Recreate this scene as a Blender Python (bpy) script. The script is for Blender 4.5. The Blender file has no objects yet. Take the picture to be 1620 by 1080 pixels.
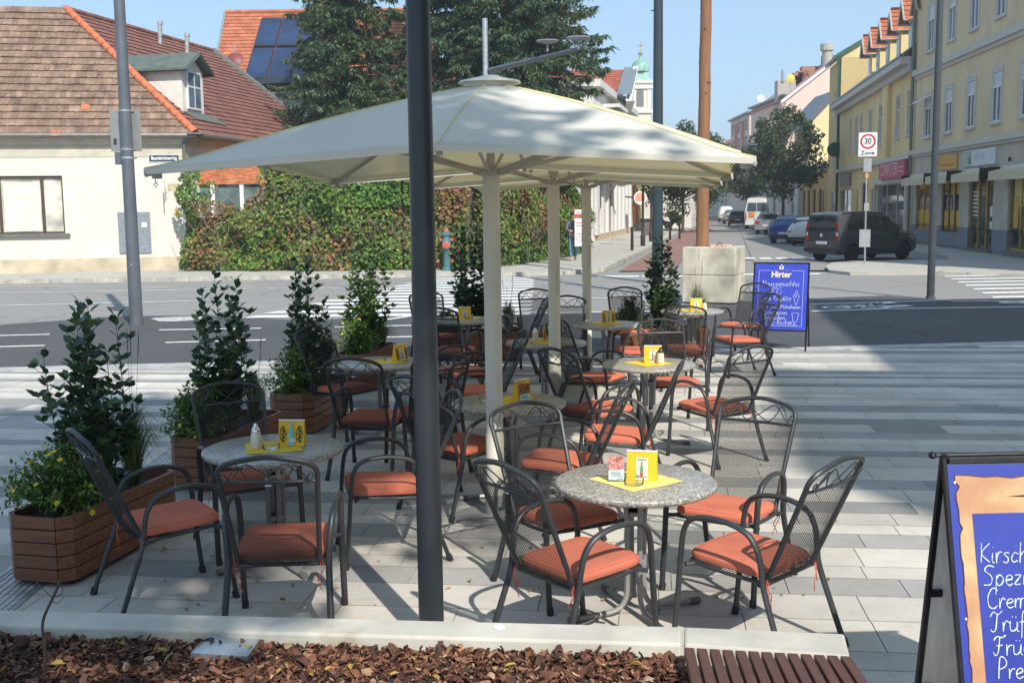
import bpy, math, random
from mathutils import Vector, Matrix
R = math.radians
S = bpy.context.scene
COL = S.collection
rnd = random.Random(7)
V = Vector

# ---------- where a pixel of the 1620 x 1080 photograph meets a level of the place ----------
FOC = 1764.0; EYE = 2.2
_a = math.atan(216 / FOC); _ro = math.atan(0.0126)
FW = V((0, math.cos(_a), -math.sin(_a)))
_r0 = V((1, 0, 0)); _u0 = _r0.cross(FW)
RT = _r0 * math.cos(_ro) - _u0 * math.sin(_ro)
UP = _u0 * math.cos(_ro) + _r0 * math.sin(_ro)
CAM = V((0, 0, EYE))
def at(px, py, z=0.0):
    d = FW * FOC + RT * (px - 810) + UP * (540 - py)
    return CAM + d * ((z - EYE) / d.z)
def atY(px, py, Y):
    d = FW * FOC + RT * (px - 810) + UP * (540 - py)
    return CAM + d * (Y / d.y)

# ---------- tagging ----------
def tag(o, label=None, cat=None, group=None, kind=None):
    if label: o['label'] = label
    if cat: o['category'] = cat
    if group: o['group'] = group
    if kind: o['kind'] = kind
    return o
def thing(name, label, cat, loc=(0, 0, 0), rz=0, group=None):
    o = bpy.data.objects.new(name, None); COL.objects.link(o)
    o.empty_display_size = 0.2
    o.location = loc; o.rotation_euler = (0, 0, rz)
    return tag(o, label, cat, group)
KIDS = {}
def copy_tree(o, parent=None):
    c = o.copy(); COL.objects.link(c); c.parent = parent
    for ch in KIDS.get(o.name, []):
        k = copy_tree(ch, c); KIDS.setdefault(c.name, []).append(k)
    return c
def place(proto, used, loc, rz, label, group=None):
    """the first call moves the thing itself, later calls copy it"""
    o = copy_tree(proto) if used[0] else proto
    used[0] = True
    o.location = loc; o.rotation_euler = (0, 0, rz)
    o['label'] = label
    if group: o['group'] = group
    return o

# ---------- mesh collector ----------
class MB:
    def __init__(s): s.v = []; s.f = []; s.m = []; s.uv = None; s.mi = 0; s.col = []
    def add(s, vs, fs, mi=None):
        b = len(s.v); s.v += [tuple(p) for p in vs]
        for f in fs:
            s.f.append([b + i for i in f]); s.m.append(s.mi if mi is None else mi)
        return s
    def box(s, c, d, rz=0, rx=0, ry=0, mi=None, taper=1.0):
        M = Matrix.Translation(c) @ Matrix.Rotation(rz, 4, 'Z') @ Matrix.Rotation(ry, 4, 'Y') @ Matrix.Rotation(rx, 4, 'X')
        x, y, z = d[0] / 2, d[1] / 2, d[2] / 2
        vs = [M @ V((sx * x * (taper if sz > 0 else 1), sy * y * (taper if sz > 0 else 1), sz * z)) for sz in (-1, 1) for sy in (-1, 1) for sx in (-1, 1)]
        return s.add(vs, [(0, 2, 3, 1), (4, 5, 7, 6), (0, 1, 5, 4), (1, 3, 7, 5), (3, 2, 6, 7), (2, 0, 4, 6)], mi)
    def quad(s, a, b, c, d, mi=None): return s.add([a, b, c, d], [(0, 1, 2, 3)], mi)
    def poly(s, pts, mi=None): return s.add(pts, [tuple(range(len(pts)))], mi)
    def prism(s, pts, off, mi=None):
        off = V(off); n = len(pts); a = [V(p) for p in pts]; b = [p + off for p in a]
        fs = [tuple(range(n))[::-1], tuple(range(n, 2 * n))] + [(i, (i + 1) % n, n + (i + 1) % n, n + i) for i in range(n)]
        return s.add(a + b, fs, mi)
    def tube(s, pts, r, n=8, closed=False, caps=True, mi=None, sx=1.0, up=None):
        P = [V(p) for p in pts]; k = len(P)
        rs = r if isinstance(r, (list, tuple)) else [r] * k
        vs = []; prev = None
        for i in range(k):
            if closed: t = P[(i + 1) % k] - P[i - 1]
            else: t = P[min(i + 1, k - 1)] - P[max(i - 1, 0)]
            if t.length < 1e-9: t = V((0, 0, 1))
            t.normalize()
            if prev is None:
                h = V(up) if up else (V((0, 0, 1)) if abs(t.z) < .9 else V((1, 0, 0)))
                u = (h - t * h.dot(t)).normalized()
            else:
                u = prev - t * prev.dot(t)
                u = u.normalized() if u.length > 1e-6 else prev
            prev = u; w = t.cross(u)
            for j in range(n):
                a = 2 * math.pi * j / n
                vs.append(P[i] + (u * math.cos(a) + w * (math.sin(a) * sx)) * rs[i])
        fs = []
        for i in range(k if closed else k - 1):
            for j in range(n):
                i2 = (i + 1) % k
                fs.append((i * n + j, i * n + (j + 1) % n, i2 * n + (j + 1) % n, i2 * n + j))
        if caps and not closed:
            fs.append(tuple(range(n))[::-1]); fs.append(tuple(range((k - 1) * n, k * n)))
        return s.add(vs, fs, mi)
    def lathe(s, prof, n=24, c=(0, 0, 0), mi=None, M=None):
        """prof: (radius, z) from bottom to top"""
        c = V(c); vs = []; fs = []; k = len(prof)
        for (r, z) in prof:
            for j in range(n):
                a = 2 * math.pi * j / n
                p = V((r * math.cos(a), r * math.sin(a), z))
                vs.append((M @ p if M else p) + c)
        for i in range(k - 1):
            for j in range(n):
                fs.append((i * n + j, i * n + (j + 1) % n, (i + 1) * n + (j + 1) % n, (i + 1) * n + j))
        if prof[0][0] > 1e-6: fs.append(tuple(range(n))[::-1])
        if prof[-1][0] > 1e-6: fs.append(tuple(range((k - 1) * n, k * n)))
        return s.add(vs, fs, mi)
    def xf(s, M):
        s.v = [tuple(M @ V(p)) for p in s.v]; return s
    def build(s, name, mats, parent=None, smooth=False, bevel=0, loc=None, rz=0, auto=None):
        me = bpy.data.meshes.new(name)
        me.from_pydata(s.v, [], s.f); me.update()
        if not isinstance(mats, (list, tuple)): mats = [mats]
        for m in mats: me.materials.append(m)
        if len(mats) > 1: me.polygons.foreach_set('material_index', s.m)
        if s.col:
            ca = me.color_attributes.new('tone', 'FLOAT_COLOR', 'CORNER')
            i = 0
            for p, c in zip(me.polygons, s.col):
                for li in p.loop_indices: ca.data[li].color = (c[0], c[1], c[2], 1)
        if s.uv:
            ul = me.uv_layers.new(name='UVMap')
            i = 0
            for p, uvs in zip(me.polygons, s.uv):
                for li, q in zip(p.loop_indices, uvs): ul.data[li].uv = q
        if smooth: 
            me.polygons.foreach_set('use_smooth', [True] * len(me.polygons))
            me.set_sharp_from_angle(angle=R(auto if auto else 40))
        o = bpy.data.objects.new(name, me); COL.objects.link(o)
        if parent:
            o.parent = parent; KIDS.setdefault(parent.name, []).append(o)
        if loc is not None: o.location = loc
        if rz: o.rotation_euler = (0, 0, rz)
        if bevel:
            b = o.modifiers.new('bevel', 'BEVEL'); b.width = bevel; b.segments = 2; b.limit_method = 'ANGLE'; b.angle_limit = R(40)
        return o

def spl(pts, n=6, closed=False):
    P = [V(p) for p in pts]; out = []; k = len(P)
    rng = range(k) if closed else range(k - 1)
    for i in rng:
        if closed: p0, p1, p2, p3 = P[i - 1], P[i], P[(i + 1) % k], P[(i + 2) % k]
        else: p0, p1, p2, p3 = P[max(i - 1, 0)], P[i], P[i + 1], P[min(i + 2, k - 1)]
        for j in range(n):
            t = j / n
            out.append(0.5 * ((2 * p1) + (p2 - p0) * t + (2 * p0 - 5 * p1 + 4 * p2 - p3) * t * t + (3 * p1 - p0 - 3 * p2 + p3) * t ** 3))
    if not closed: out.append(P[-1])
    return out

# ---------- materials ----------
def node(nt, typ, **kw):
    n = nt.nodes.new(typ)
    for k, v in kw.items():
        if k.startswith('i_'): n.inputs[k[2:].replace('_', ' ')].default_value = v
        else: setattr(n, k, v)
    return n
def newmat(name):
    m = bpy.data.materials.new(name); m.use_nodes = True
    nt = m.node_tree; b = nt.nodes['Principled BSDF']
    return m, nt, b
def c4(c): return (c[0], c[1], c[2], 1)
def hexc(h):
    """sRGB hex to linear"""
    h = h.lstrip('#'); o = []
    for i in (0, 2, 4):
        x = int(h[i:i + 2], 16) / 255
        o.append(x / 12.92 if x <= .04045 else ((x + .055) / 1.055) ** 2.4)
    return tuple(o)
def mix(nt, fac, a, b, blend='MIX'):
    n = nt.nodes.new('ShaderNodeMix'); n.data_type = 'RGBA'; n.blend_type = blend
    for s, v in ((0, fac), (6, a), (7, b)):
        if hasattr(v, 'links') or hasattr(v, 'node'): nt.links.new(v, n.inputs[s])
        else: n.inputs[s].default_value = c4(v) if s else v
    return n.outputs[2]
def noise(nt, scale, detail=4, rough=.55, coord='Object', vec=None, dim=(1, 1, 1)):
    n = node(nt, 'ShaderNodeTexNoise'); n.inputs['Scale'].default_value = scale
    n.inputs['Detail'].default_value = detail; n.inputs['Roughness'].default_value = rough
    if vec is None:
        tc = node(nt, 'ShaderNodeTexCoord'); vec = tc.outputs[coord]
    if dim != (1, 1, 1):
        mp = node(nt, 'ShaderNodeMapping'); mp.inputs['Scale'].default_value = dim
        nt.links.new(vec, mp.inputs['Vector']); vec = mp.outputs[0]
    nt.links.new(vec, n.inputs['Vector'])
    return n.outputs['Fac']
def ramp(nt, fac, stops, interp='LINEAR'):
    r = node(nt, 'ShaderNodeValToRGB'); r.color_ramp.interpolation = interp
    el = r.color_ramp.elements
    while len(el) < len(stops): el.new(0.5)
    for e, (p, c) in zip(el, stops): e.position = p; e.color = c4(c) if len(c) == 3 else c
    nt.links.new(fac, r.inputs['Fac']); return r.outputs['Color']
def bump(nt, b, h, strength=.3, dist=.01):
    n = node(nt, 'ShaderNodeBump'); n.inputs['Strength'].default_value = strength; n.inputs['Distance'].default_value = dist
    nt.links.new(h, n.inputs['Height']); nt.links.new(n.outputs[0], b.inputs['Normal'])
def mat(name, col, rough=.6, metal=0.0, var=.12, scale=6.0, bs=0.0, bsc=60.0, spec=.5, dim=(1, 1, 1), dirt=None, coat=0):
    """plain procedural paint, wood, metal, plaster: colour broken up by noise, roughness varied, optional bump"""
    m, nt, b = newmat(name)
    f = noise(nt, scale, 5, dim=dim)
    lo = tuple(max(0, x * (1 - var * 1.6)) for x in col); hi = tuple(min(1, x * (1 + var * 1.6)) for x in col)
    c = ramp(nt, f, [(.3, lo), (.7, hi)])
    if dirt:
        g = noise(nt, dirt[1], 6)
        k = ramp(nt, g, [(dirt[2], (0, 0, 0)), (min(1, dirt[2] + .18), (1, 1, 1))])
        c = mix(nt, k, c, dirt[0])
    nt.links.new(c, b.inputs['Base Color'])
    rr = node(nt, 'ShaderNodeMapRange'); rr.inputs[3].default_value = max(.02, rough - .08); rr.inputs[4].default_value = min(1, rough + .1)
    nt.links.new(noise(nt, scale * 3.1, 3), rr.inputs[0]); nt.links.new(rr.outputs[0], b.inputs['Roughness'])
    b.inputs['Metallic'].default_value = metal
    b.inputs['Specular IOR Level'].default_value = spec
    if coat: b.inputs['Coat Weight'].default_value = coat; b.inputs['Coat Roughness'].default_value = .06
    if bs: bump(nt, b, noise(nt, bsc, 5), bs, .01)
    return m
def island_mat(name, stops, rough=.6, noise_amt=.25, nscale=8, trans=0.0, spec=.4, bs=0, bsc=40, lichen=None):
    """every separate piece (leaf, tile, slab, chip) takes its own colour"""
    m, nt, b = newmat(name)
    g = node(nt, 'ShaderNodeNewGeometry')
    c = ramp(nt, g.outputs['Random Per Island'], stops)
    f = noise(nt, nscale, 5)
    d = ramp(nt, f, [(.25, (1 - noise_amt,) * 3), (.75, (1 + noise_amt * .6,) * 3)])
    c = mix(nt, 1.0, c, d, 'MULTIPLY')
    if lichen:
        k = ramp(nt, noise(nt, lichen[1], 6), [(lichen[2], (0, 0, 0)), (lichen[2] + .12, (1, 1, 1))])
        c = mix(nt, k, c, lichen[0])
    nt.links.new(c, b.inputs['Base Color'])
    b.inputs['Roughness'].default_value = rough; b.inputs['Specular IOR Level'].default_value = spec
    if bs: bump(nt, b, noise(nt, bsc, 5), bs, .01)
    if trans:
        t = node(nt, 'ShaderNodeBsdfTranslucent'); nt.links.new(c, t.inputs['Color'])
        mx = node(nt, 'ShaderNodeMixShader'); mx.inputs[0].default_value = trans
        out = nt.nodes['Material Output']
        nt.links.new(b.outputs[0], mx.inputs[1]); nt.links.new(t.outputs[0], mx.inputs[2]); nt.links.new(mx.outputs[0], out.inputs['Surface'])
    return m
def glass_mat(name, tint=(.9, .95, .95), rough=.02):
    m, nt, b = newmat(name)
    b.inputs['Base Color'].default_value = c4(tint); b.inputs['Roughness'].default_value = rough
    b.inputs['Transmission Weight'].default_value = 1.0; b.inputs['IOR'].default_value = 1.45
    return m
def thin_glass(name):
    """thin clear glass: mostly lets light straight through, with a sharp reflection growing toward its edges"""
    m, nt, b = newmat(name); t = node(nt, 'ShaderNodeBsdfTransparent'); t.inputs[0].default_value = (.97, .98, .96, 1); g = node(nt, 'ShaderNodeBsdfGlossy'); g.inputs['Roughness'].default_value = .03
    lw = node(nt, 'ShaderNodeLayerWeight'); lw.inputs[0].default_value = .12; mx = node(nt, 'ShaderNodeMixShader'); nt.links.new(lw.outputs['Fresnel'], mx.inputs[0]); nt.links.new(t.outputs[0], mx.inputs[1]); nt.links.new(g.outputs[0], mx.inputs[2])
    nt.links.new(mx.outputs[0], nt.nodes['Material Output'].inputs['Surface']); return m
def pane_mat(name, col=(.03, .04, .05), rough=.04):
    m, nt, b = newmat(name)
    c = ramp(nt, noise(nt, 1.3, 2), [(.35, tuple(x * .6 for x in col)), (.65, tuple(x * 1.6 for x in col))])
    nt.links.new(c, b.inputs['Base Color']); b.inputs['Roughness'].default_value = rough
    b.inputs['Specular IOR Level'].default_value = .9
    return m
def wood_mat(name, a, bcol, rough=.55, scale=3.0, dim=(1, 14, 14), coat=0):
    m, nt, b = newmat(name)
    f = noise(nt, scale, 8, .65, dim=dim)
    c = ramp(nt, f, [(.28, a), (.72, bcol)])
    g = node(nt, 'ShaderNodeNewGeometry')
    d = ramp(nt, g.outputs['Random Per Island'], [(0, (.62,) * 3), (1, (1.2,) * 3)])
    c = mix(nt, 1.0, c, d, 'MULTIPLY')
    nt.links.new(c, b.inputs['Base Color']); b.inputs['Roughness'].default_value = rough
    bump(nt, b, f, .25, .004)
    if coat: b.inputs['Coat Weight'].default_value = coat; b.inputs['Coat Roughness'].default_value = .25
    return m

def vary(m, amt):
    """each object of a repeat a little lighter or darker, as things that have weathered apart"""
    nt = m.node_tree; b = nt.nodes['Principled BSDF']; src = b.inputs['Base Color'].links[0].from_socket
    oi = node(nt, 'ShaderNodeObjectInfo'); k = ramp(nt, oi.outputs['Random'], [(0, (1 - amt,) * 3), (1, (1 + amt * .5,) * 3)]); nt.links.new(mix(nt, 1.0, src, k, 'MULTIPLY'), b.inputs['Base Color'])
# ---------- lettering ----------
def text_mesh(name, body, size, m, parent, M, ext=.002, align='CENTER', sx=1.0, bold=0.0, shear=0):
    cu = bpy.data.curves.new(name, 'FONT'); cu.body = body; cu.size = size; cu.extrude = ext
    cu.align_x = align; cu.align_y = 'CENTER'; cu.offset = bold; cu.shear = shear; cu.resolution_u = 3
    t = bpy.data.objects.new('tmp', cu); COL.objects.link(t)
    bpy.context.view_layer.update()
    me = bpy.data.meshes.new_from_object(t.evaluated_get(bpy.context.evaluated_depsgraph_get()))
    bpy.data.objects.remove(t); me.name = name
    me.transform(M @ Matrix.Diagonal((sx, 1, 1, 1)))
    me.materials.clear(); me.materials.append(m)
    o = bpy.data.objects.new(name, me); COL.objects.link(o)
    if parent: o.parent = parent; KIDS.setdefault(parent.name, []).append(o)
    return o
# single-stroke handwriting: x to the right, 0 baseline, 1 x-height, 2 ascender, -1 descender
STK = {
 'a': (1.0, [[(.85, .9), (.4, 1), (.1, .6), (.15, .1), (.5, 0), (.8, .4), (.85, .95), (.85, .3), (1.05, 0)]]),
 'b': (.9, [[(.1, 2), (.1, .2), (.4, 0), (.75, .3), (.7, .85), (.35, 1), (.1, .7)]]),
 'c': (.8, [[(.75, .8), (.4, 1), (.1, .5), (.3, 0), (.75, .15)]]),
 'd': (1., [[(.8, .8), (.4, 1), (.1, .5), (.35, 0), (.8, .4)], [(.85, 2), (.82, .3), (1.0, 0)]]),
 'e': (.8, [[(.1, .45), (.7, .65), (.5, 1), (.15, .8), (.1, .3), (.4, 0), (.8, .2)]]),
 'f': (.6, [[(.65, 1.8), (.4, 2), (.25, 1.5), (.25, -.6)], [(0, .9), (.6, 1)]]),
 'g': (1., [[(.8, .9), (.4, 1), (.1, .5), (.4, .05), (.8, .5), (.85, 1), (.8, -.5), (.4, -1), (.05, -.7)]]),
 'h': (.9, [[(.1, 2), (.1, 0), (.15, .6), (.5, 1), (.75, .7), (.75, .1), (.95, 0)]]),
 'i': (.4, [[(.15, 1), (.15, .15), (.4, 0)], [(.15, 1.45), (.17, 1.5)]]),
 'k': (.8, [[(.1, 2), (.1, 0)], [(.7, 1), (.1, .5), (.75, 0)]]),
 'l': (.4, [[(.15, 2), (.12, .2), (.4, 0)]]),
 'm': (1.4, [[(.05, 1), (.1, 0), (.15, .7), (.4, 1), (.6, .7), (.6, 0), (.65, .7), (.9, 1), (1.15, .7), (1.15, .1), (1.35, 0)]]),
 'n': (.95, [[(.05, 1), (.1, 0), (.15, .6), (.5, 1), (.75, .7), (.75, .1), (.95, 0)]]),
 'o': (.9, [[(.5, 1), (.15, .8), (.1, .25), (.45, 0), (.75, .3), (.7, .85), (.45, 1), (.85, .95)]]),
 'p': (.95, [[(.1, 1), (.1, -.9)], [(.1, .6), (.4, 1), (.8, .7), (.7, .15), (.35, 0), (.1, .3)]]),
 'r': (.65, [[(.05, 1), (.12, 0), (.15, .6), (.4, 1), (.65, .9)]]),
 's': (.75, [[(.65, .85), (.35, 1), (.15, .75), (.6, .35), (.45, 0), (.05, .1)]]),
 't': (.6, [[(.25, 1.7), (.2, .2), (.5, 0)], [(0, 1.05), (.55, 1.1)]]),
 'u': (.95, [[(.05, 1), (.1, .2), (.4, 0), (.75, .4), (.78, 1), (.78, .2), (1.0, 0)]]),
 '\u00fc': (.95, [[(.05, 1), (.1, .2), (.4, 0), (.75, .4), (.78, 1), (.78, .2), (1.0, 0)], [(.25, 1.4), (.28, 1.5)], [(.6, 1.4), (.63, 1.5)]]),
 '\u00f6': (.9, [[(.5, 1), (.15, .8), (.1, .25), (.45, 0), (.75, .3), (.7, .85), (.45, 1), (.85, .95)], [(.25, 1.4), (.28, 1.5)], [(.6, 1.4), (.63, 1.5)]]),
 'v': (.8, [[(.05, 1), (.35, 0), (.7, 1)]]),
 'z': (.8, [[(.1, 1), (.7, 1), (.1, .05), (.75, .05)]]),
 'x': (.8, [[(.1, 1), (.7, 0)], [(.7, 1), (.1, 0)]]),
 '-': (.7, [[(.1, .7), (.6, .75)]]), '.': (.3, [[(.1, 0), (.14, .05)]]), ' ': (.8, []),
 'E': (1.2, [[(1.05, 1.9), (.1, 1.8), (.15, 1), (.1, 0), (1.1, .1)], [(.15, 1), (.9, 1.05)]]),
 'I': (.5, [[(.2, 1.9), (.2, 0)]]),
 'S': (1.2, [[(1.1, 1.8), (.5, 2), (.15, 1.5), (.9, .8), (.8, .1), (.1, .05)]]),
 'H': (1.3, [[(.0, 1.2), (.3, 2), (.15, 0), (.3, .9), (1.0, 1.1)], [(1.1, 2), (.9, 1), (1.05, 0)]]),
 'K': (1.1, [[(.15, 2), (.2, 0)], [(1.0, 1.9), (.2, .95), (1.05, 0)]]),
 'M': (1.6, [[(.1, 0), (.2, 1.9), (.7, .4), (1.2, 1.9), (1.4, 0)]]),
 'B': (1.1, [[(.2, 0), (.2, 2), (.8, 1.8), (.7, 1.1), (.2, 1), (.9, .7), (.8, .1), (.2, 0)]]),
 'C': (1.2, [[(1.1, 1.7), (.6, 2), (.15, 1.2), (.3, .2), (.8, 0), (1.15, .3)]]),
 'T': (1.2, [[(.0, 1.5), (.3, 1.9), (.8, 1.7), (1.2, 2)], [(.7, 1.8), (.6, .3), (.3, 0), (.05, .3)]]),
 'F': (1.2, [[(.0, 1.5), (.3, 1.9), (.8, 1.75), (1.2, 2)], [(.6, 1.8), (.5, .3), (.2, 0), (.0, .3)], [(.3, .9), (.9, 1)]]),
 'P': (1.1, [[(.2, 0), (.25, 2), (.8, 1.9), (.9, 1.3), (.25, .95)]]),
}
def scribble(mb, words, x, z, h, M, r=.004, wob=None):
    """chalk writing; h is the x-height; M maps (x, 0, z) to the board"""
    wob = wob or rnd
    for ch in words:
        w, st = STK.get(ch, STK['-'])
        for line in st:
            pts = [V((x + (p[0] + p[1] * .12) * h, -.0015, z + p[1] * h + wob.uniform(-.06, .06) * h)) for p in line]
            pts = spl(pts, 4) if len(pts) > 2 else pts
            mb.tube([M @ p for p in pts], [r * wob.uniform(.55, 1.25) for _ in pts], 5)
        x += (w + .08) * h
    return x
# ---------- camera, sun, sky ----------
SUN_AZ = -23.0; SUN_EL = 43.0        # shadows run 23 degrees left of the view, away from the camera
cd = bpy.data.cameras.new('camera'); cam = bpy.data.objects.new('camera', cd); COL.objects.link(cam)
cd.sensor_width = 36; cd.lens = 36 * FOC / 1620; cd.clip_end = 3000; cd.clip_start = .05
cam.matrix_world = Matrix(((RT.x, UP.x, -FW.x, CAM.x), (RT.y, UP.y, -FW.y, CAM.y), (RT.z, UP.z, -FW.z, CAM.z), (0, 0, 0, 1)))
S.camera = cam
SD = V((math.sin(R(SUN_AZ)) * math.cos(R(SUN_EL)), math.cos(R(SUN_AZ)) * math.cos(R(SUN_EL)), -math.sin(R(SUN_EL))))
sl = bpy.data.lights.new('sun', 'SUN'); sl.energy = 3.6; sl.angle = R(.6); sl.color = (1, .945, .86)
sun = bpy.data.objects.new('sun', sl); COL.objects.link(sun); sun.rotation_euler = SD.to_track_quat('-Z', 'Y').to_euler()
w = bpy.data.worlds.new('World'); S.world = w; w.use_nodes = True
nt = w.node_tree; bg = nt.nodes['Background']
sky = nt.nodes.new('ShaderNodeTexSky'); sky.sky_type = 'NISHITA'; sky.sun_disc = False
sky.sun_elevation = R(SUN_EL); sky.sun_rotation = math.atan2(-SD.x, -SD.y)
sky.air_density = 1.0; sky.dust_density = .35; sky.ozone_density = 3.2; sky.altitude = 260
mx = nt.nodes.new('ShaderNodeMix'); mx.data_type = 'RGBA'; mx.inputs[0].default_value = .72      # a hazy, even late-summer sky over the clear one
mx.inputs[7].default_value = (1.75, 2.62, 3.55, 1); nt.links.new(sky.outputs[0], mx.inputs[6]); nt.links.new(mx.outputs[2], bg.inputs[0]); bg.inputs[1].default_value = .15
S.view_settings.view_transform = 'Standard'; S.view_settings.look = 'None'; S.view_settings.exposure = 0.70; S.view_settings.gamma = 1
S.render.engine = 'CYCLES'
S.cycles.max_bounces = 8; S.cycles.transmission_bounces = 10; S.cycles.transparent_max_bounces = 16; S.cycles.use_denoising = True
S.cycles.caustics_reflective = False; S.cycles.caustics_refractive = False
# ---------- ground, road, paving, markings ----------
GD = V((1, -.12, 0)).normalized(); GP = V((.12, 1, 0)).normalized()      # run of the paving rows, and across them
def asphalt(name, a, b, patch, sc=1.0):
    m, nt, bs = newmat(name)
    fine = noise(nt, 160 * sc, 6, .7); big = noise(nt, .35, 5, .6); mid = noise(nt, 3.0, 6, .7, dim=(.35, 1.6, 1))
    c = ramp(nt, fine, [(.3, a), (.72, b)])
    c = mix(nt, ramp(nt, big, [(.4, (0, 0, 0)), (.62, (.75,) * 3)]), c, patch)
    c = mix(nt, .5, c, ramp(nt, mid, [(.3, (.75,) * 3), (.7, (1.18,) * 3)]), 'MULTIPLY')
    tcn = node(nt, 'ShaderNodeTexCoord'); vo = node(nt, 'ShaderNodeTexVoronoi'); vo.feature = 'DISTANCE_TO_EDGE'; vo.inputs['Scale'].default_value = .16
    wv = node(nt, 'ShaderNodeTexNoise'); wv.inputs['Scale'].default_value = 1.4; wv.inputs['Detail'].default_value = 6; nt.links.new(tcn.outputs['Object'], wv.inputs['Vector'])
    va = node(nt, 'ShaderNodeMixRGB'); va.blend_type = 'ADD'; va.inputs[0].default_value = 1.0; nt.links.new(tcn.outputs['Object'], va.inputs[1]); nt.links.new(wv.outputs['Color'], va.inputs[2]); nt.links.new(va.outputs[0], vo.inputs['Vector'])
    ck = ramp(nt, vo.outputs['Distance'], [(.0, (.45,) * 3), (.006, (1, 1, 1))]); c = mix(nt, .8, c, ck, 'MULTIPLY')
    nt.links.new(c, bs.inputs['Base Color']); bs.inputs['Roughness'].default_value = .85; bs.inputs['Specular IOR Level'].default_value = .3
    bump(nt, bs, fine, .4, .006)
    return m
M_OLD = asphalt('old_asphalt', (.215, .208, .195), (.32, .312, .295), (.275, .262, .24))
M_NEW = asphalt('new_asphalt', (.055, .057, .06), (.105, .107, .11), (.095, .096, .098))
M_SIDE = asphalt('pale_pavement', (.38, .36, .32), (.52, .495, .44), (.42, .40, .35))
M_RED = asphalt('red_lane_asphalt', (.22, .115, .09), (.32, .18, .15), (.27, .16, .14))
M_KERB = mat('kerb_stone', (.42, .40, .35), .85, var=.2, scale=3, bs=.3, bsc=80, dirt=((.2, .19, .14), 2.0, .55))
M_LINE = mat('road_paint', (.74, .74, .71), .8, var=.1, scale=9, dirt=((.33, .32, .3), 14, .55))
def sheet(name, pts, z, m, kind='structure', h=0):
    mb = MB()
    if h: mb.prism([(p[0], p[1], z - h) for p in pts], (0, 0, h))
    else: mb.poly([(p[0], p[1], z) for p in pts])
    return tag(mb.build(name, m), kind=kind)
def px(*pp): return [at(a, b) for a, b in pp]
sheet('ground', [(-420, -120), (420, -120), (420, 640), (-420, 640)], -.06, M_OLD)
sheet('road', [(-60, 10), (70, 10), (70, 36.2), (8.0, 36.2), (30, 150), (42, 150), (17, 44), (17, 36.2), (-60, 36.2)], -.03, M_OLD)
# the dark new asphalt strip between the square and the road
strip = [(-30, 12)] + [(-30, 21.2), (-12, 21.6)] + [tuple(p[:2]) for p in px((0, 512), (95, 505), (190, 498), (330, 497), (480, 505), (640, 498))] + [(1.5, 22.6), (4.5, 24.8)] + [tuple(p[:2]) for p in px((1290, 470), (1400, 466), (1475, 472))] + [(20, 25.2), (30, 25), (30, 12)]
sheet('cycle_path', strip, -.022, M_NEW)

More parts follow.
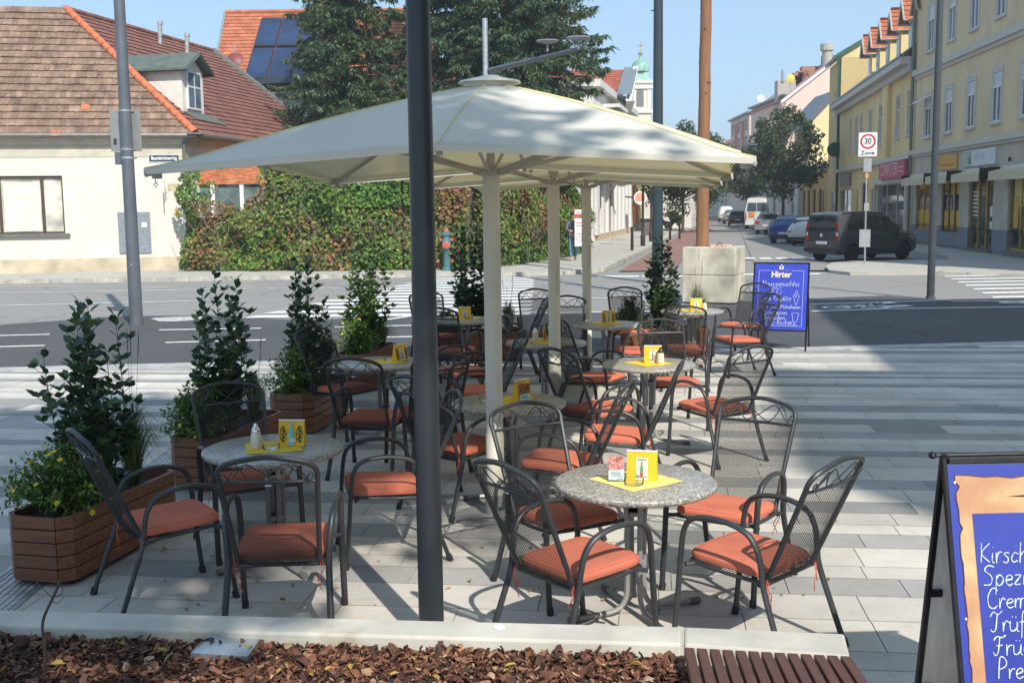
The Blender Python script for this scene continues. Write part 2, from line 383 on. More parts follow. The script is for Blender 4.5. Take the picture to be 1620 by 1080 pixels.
# paving: rows of slabs of mixed grey, each row one width and mostly one tone
def paving():
    base = MB(); e0 = at(0, 580); e1 = at(810, 560); e2 = at(1620, 537)
    out = [(-30, -14), (22, -14), (22, 18.6), (8.04, 17.2), (-.1, 16.35), (-7.3, 15.7), (-30, 13.6)]
    jm = mat('joint_sand', (.25, .235, .2), .9, var=.25, scale=20)
    sheet('paving_bed', out, -.006, jm)
    mb = MB(); mb.col = []
    tones = [(.62, .585, .515), (.53, .50, .45), (.38, .37, .35), (.30, .30, .29), (.58, .545, .48)]
    def edge(x):
        if x < -7.3: return 15.7 + (x + 7.3) * .092
        if x < -.1: return 15.7 + (x + 7.3) * .0903
        if x < 8.04: return 16.35 + (x + .1) * .1045
        return 17.2 + (x - 8.04) * .1
    rr = random.Random(3); v = -14.0; last = -1
    while v < 20.5:
        wd = rr.choice([.16, .22, .3, .3, .38, .42])
        k = rr.choice([i for i in (0, 4, 0, 1, 2, 3, 2) if i != last and not (last in (0, 4) and i in (0, 4)) and not (last in (2, 3) and i in (2, 3))]); last = k
        u = -31 + rr.random(); ln = {0: .8}.get(k, .6)
        while u < 23:
            l = rr.choice([.4, .6, .6, .8]) * (1.1 if wd > .28 else 1)
            p = [GD * (u + .0025) + GP * (v + .0025), GD * (u + l - .0025) + GP * (v + .0025), GD * (u + l - .0025) + GP * (v + wd - .0025), GD * (u + .0025) + GP * (v + wd - .0025)]
            cx = sum(q.x for q in p) / 4; cy = sum(q.y for q in p) / 4
            near = -6 < cx < 10
            if -30 < cx < 22 and -14 < cy < edge(cx) - .42 and (near or cy < 16):
                t = rr.uniform(.93, 1.06); tn = tones[k]
                if rr.random() < .05: tn = tones[rr.randrange(5)]
                mb.add([(q.x, q.y, 0) for q in p], [(0, 1, 2, 3)]); mb.col.append(tuple(c * t for c in tn))
            u += l
        v += wd
    m, nt, b = newmat('concrete_slabs')
    at_ = node(nt, 'ShaderNodeAttribute'); at_.attribute_name = 'tone'
    f = noise(nt, 220, 4, .7); g = noise(nt, 1.1, 6, .65); st = noise(nt, 7, 6, .7)
    c = mix(nt, 1.0, at_.outputs['Color'], ramp(nt, f, [(.25, (.8,) * 3), (.75, (1.12,) * 3)]), 'MULTIPLY')
    c = mix(nt, 1.0, c, ramp(nt, g, [(.3, (.80, .79, .77)), (.65, (1.08,) * 3)]), 'MULTIPLY')
    c = mix(nt, ramp(nt, st, [(.56, (0, 0, 0)), (.74, (.45,) * 3)]), c, (.25, .235, .2))
    nt.links.new(c, b.inputs['Base Color']); b.inputs['Roughness'].default_value = .78; b.inputs['Specular IOR Level'].default_value = .35
    bump(nt, b, f, .25, .003)
    tag(mb.build('paving', m), kind='structure')
    # the flush kerb that closes the square against the asphalt
    kb = MB(); xs = [-30, -20, -12, -7.3, -3.7, -.1, 4, 8.04, 14, 22]
    for a, c in zip(xs[:-1], xs[1:]):
        n = max(1, int((c - a) / 1.0))
        for i in range(n):
            x0 = a + (c - a) * i / n + .004; x1 = a + (c - a) * (i + 1) / n - .004
            kb.prism([(x0, edge(x0) - .40, -.04), (x1, edge(x1) - .40, -.04), (x1, edge(x1) - .02, -.04), (x0, edge(x0) - .02, -.04)], (0, 0, .043))
    tag(kb.build('kerb_strip', mat('flush_kerb', (.40, .395, .38), .85, var=.15, scale=4, bs=.2)), kind='structure')
paving()
# drain channel along the left planters
ga = at(0, 945); gb = at(262, 735); gd = (gb - ga).normalized(); gn = V((-gd.y, gd.x, 0))
dr = MB()
L = 9.5
for side in (-.16, .16): dr.prism([ga + gn * (side - .012) - gd * 1, ga + gn * (side + .012) - gd * 1, ga + gn * (side + .012) + gd * L, ga + gn * (side - .012) + gd * L], (0, 0, .006))
for i in range(7): 
    q = -.13 + i * .043
    dr.prism([ga + gn * (q - .007) - gd, ga + gn * (q + .007) - gd, ga + gn * (q + .007) + gd * L, ga + gn * (q - .007) + gd * L], (0, 0, .005))
for i in range(int((L + 1) / .12)):
    p = ga + gd * (-1 + i * .12)
    dr.prism([p - gn * .15, p + gn * .15, p + gn * .15 + gd * .012, p - gn * .15 + gd * .012], (0, 0, .003))
tag(dr.build('drain_grating', mat('galvanised_grating', (.42, .43, .44), .45, .7, var=.2)), 'long galvanised drain grating set in the paving beside the planters', 'drain')

# far pavements with kerbs
def pavement(name, pts, z=.09, m=M_SIDE): return sheet(name, pts, z, m, h=.2)
sd = V((.203, 1, 0)).normalized(); 
kA = at(955, 428); kB = at(1030, 390)
left_pts = [(-60, 26), (-16.0, 34.6), (-10.0, 34.75), (-3.4, 35.25), (-.4, 35.0), (1.6, 35.4), (2.95, 36.9)] + [tuple((kA + sd * t)[:2]) for t in (10, 22, 60, 110)] + [(10, 150), (-40, 150), (-60, 45)]
pavement('sidewalk', left_pts)
kb = MB(); prev = None
for i in range(1, len(left_pts) - 3):
    a = V((*left_pts[i - 1], 0)); b = V((*left_pts[i], 0)); n = max(1, int((b - a).length / 1.0)); d = (b - a); pn = V((d.y, -d.x, 0)).normalized() * .14
    for j in range(n):
        p = a + d * ((j + .005) / n); q = a + d * ((j + .995) / n)
        kb.prism([(p.x, p.y, -.05), (q.x, q.y, -.05), (q.x + pn.x, q.y + pn.y, -.05), (p.x + pn.x, p.y + pn.y, -.05)], (0, 0, .15 + (.0)))
tag(kb.build('kerb', M_KERB), kind='structure')
isl = [tuple(p[:2]) for p in px((1306, 424), (1312, 430), (1345, 434), (1400, 434), (1480, 433), (1620, 436))] + [(30, 31.5), (60, 30), (60, 60), (18.2, 60), (17.3, 48), (16.6, 42.5), (15.8, 40.3)] + [tuple(p[:2]) for p in px((1400, 415), (1350, 415), (1315, 418))]
pavement('sidewalk', isl, .06)
pavement('sidewalk', [(18.2, 60.01), (60, 60.01), (60, 140), (31, 140)] , .07)
sheet('cycle_lane', [tuple((kA + sd * t + V((.5, 0, 0)))[:2]) for t in (0, 10, 22, 60)] + [tuple((kA + sd * t + V((2.3, 0, 0)))[:2]) for t in (60, 22, 10, 0)], -.021, M_RED)

# painted lines
ln = MB()
def pl(pts, z=-.014): ln.poly([(p[0], p[1], z) for p in pts])
def line(a, b, wd=.13, z=-.014):
    a = V(a).to_3d() if len(a) == 2 else V(a); b = V(b).to_3d() if len(b) == 2 else V(b)
    d = (b - a); n = V((-d.y, d.x, 0)).normalized() * wd / 2
    pl([a - n, b - n, b + n, a + n], z)
for (a, b) in [((-12.5, 19.5), (-8.35, 20.03)), ((-13, 17.7), (-7.75, 18.35)), ((-6.53, 20.53), (-4.66, 20.6)), ((-5.81, 18.55), (-4.17, 18.75)), ((-3.3, 20.65), (-1.4, 20.8)), ((-2.9, 18.85), (-1.2, 19.0))]: line(a, b)
line(at(1285, 480), at(1505, 473)); line(at(1285, 491), at(1400, 487)); line(at(1400, 487), at(1620, 484)); line(at(1505, 475), at(1620, 475))
pts = [at(*q) for q in ((590, 507), (640, 500), (680, 492), (730, 486), (790, 488), (860, 494), (960, 492), (1075, 490))]
for a, b in zip(pts[:-1], pts[1:]): line(a, b, .14)
pts = [at(*q) for q in ((560, 527), (680, 522), (760, 524))]
line(at(0, 462), at(405, 455), .13, -.02); line(at(0, 482), at(330, 474), .13, -.02); line(at(0, 452), at(120, 451), .1, -.02); line(at(222, 453), at(265, 453), .12, -.02); line(at(350, 452), at(400, 452), .12, -.02)
line(at(420, 455), at(540, 455), .12, -.02)
line(at(860, 470), at(1080, 470), .12, -.02); line(at(860, 446), at(1075, 452), .1, -.02)
# zebra crossing on the left: bars run along the road
for i in range(13):
    t = i / 12; Y = 22.9 + 11.2 * t
    x0 = -5.9 + 2.9 * t; x1 = .35 + .3 * t
    wd = .5
    ln.poly([(x0 + .35, Y - wd / 2 , -.019), (x1, Y - wd / 2 - .05, -.019), (x1 + .1, Y + wd / 2 - .05, -.019), (x0 + .6, Y + wd / 2, -.019)])
# zebra on the right
for i in range(8):
    t = i / 7; Y = 24.1 + 8.3 * t; wd = .42
    x0 = 10.6 + 1.95 * t
    ln.poly([(x0, Y - wd / 2, -.019), (30, Y - wd / 2 + 1.0, -.019), (30, Y + wd / 2 + 1.0, -.019), (x0 + .12, Y + wd / 2, -.019)])
# broken give-way bar over the side street
for (a, b) in [((945, 437), (1010, 437)), ((1015, 437), (1083, 437)), ((1160, 434), (1232, 434)), ((1240, 434), (1300, 433))]:
    p = at(*a); q = at(*b); n = V((.1, .62, 0))
    pl([p, q, q + n, p + n], -.019)
for k in range(5):
    p = at(1178 + k * 26, 409); pl([p, p + V((.5, 0, 0)), p + V((.6, 1.2, 0)), p + V((.15, 1.2, 0))], -.019)
# cycle symbols on the dark strip
def ring(c, r, wd=.09, n=18, sx=1.0):
    for i in range(n):
        a0 = 2 * math.pi * i / n; a1 = 2 * math.pi * (i + 1) / n
        f = lambda a, q: V((c[0] + math.cos(a) * q * sx, c[1] + math.sin(a) * q, 0))
        pl([f(a0, r), f(a1, r), f(a1, r - wd), f(a0, r - wd)], -.0135)
def bike(cx, cy, s=1.0, m=1):
    ring((cx, cy), .36 * s); ring((cx + .95 * s * m, cy), .36 * s)
    P = [(0, 0), (.3, .5), (.75, .5), (.42, 0)]
    for a, b in ((0, 1), (1, 2), (2, 3), (3, 0), (3, 1)): line((cx + P[a][0] * s * m, cy + P[a][1] * s), (cx + P[b][0] * s * m, cy + P[b][1] * s), .07, -.0135)
    line((cx + .75 * s * m, cy + .5 * s), (cx + .95 * s * m, cy), .07, -.0135); line((cx + .7 * s * m, cy + .7 * s), (cx + .95 * s * m, cy + .7 * s), .07, -.0135)
p = at(1320, 484); bike(p.x, p.y - .15, .85)
line(at(1378, 480), at(1415, 477), .2); line(at(1395, 484), at(1440, 482), .25); pl([at(1375, 481), at(1392, 476), at(1400, 480)])
p = at(1595, 476); bike(p.x, p.y - .2, .75)
tag(ln.build('road_marking', M_LINE), kind='structure')
# pale cement dust round the lamp base
tag(sheet('cement_dust', [tuple((at(283, 503) + V((math.cos(a) * .55 * (1 + .25 * math.sin(3 * a)), math.sin(a) * .5, 0)))[:2]) for a in [k * .42 for k in range(15)]], -.0165, mat('cement_dust', (.45, .44, .42), .95, var=.3, scale=6)), kind='structure')
# ---------- concrete planter edge, bark mulch, slatted bench in the foreground ----------
M_CONC = mat('pale_concrete', (.52, .49, .42), .8, var=.12, scale=2.5, bs=.25, bsc=140, dirt=((.36, .31, .22), 3.2, .6))
WZ = .40
b0 = at(-300, 956, WZ); b1 = at(1078, 990, WZ); f0 = at(-300, 979, WZ); f1 = at(1078, 1018, WZ)
wall = thing('planter_wall', 'low pale concrete edging wall around the bark bed in the foreground', 'planter wall', (0, 0, 0))
mb = MB(); mb.prism([(q.x, q.y, -.2) for q in (f0, f1, b1, b0)], (0, 0, WZ + .2))
mb.build('long_block', M_CONC, wall, bevel=.012)
c0 = b1 + (b1 - b0).normalized() * .012; d0 = f1 + (f1 - f0).normalized() * .012
c1 = at(1336, 1001, WZ); d1 = at(1345, 1037, WZ)
mb = MB(); mb.prism([(q.x, q.y, -.2) for q in (d0, d1, c1, c0)], (0, 0, WZ + .2))
mb.build('end_block', M_CONC, wall, bevel=.012)
hp = at(790, 992, WZ); mb = MB(); mb.lathe([(.026, 0), (.026, .002), (.022, .003), (.018, .001)], 20, (hp.x, hp.y, WZ + .0015))
mb.build('lifting_anchor_cap', mat('white_plastic', (.75, .75, .72), .5, var=.04), wall)

# bark mulch: a heaped bed with thousands of chips
bed = MB(); NX, NY = 90, 36
fdir = (f1 - f0).normalized(); x_l = -2.9; x_r = .69
def fy(x): t = (x - f0.x) / (f1.x - f0.x); return f0.y + (f1.y - f0.y) * t
from mathutils import noise as mn
def mz(x, y):
    d = max(0, min(1, (fy(x) - y) / .5))
    return WZ - .068 - .02 * d + .05 * mn.noise(V((x * 2.3, y * 2.3, 0))) * d + .012 * mn.noise(V((x * 11, y * 11, 3)))
vs = [];
for j in range(NY + 1):
    for i in range(NX + 1):
        x = x_l + (x_r - x_l) * i / NX; y = fy(x) + .004 - 1.9 * j / NY
        vs.append((x, y, mz(x, y)))
bed.add(vs, [(j * (NX + 1) + i, (j + 1) * (NX + 1) + i, (j + 1) * (NX + 1) + i + 1, j * (NX + 1) + i + 1) for j in range(NY) for i in range(NX)])
M_SOIL = mat('dark_soil', (.035, .022, .015), .95, var=.4, scale=25, bs=.6, bsc=60)
mb = MB(); mb.prism([(-2.9, 2.6, -.05), (.69, 2.6, -.05), (.69, fy(.69) - .0, -.05), (-2.9, fy(-2.9), -.05)], (0, 0, WZ - .2)); tag(mb.build('soil', M_SOIL), kind='structure')
tag(bed.build('soil', M_SOIL, smooth=True), kind='structure')
M_BARK = island_mat('bark_chips', [(0, (.03, .016, .011)), (.3, (.085, .036, .021)), (.55, (.16, .066, .036)), (.8, (.24, .10, .055)), (.93, (.31, .165, .09)), (1, (.44, .31, .18))], .8, .4, 30, bs=.3)
ch = MB(); rr = random.Random(11)
def chip(mb, p, l, wd, yaw, tilt, roll, bend, n=3):
    M = Matrix.Translation(p) @ Matrix.Rotation(yaw, 4, 'Z') @ Matrix.Rotation(tilt, 4, 'Y') @ Matrix.Rotation(roll, 4, 'X')
    vs = []
    for i in range(n + 1):
        t = i / n; ww = wd * (.55 + .45 * math.sin(math.pi * (.15 + .75 * t))) * rr.uniform(.7, 1.1)
        z = bend * math.sin(math.pi * t)
        vs += [M @ V((l * (t - .5), -ww / 2, z)), M @ V((l * (t - .5) + rr.uniform(-.1, .1) * l, ww / 2, z + .15 * ww)), M @ V((l * (t - .5), 0, z - .006))]
    fs = []
    for i in range(n):
        a = i * 3; b = a + 3
        fs += [(a, b, b + 1, a + 1), (a + 1, b + 1, b + 2, a + 2), (a + 2, b + 2, b, a)]
    fs += [(0, 1, 2), (n * 3, n * 3 + 2, n * 3 + 1)]
    mb.add(vs, fs)
for i in range(10500):
    x = rr.uniform(-2.5, .68); y = fy(x) - 1.0 * rr.random() ** 1.15
    big = rr.random()
    l = rr.uniform(.014, .036) if big < .78 else rr.uniform(.035, .075)
    if fy(x) - y < l * .45: y = fy(x) - l * .5
    chip(ch, V((x, y, mz(x, y) + rr.uniform(.002, .026))), l, l * rr.uniform(.2, .65), rr.uniform(0, 6.3), rr.gauss(0, .35), rr.gauss(0, .4), rr.uniform(-.006, .012))
for i in range(60):   # shards leaning on the concrete
    x = rr.uniform(-2.4, .66); l = rr.uniform(.03, .07)
    chip(ch, V((x, fy(x) - rr.uniform(.03, .06), mz(x, fy(x)) + .03)), l, l * .5, rr.uniform(0, 6.3), rr.uniform(-1.3, -.6), rr.gauss(0, .4), .006)
tag(ch.build('bark_mulch', M_BARK), 'reddish brown bark mulch covering the planting bed', 'mulch', kind='stuff')
# fallen yellow leaves, on the bark and on the slabs
lf = MB()
def fallen(p, l):
    M = Matrix.Translation(p) @ Matrix.Rotation(rr.uniform(0, 6.3), 4, 'Z') @ Matrix.Rotation(rr.gauss(0, .25), 4, 'X')
    c = rr.uniform(.004, .014)
    vs = [M @ V(q) for q in ((-l / 2, 0, 0), (-l * .15, l * .24, c), (l * .25, l * .2, c * 1.2), (l / 2, 0, .002), (l * .25, -l * .2, c * 1.1), (-l * .15, -l * .24, c), (0, 0, 0))]
    lf.add(vs, [(0, 6, 1), (1, 6, 2), (2, 6, 3), (3, 6, 4), (4, 6, 5), (5, 6, 0)])
for i in range(40):
    x = rr.uniform(-2.3, .66); y = fy(x) - rr.uniform(.05, .8); fallen(V((x, y, mz(x, y) + .03)), rr.uniform(.03, .06))
for i in range(55):
    p = at(rr.uniform(150, 1330), rr.uniform(860, 975)); fallen(V((p.x, p.y, .004)), rr.uniform(.02, .045))
for i in range(30):
    p = at(rr.uniform(500, 1500), rr.uniform(600, 860)); fallen(V((p.x, p.y, .004)), rr.uniform(.02, .045))
tag(lf.build('fallen_leaves', island_mat('yellow_leaves', [(0, (.42, .26, .05)), (.5, (.55, .40, .09)), (.8, (.45, .24, .07)), (1, (.30, .32, .08))], .7, .3, 30, trans=.2)), 'scattered yellow fallen leaves on the bark and the slabs', 'leaves', kind='stuff')

# metal inspection cover on the bark
cv = thing('inspection_cover', 'square galvanised metal cover plate lying in the bark mulch', 'cover plate', tuple(at(362, 1017, WZ - .035)), 0)
cv.rotation_euler = (R(3), R(2), -.09)
mb = MB(); mb.box((0, 0, 0), (.235, .225, .008)); mb.build('plate', mat('galvanised_plate', (.55, .58, .60), .38, .75, var=.18, scale=9), cv, bevel=.002)
mb = MB(); mb.box((0, -.116, -.02), (.243, .006, .05)); mb.box((0, .116, -.02), (.243, .006, .05)); mb.box((.1185, 0, -.02), (.006, .226, .05)); mb.box((-.1185, 0, -.02), (.006, .226, .05)); mb.build('frame', mat('dull_galvanised', (.4, .42, .43), .5, .7, var=.2), cv)
mb = MB(); mb.lathe([(.014, 0), (.014, .003), (.010, .003), (.010, -.002)], 14, (-.085, .02, .004)); mb.lathe([(.005, 0), (.005, .003)], 8, (.1, .08, .004)); mb.lathe([(.006, 0), (.005, .004)], 8, (-.01, .075, .004)); mb.lathe([(.006, 0), (.005, .004)], 8, (.015, .07, .004))
mb.build('lock', mat('dark_steel', (.08, .08, .085), .4, .8), cv)

# bare sapling at the left
sp = MB(); q = at(70, 1068, WZ - .07)
def limb(pts, r0, r1): sp.tube(spl(pts, 5), [r0 + (r1 - r0) * i / (5 * (len(pts) - 1)) for i in range(5 * (len(pts) - 1) + 1)], 6)
limb([q, q + V((.01, .0, .12)), q + V((.0, .02, .22)), q + V((.055, .03, .34)), q + V((.075, .04, .39))], .007, .005)
limb([q + V((.045, .03, .31)), q + V((.0, .03, .36)), q + V((-.05, .03, .42))], .0025, .0012)
limb([q + V((.05, .03, .32)), q + V((.08, .03, .33)), q + V((.085, .03, .36))], .0025, .0012)
limb([q + V((.04, .03, .3)), q + V((.07, .01, .3)), q + V((.1, .0, .33))], .0022, .001)
q2 = at(30, 1075, WZ - .07); limb([q2, q2 + V((-.02, 0, .1)), q2 + V((-.05, .02, .19))], .003, .001); limb([q2 + V((.06, .02, 0)), q2 + V((.06, .03, .1)), q2 + V((.05, .02, .2))], .003, .001)
tag(sp.build('sapling', mat('sapling_bark', (.09, .065, .045), .8, var=.3, scale=40), smooth=True), 'thin bare sapling twig growing out of the bark mulch', 'sapling')

# slatted bench
M_SLAT = wood_mat('dark_slats', (.075, .03, .022), (.17, .075, .055), .5, 2.5, dim=(14, 1, 14))
bn = thing('slatted_bench', 'dark brown slatted wooden bench at the end of the concrete edging', 'bench', (0, 0, 0))
s0 = at(1082, 1023, WZ + .03); s1 = at(1327, 1036, WZ + .03); sdv = (s1 - s0) / 11.9
along = V((.17, 1, 0)).normalized()
for i in range(13):
    p = s0 + sdv * i; ax = (V((.05 + .035 * i / 12 - .12, -1, 0))).normalized()
    a = p; n = sdv.normalized() * .040
    mb = MB(); mb.prism([a, a + n, a + n + ax * 1.7, a + ax * 1.7], (0, 0, -.035)); mb.build('slat', M_SLAT, bn, bevel=.004)
mb = MB(); e = sdv * 12.3; 
for t in (.25, .9, 1.5): mb.prism([s0 + V((0, -t, -.037)), s0 + e + V((0, -t, -.037)), s0 + e + V((0, -t - .06, -.037)), s0 + V((0, -t - .06, -.037))], (0, 0, -.13))
mb.build('frame', mat('bench_steel', (.06, .06, .065), .5, .6), bn)
# ---------- cafe chairs ----------
M_ANTH = mat('anthracite_powder_coat', (.050, .052, .054), .42, .35, var=.1, scale=20, bs=.08, bsc=400)
M_ANTH2 = mat('anthracite_mesh', (.022, .022, .023), .65, .1, var=.1, scale=20, spec=.3)
M_CUSH = mat('orange_cushion_fabric', (.56, .165, .10), .85, var=.09, scale=4, bs=.35, bsc=26, spec=.25, dirt=((.48, .17, .115), 5, .60))
for n_ in M_CUSH.node_tree.nodes:
    if n_.type == 'BUMP': n_.inputs['Distance'].default_value = .006
vary(M_CUSH, .14)
M_TIE = mat('orange_tie', (.60, .10, .045), .8, var=.1)
M_FOOT = mat('black_rubber', (.02, .02, .02), .7)
M_TAG = mat('brand_tag_metal', (.5, .5, .48), .35, .7)
HB = 1.02
def back_pt(u, t):
    """u -1..1 across, t 0 at the seat, 1 at the rail"""
    hw = .205 + .03 * t
    z = .40 + (.885 - .40) * t
    y = -.20 - .215 * t - .012 * (1 - u * u) * math.sin(math.pi * t)
    return V((hw * u, y - .02 * (1 - u * u), z))
def cushion(mb):
    prof = [(.90, .0), (.98, .006), (1.0, .022), (.985, .037), (.93, .047), (.82, .0505), (.6, .0525), (.3, .053), (0.02, .0532)]
    n = 56; hx, hy = .233, .230; vs = []; fs = []
    for (k, z) in prof:
        for j in range(n):
            a = 2 * math.pi * j / n; ca, sa = math.cos(a), math.sin(a); e = .28 if k > .5 else .5
            x = math.copysign(abs(ca) ** e, ca) * hx * k; y = math.copysign(abs(sa) ** e, sa) * hy * k
            sag = -.008 * math.exp(-((x / .12) ** 2 + (y / .12) ** 2)) if z > .05 else 0
            vs.append(V((x * (1 - .05 * (y < 0) * abs(y) / hy), y, z + sag + .002 * math.sin(9 * x + 5 * y) * (z > .04))))
    K = len(prof)
    for i in range(K - 1):
        for j in range(n): fs.append((i * n + j, i * n + (j + 1) % n, (i + 1) * n + (j + 1) % n, (i + 1) * n + j))
    fs.append(tuple(range(n))[::-1]); fs.append(tuple(range((K - 1) * n, K * n)))
    mb.add(vs, fs); mb.tube([vs[4 * n + j] * 1.0 + V((vs[4 * n + j].x * .012, vs[4 * n + j].y * .012, -.002)) for j in range(n)], .0032, 5, closed=True)
def make_chair():
    t = thing('cafe_chair', 'chair', 'chair')
    fr = MB(); r = .0125
    # seat frame
    sf = spl([(-.215, -.19, .405), (-.228, 0, .415), (-.228, .17, .428), (-.20, .225, .432), (0, .235, .432), (.20, .225, .432), (.228, .17, .428), (.228, 0, .415), (.215, -.19, .405)], 5)
    fr.tube(sf, .0105, 8); fr.tube([(-.235, -.2, .40), (.235, -.2, .40)], .012, 8)
    fr.build('seat_frame', M_ANTH, t, smooth=True)
    seat = MB()   # expanded metal under the cushion
    for i in range(23):
        x = -.215 + .43 * i / 22
        seat.tube([(x, -.19, .407), (x, .225, .43)], .0016, 3)
    for i in range(23):
        y = -.19 + .415 * i / 22
        seat.tube([(-.22, y, .4075 + .0225 * i / 22), (.22, y, .4075 + .0225 * i / 22)], .0016, 3)
    seat.build('seat_mesh', M_ANTH2, t)
    for s in (-1, 1):
        leg = MB()   # one bent tube: front leg, armrest, rear leg
        pts = [(s * .276, .285, .0), (s * .274, .262, .22), (s * .272, .245, .44), (s * .274, .228, .58), (s * .277, .192, .650), (s * .279, .12, .680), (s * .28, .02, .688), (s * .278, -.08, .674), (s * .272, -.15, .640), (s * .264, -.19, .575), (s * .256, -.207, .49), (s * .254, -.222, .39), (s * .262, -.29, .20), (s * .272, -.365, 0)]
        leg.tube(spl(pts, 5), .0175, 10, sx=.78)
        leg.tube([(s * .272, .215, .425), (s * .228, .19, .425)], .012, 8); leg.tube([(s * .256, -.2, .41), (s * .215, -.19, .405)], .013, 8)
        lg = leg.build('leg_and_armrest', M_ANTH, t, smooth=True)
        for y0, y1 in ((.286, .278), (-.366, -.35)):
            mb = MB(); mb.tube([(s * .2745, y0, 0), (s * .273, y1, .04)], .0195, 10); mb.build('rubber_foot', M_FOOT, lg)
    bf = MB()
    arch = [back_pt(-1, 0), back_pt(-1, .35), back_pt(-1, .7), back_pt(-1, 1)] + [(-.238, -.437, .935), (-.215, -.458, .972), (-.15, -.475, .998), (0, -.487, 1.02), (.15, -.475, .998), (.215, -.458, .972), (.238, -.437, .935)] + [back_pt(1, 1), back_pt(1, .7), back_pt(1, .35), back_pt(1, 0)]
    bf.tube(spl(arch, 5), .0138, 8)
    bf.tube([back_pt(u / 4, 1) for u in range(-4, 5)], .009, 8)
    b = bf.build('back_frame', M_ANTH, t, smooth=True)
    sc = MB()   # the wrought scrolls between rail and arch
    def yz(z): return -.415 - (z - .885) * .55 - .018
    def scroll(pts): sc.tube([V((x, yz(z) - .0 * x, z)) for x, z in [(q.x, min(q.z, .995 - 1.0 * q.x * q.x)) for q in spl([(p[0], 0, p[1]) for p in pts], 5)]], .0036, 6)
    for s in (-1, 1):
        scroll([(s * -.212, .905), (s * -.222, .92), (s * -.212, .935), (s * -.196, .922), (s * -.185, .897), (s * -.13, .955), (s * -.095, .985), (s * -.055, .965), (s * 0, .925), (s * .055, .895), (s * .085, .90), (s * .115, .94), (s * .13, .978), (s * .15, .968), (s * .185, .91), (s * .2, .89)])
    sc.build('scrollwork', M_ANTH, b)
    ms = MB()   # expanded metal mesh of the back
    nx, ny = 32, 42; wd = .0015
    def strand(p, q):
        d = (q - p).normalized(); nrm = V((0, 1, .42)).normalized(); sdw = d.cross(nrm).normalized() * wd; h = nrm * .0011
        ms.add([p + sdw, q + sdw, q + h, p + h, p - sdw, q - sdw], [(0, 1, 2, 3), (3, 2, 5, 4), (4, 5, 1, 0)])
    for j in range(ny):
        for i in range(nx):
            u0, u1 = -1 + 2 * i / nx, -1 + 2 * (i + 1) / nx; um = (u0 + u1) / 2
            t0, t1 = j / ny, (j + 1) / ny; tm = (t0 + t1) / 2
            L, Rr, B, T = back_pt(u0, tm), back_pt(u1, tm), back_pt(um, t0), back_pt(um, t1)
            for a, c in ((L, B), (B, Rr), (Rr, T), (T, L)): strand(a, c)
    ms.build('back_mesh', M_ANTH2, t)
    mb = MB(); mb.box((.0, -.434, .868), (.03, .004, .008), rx=R(-24)); mb.build('maker_tag', M_TAG, t)
    cu = MB(); cushion(cu); cu.xf(Matrix.Translation((0, .015, .432)) @ Matrix.Rotation(R(2.5), 4, 'X'))
    c = cu.build('seat_cushion', M_CUSH, t, smooth=True)
    q = random.Random(5)
    for s in (-1, 1):
        for k in range(2):
            ti = MB(); x = s * (.205 + .012 * k); ti.tube(spl([(x * .95, -.18, .445), (x, -.215, .43), (x + s * .012, -.222, .38), (x + q.uniform(-.02, .02), -.23, .355 - .03 * k), (x + q.uniform(-.035, .035), -.222, .315 - .05 * k)], 4), .0024, 5); ti.build('tie_cord', M_TIE, c)
    return t
chair0 = make_chair(); usedc = [False]
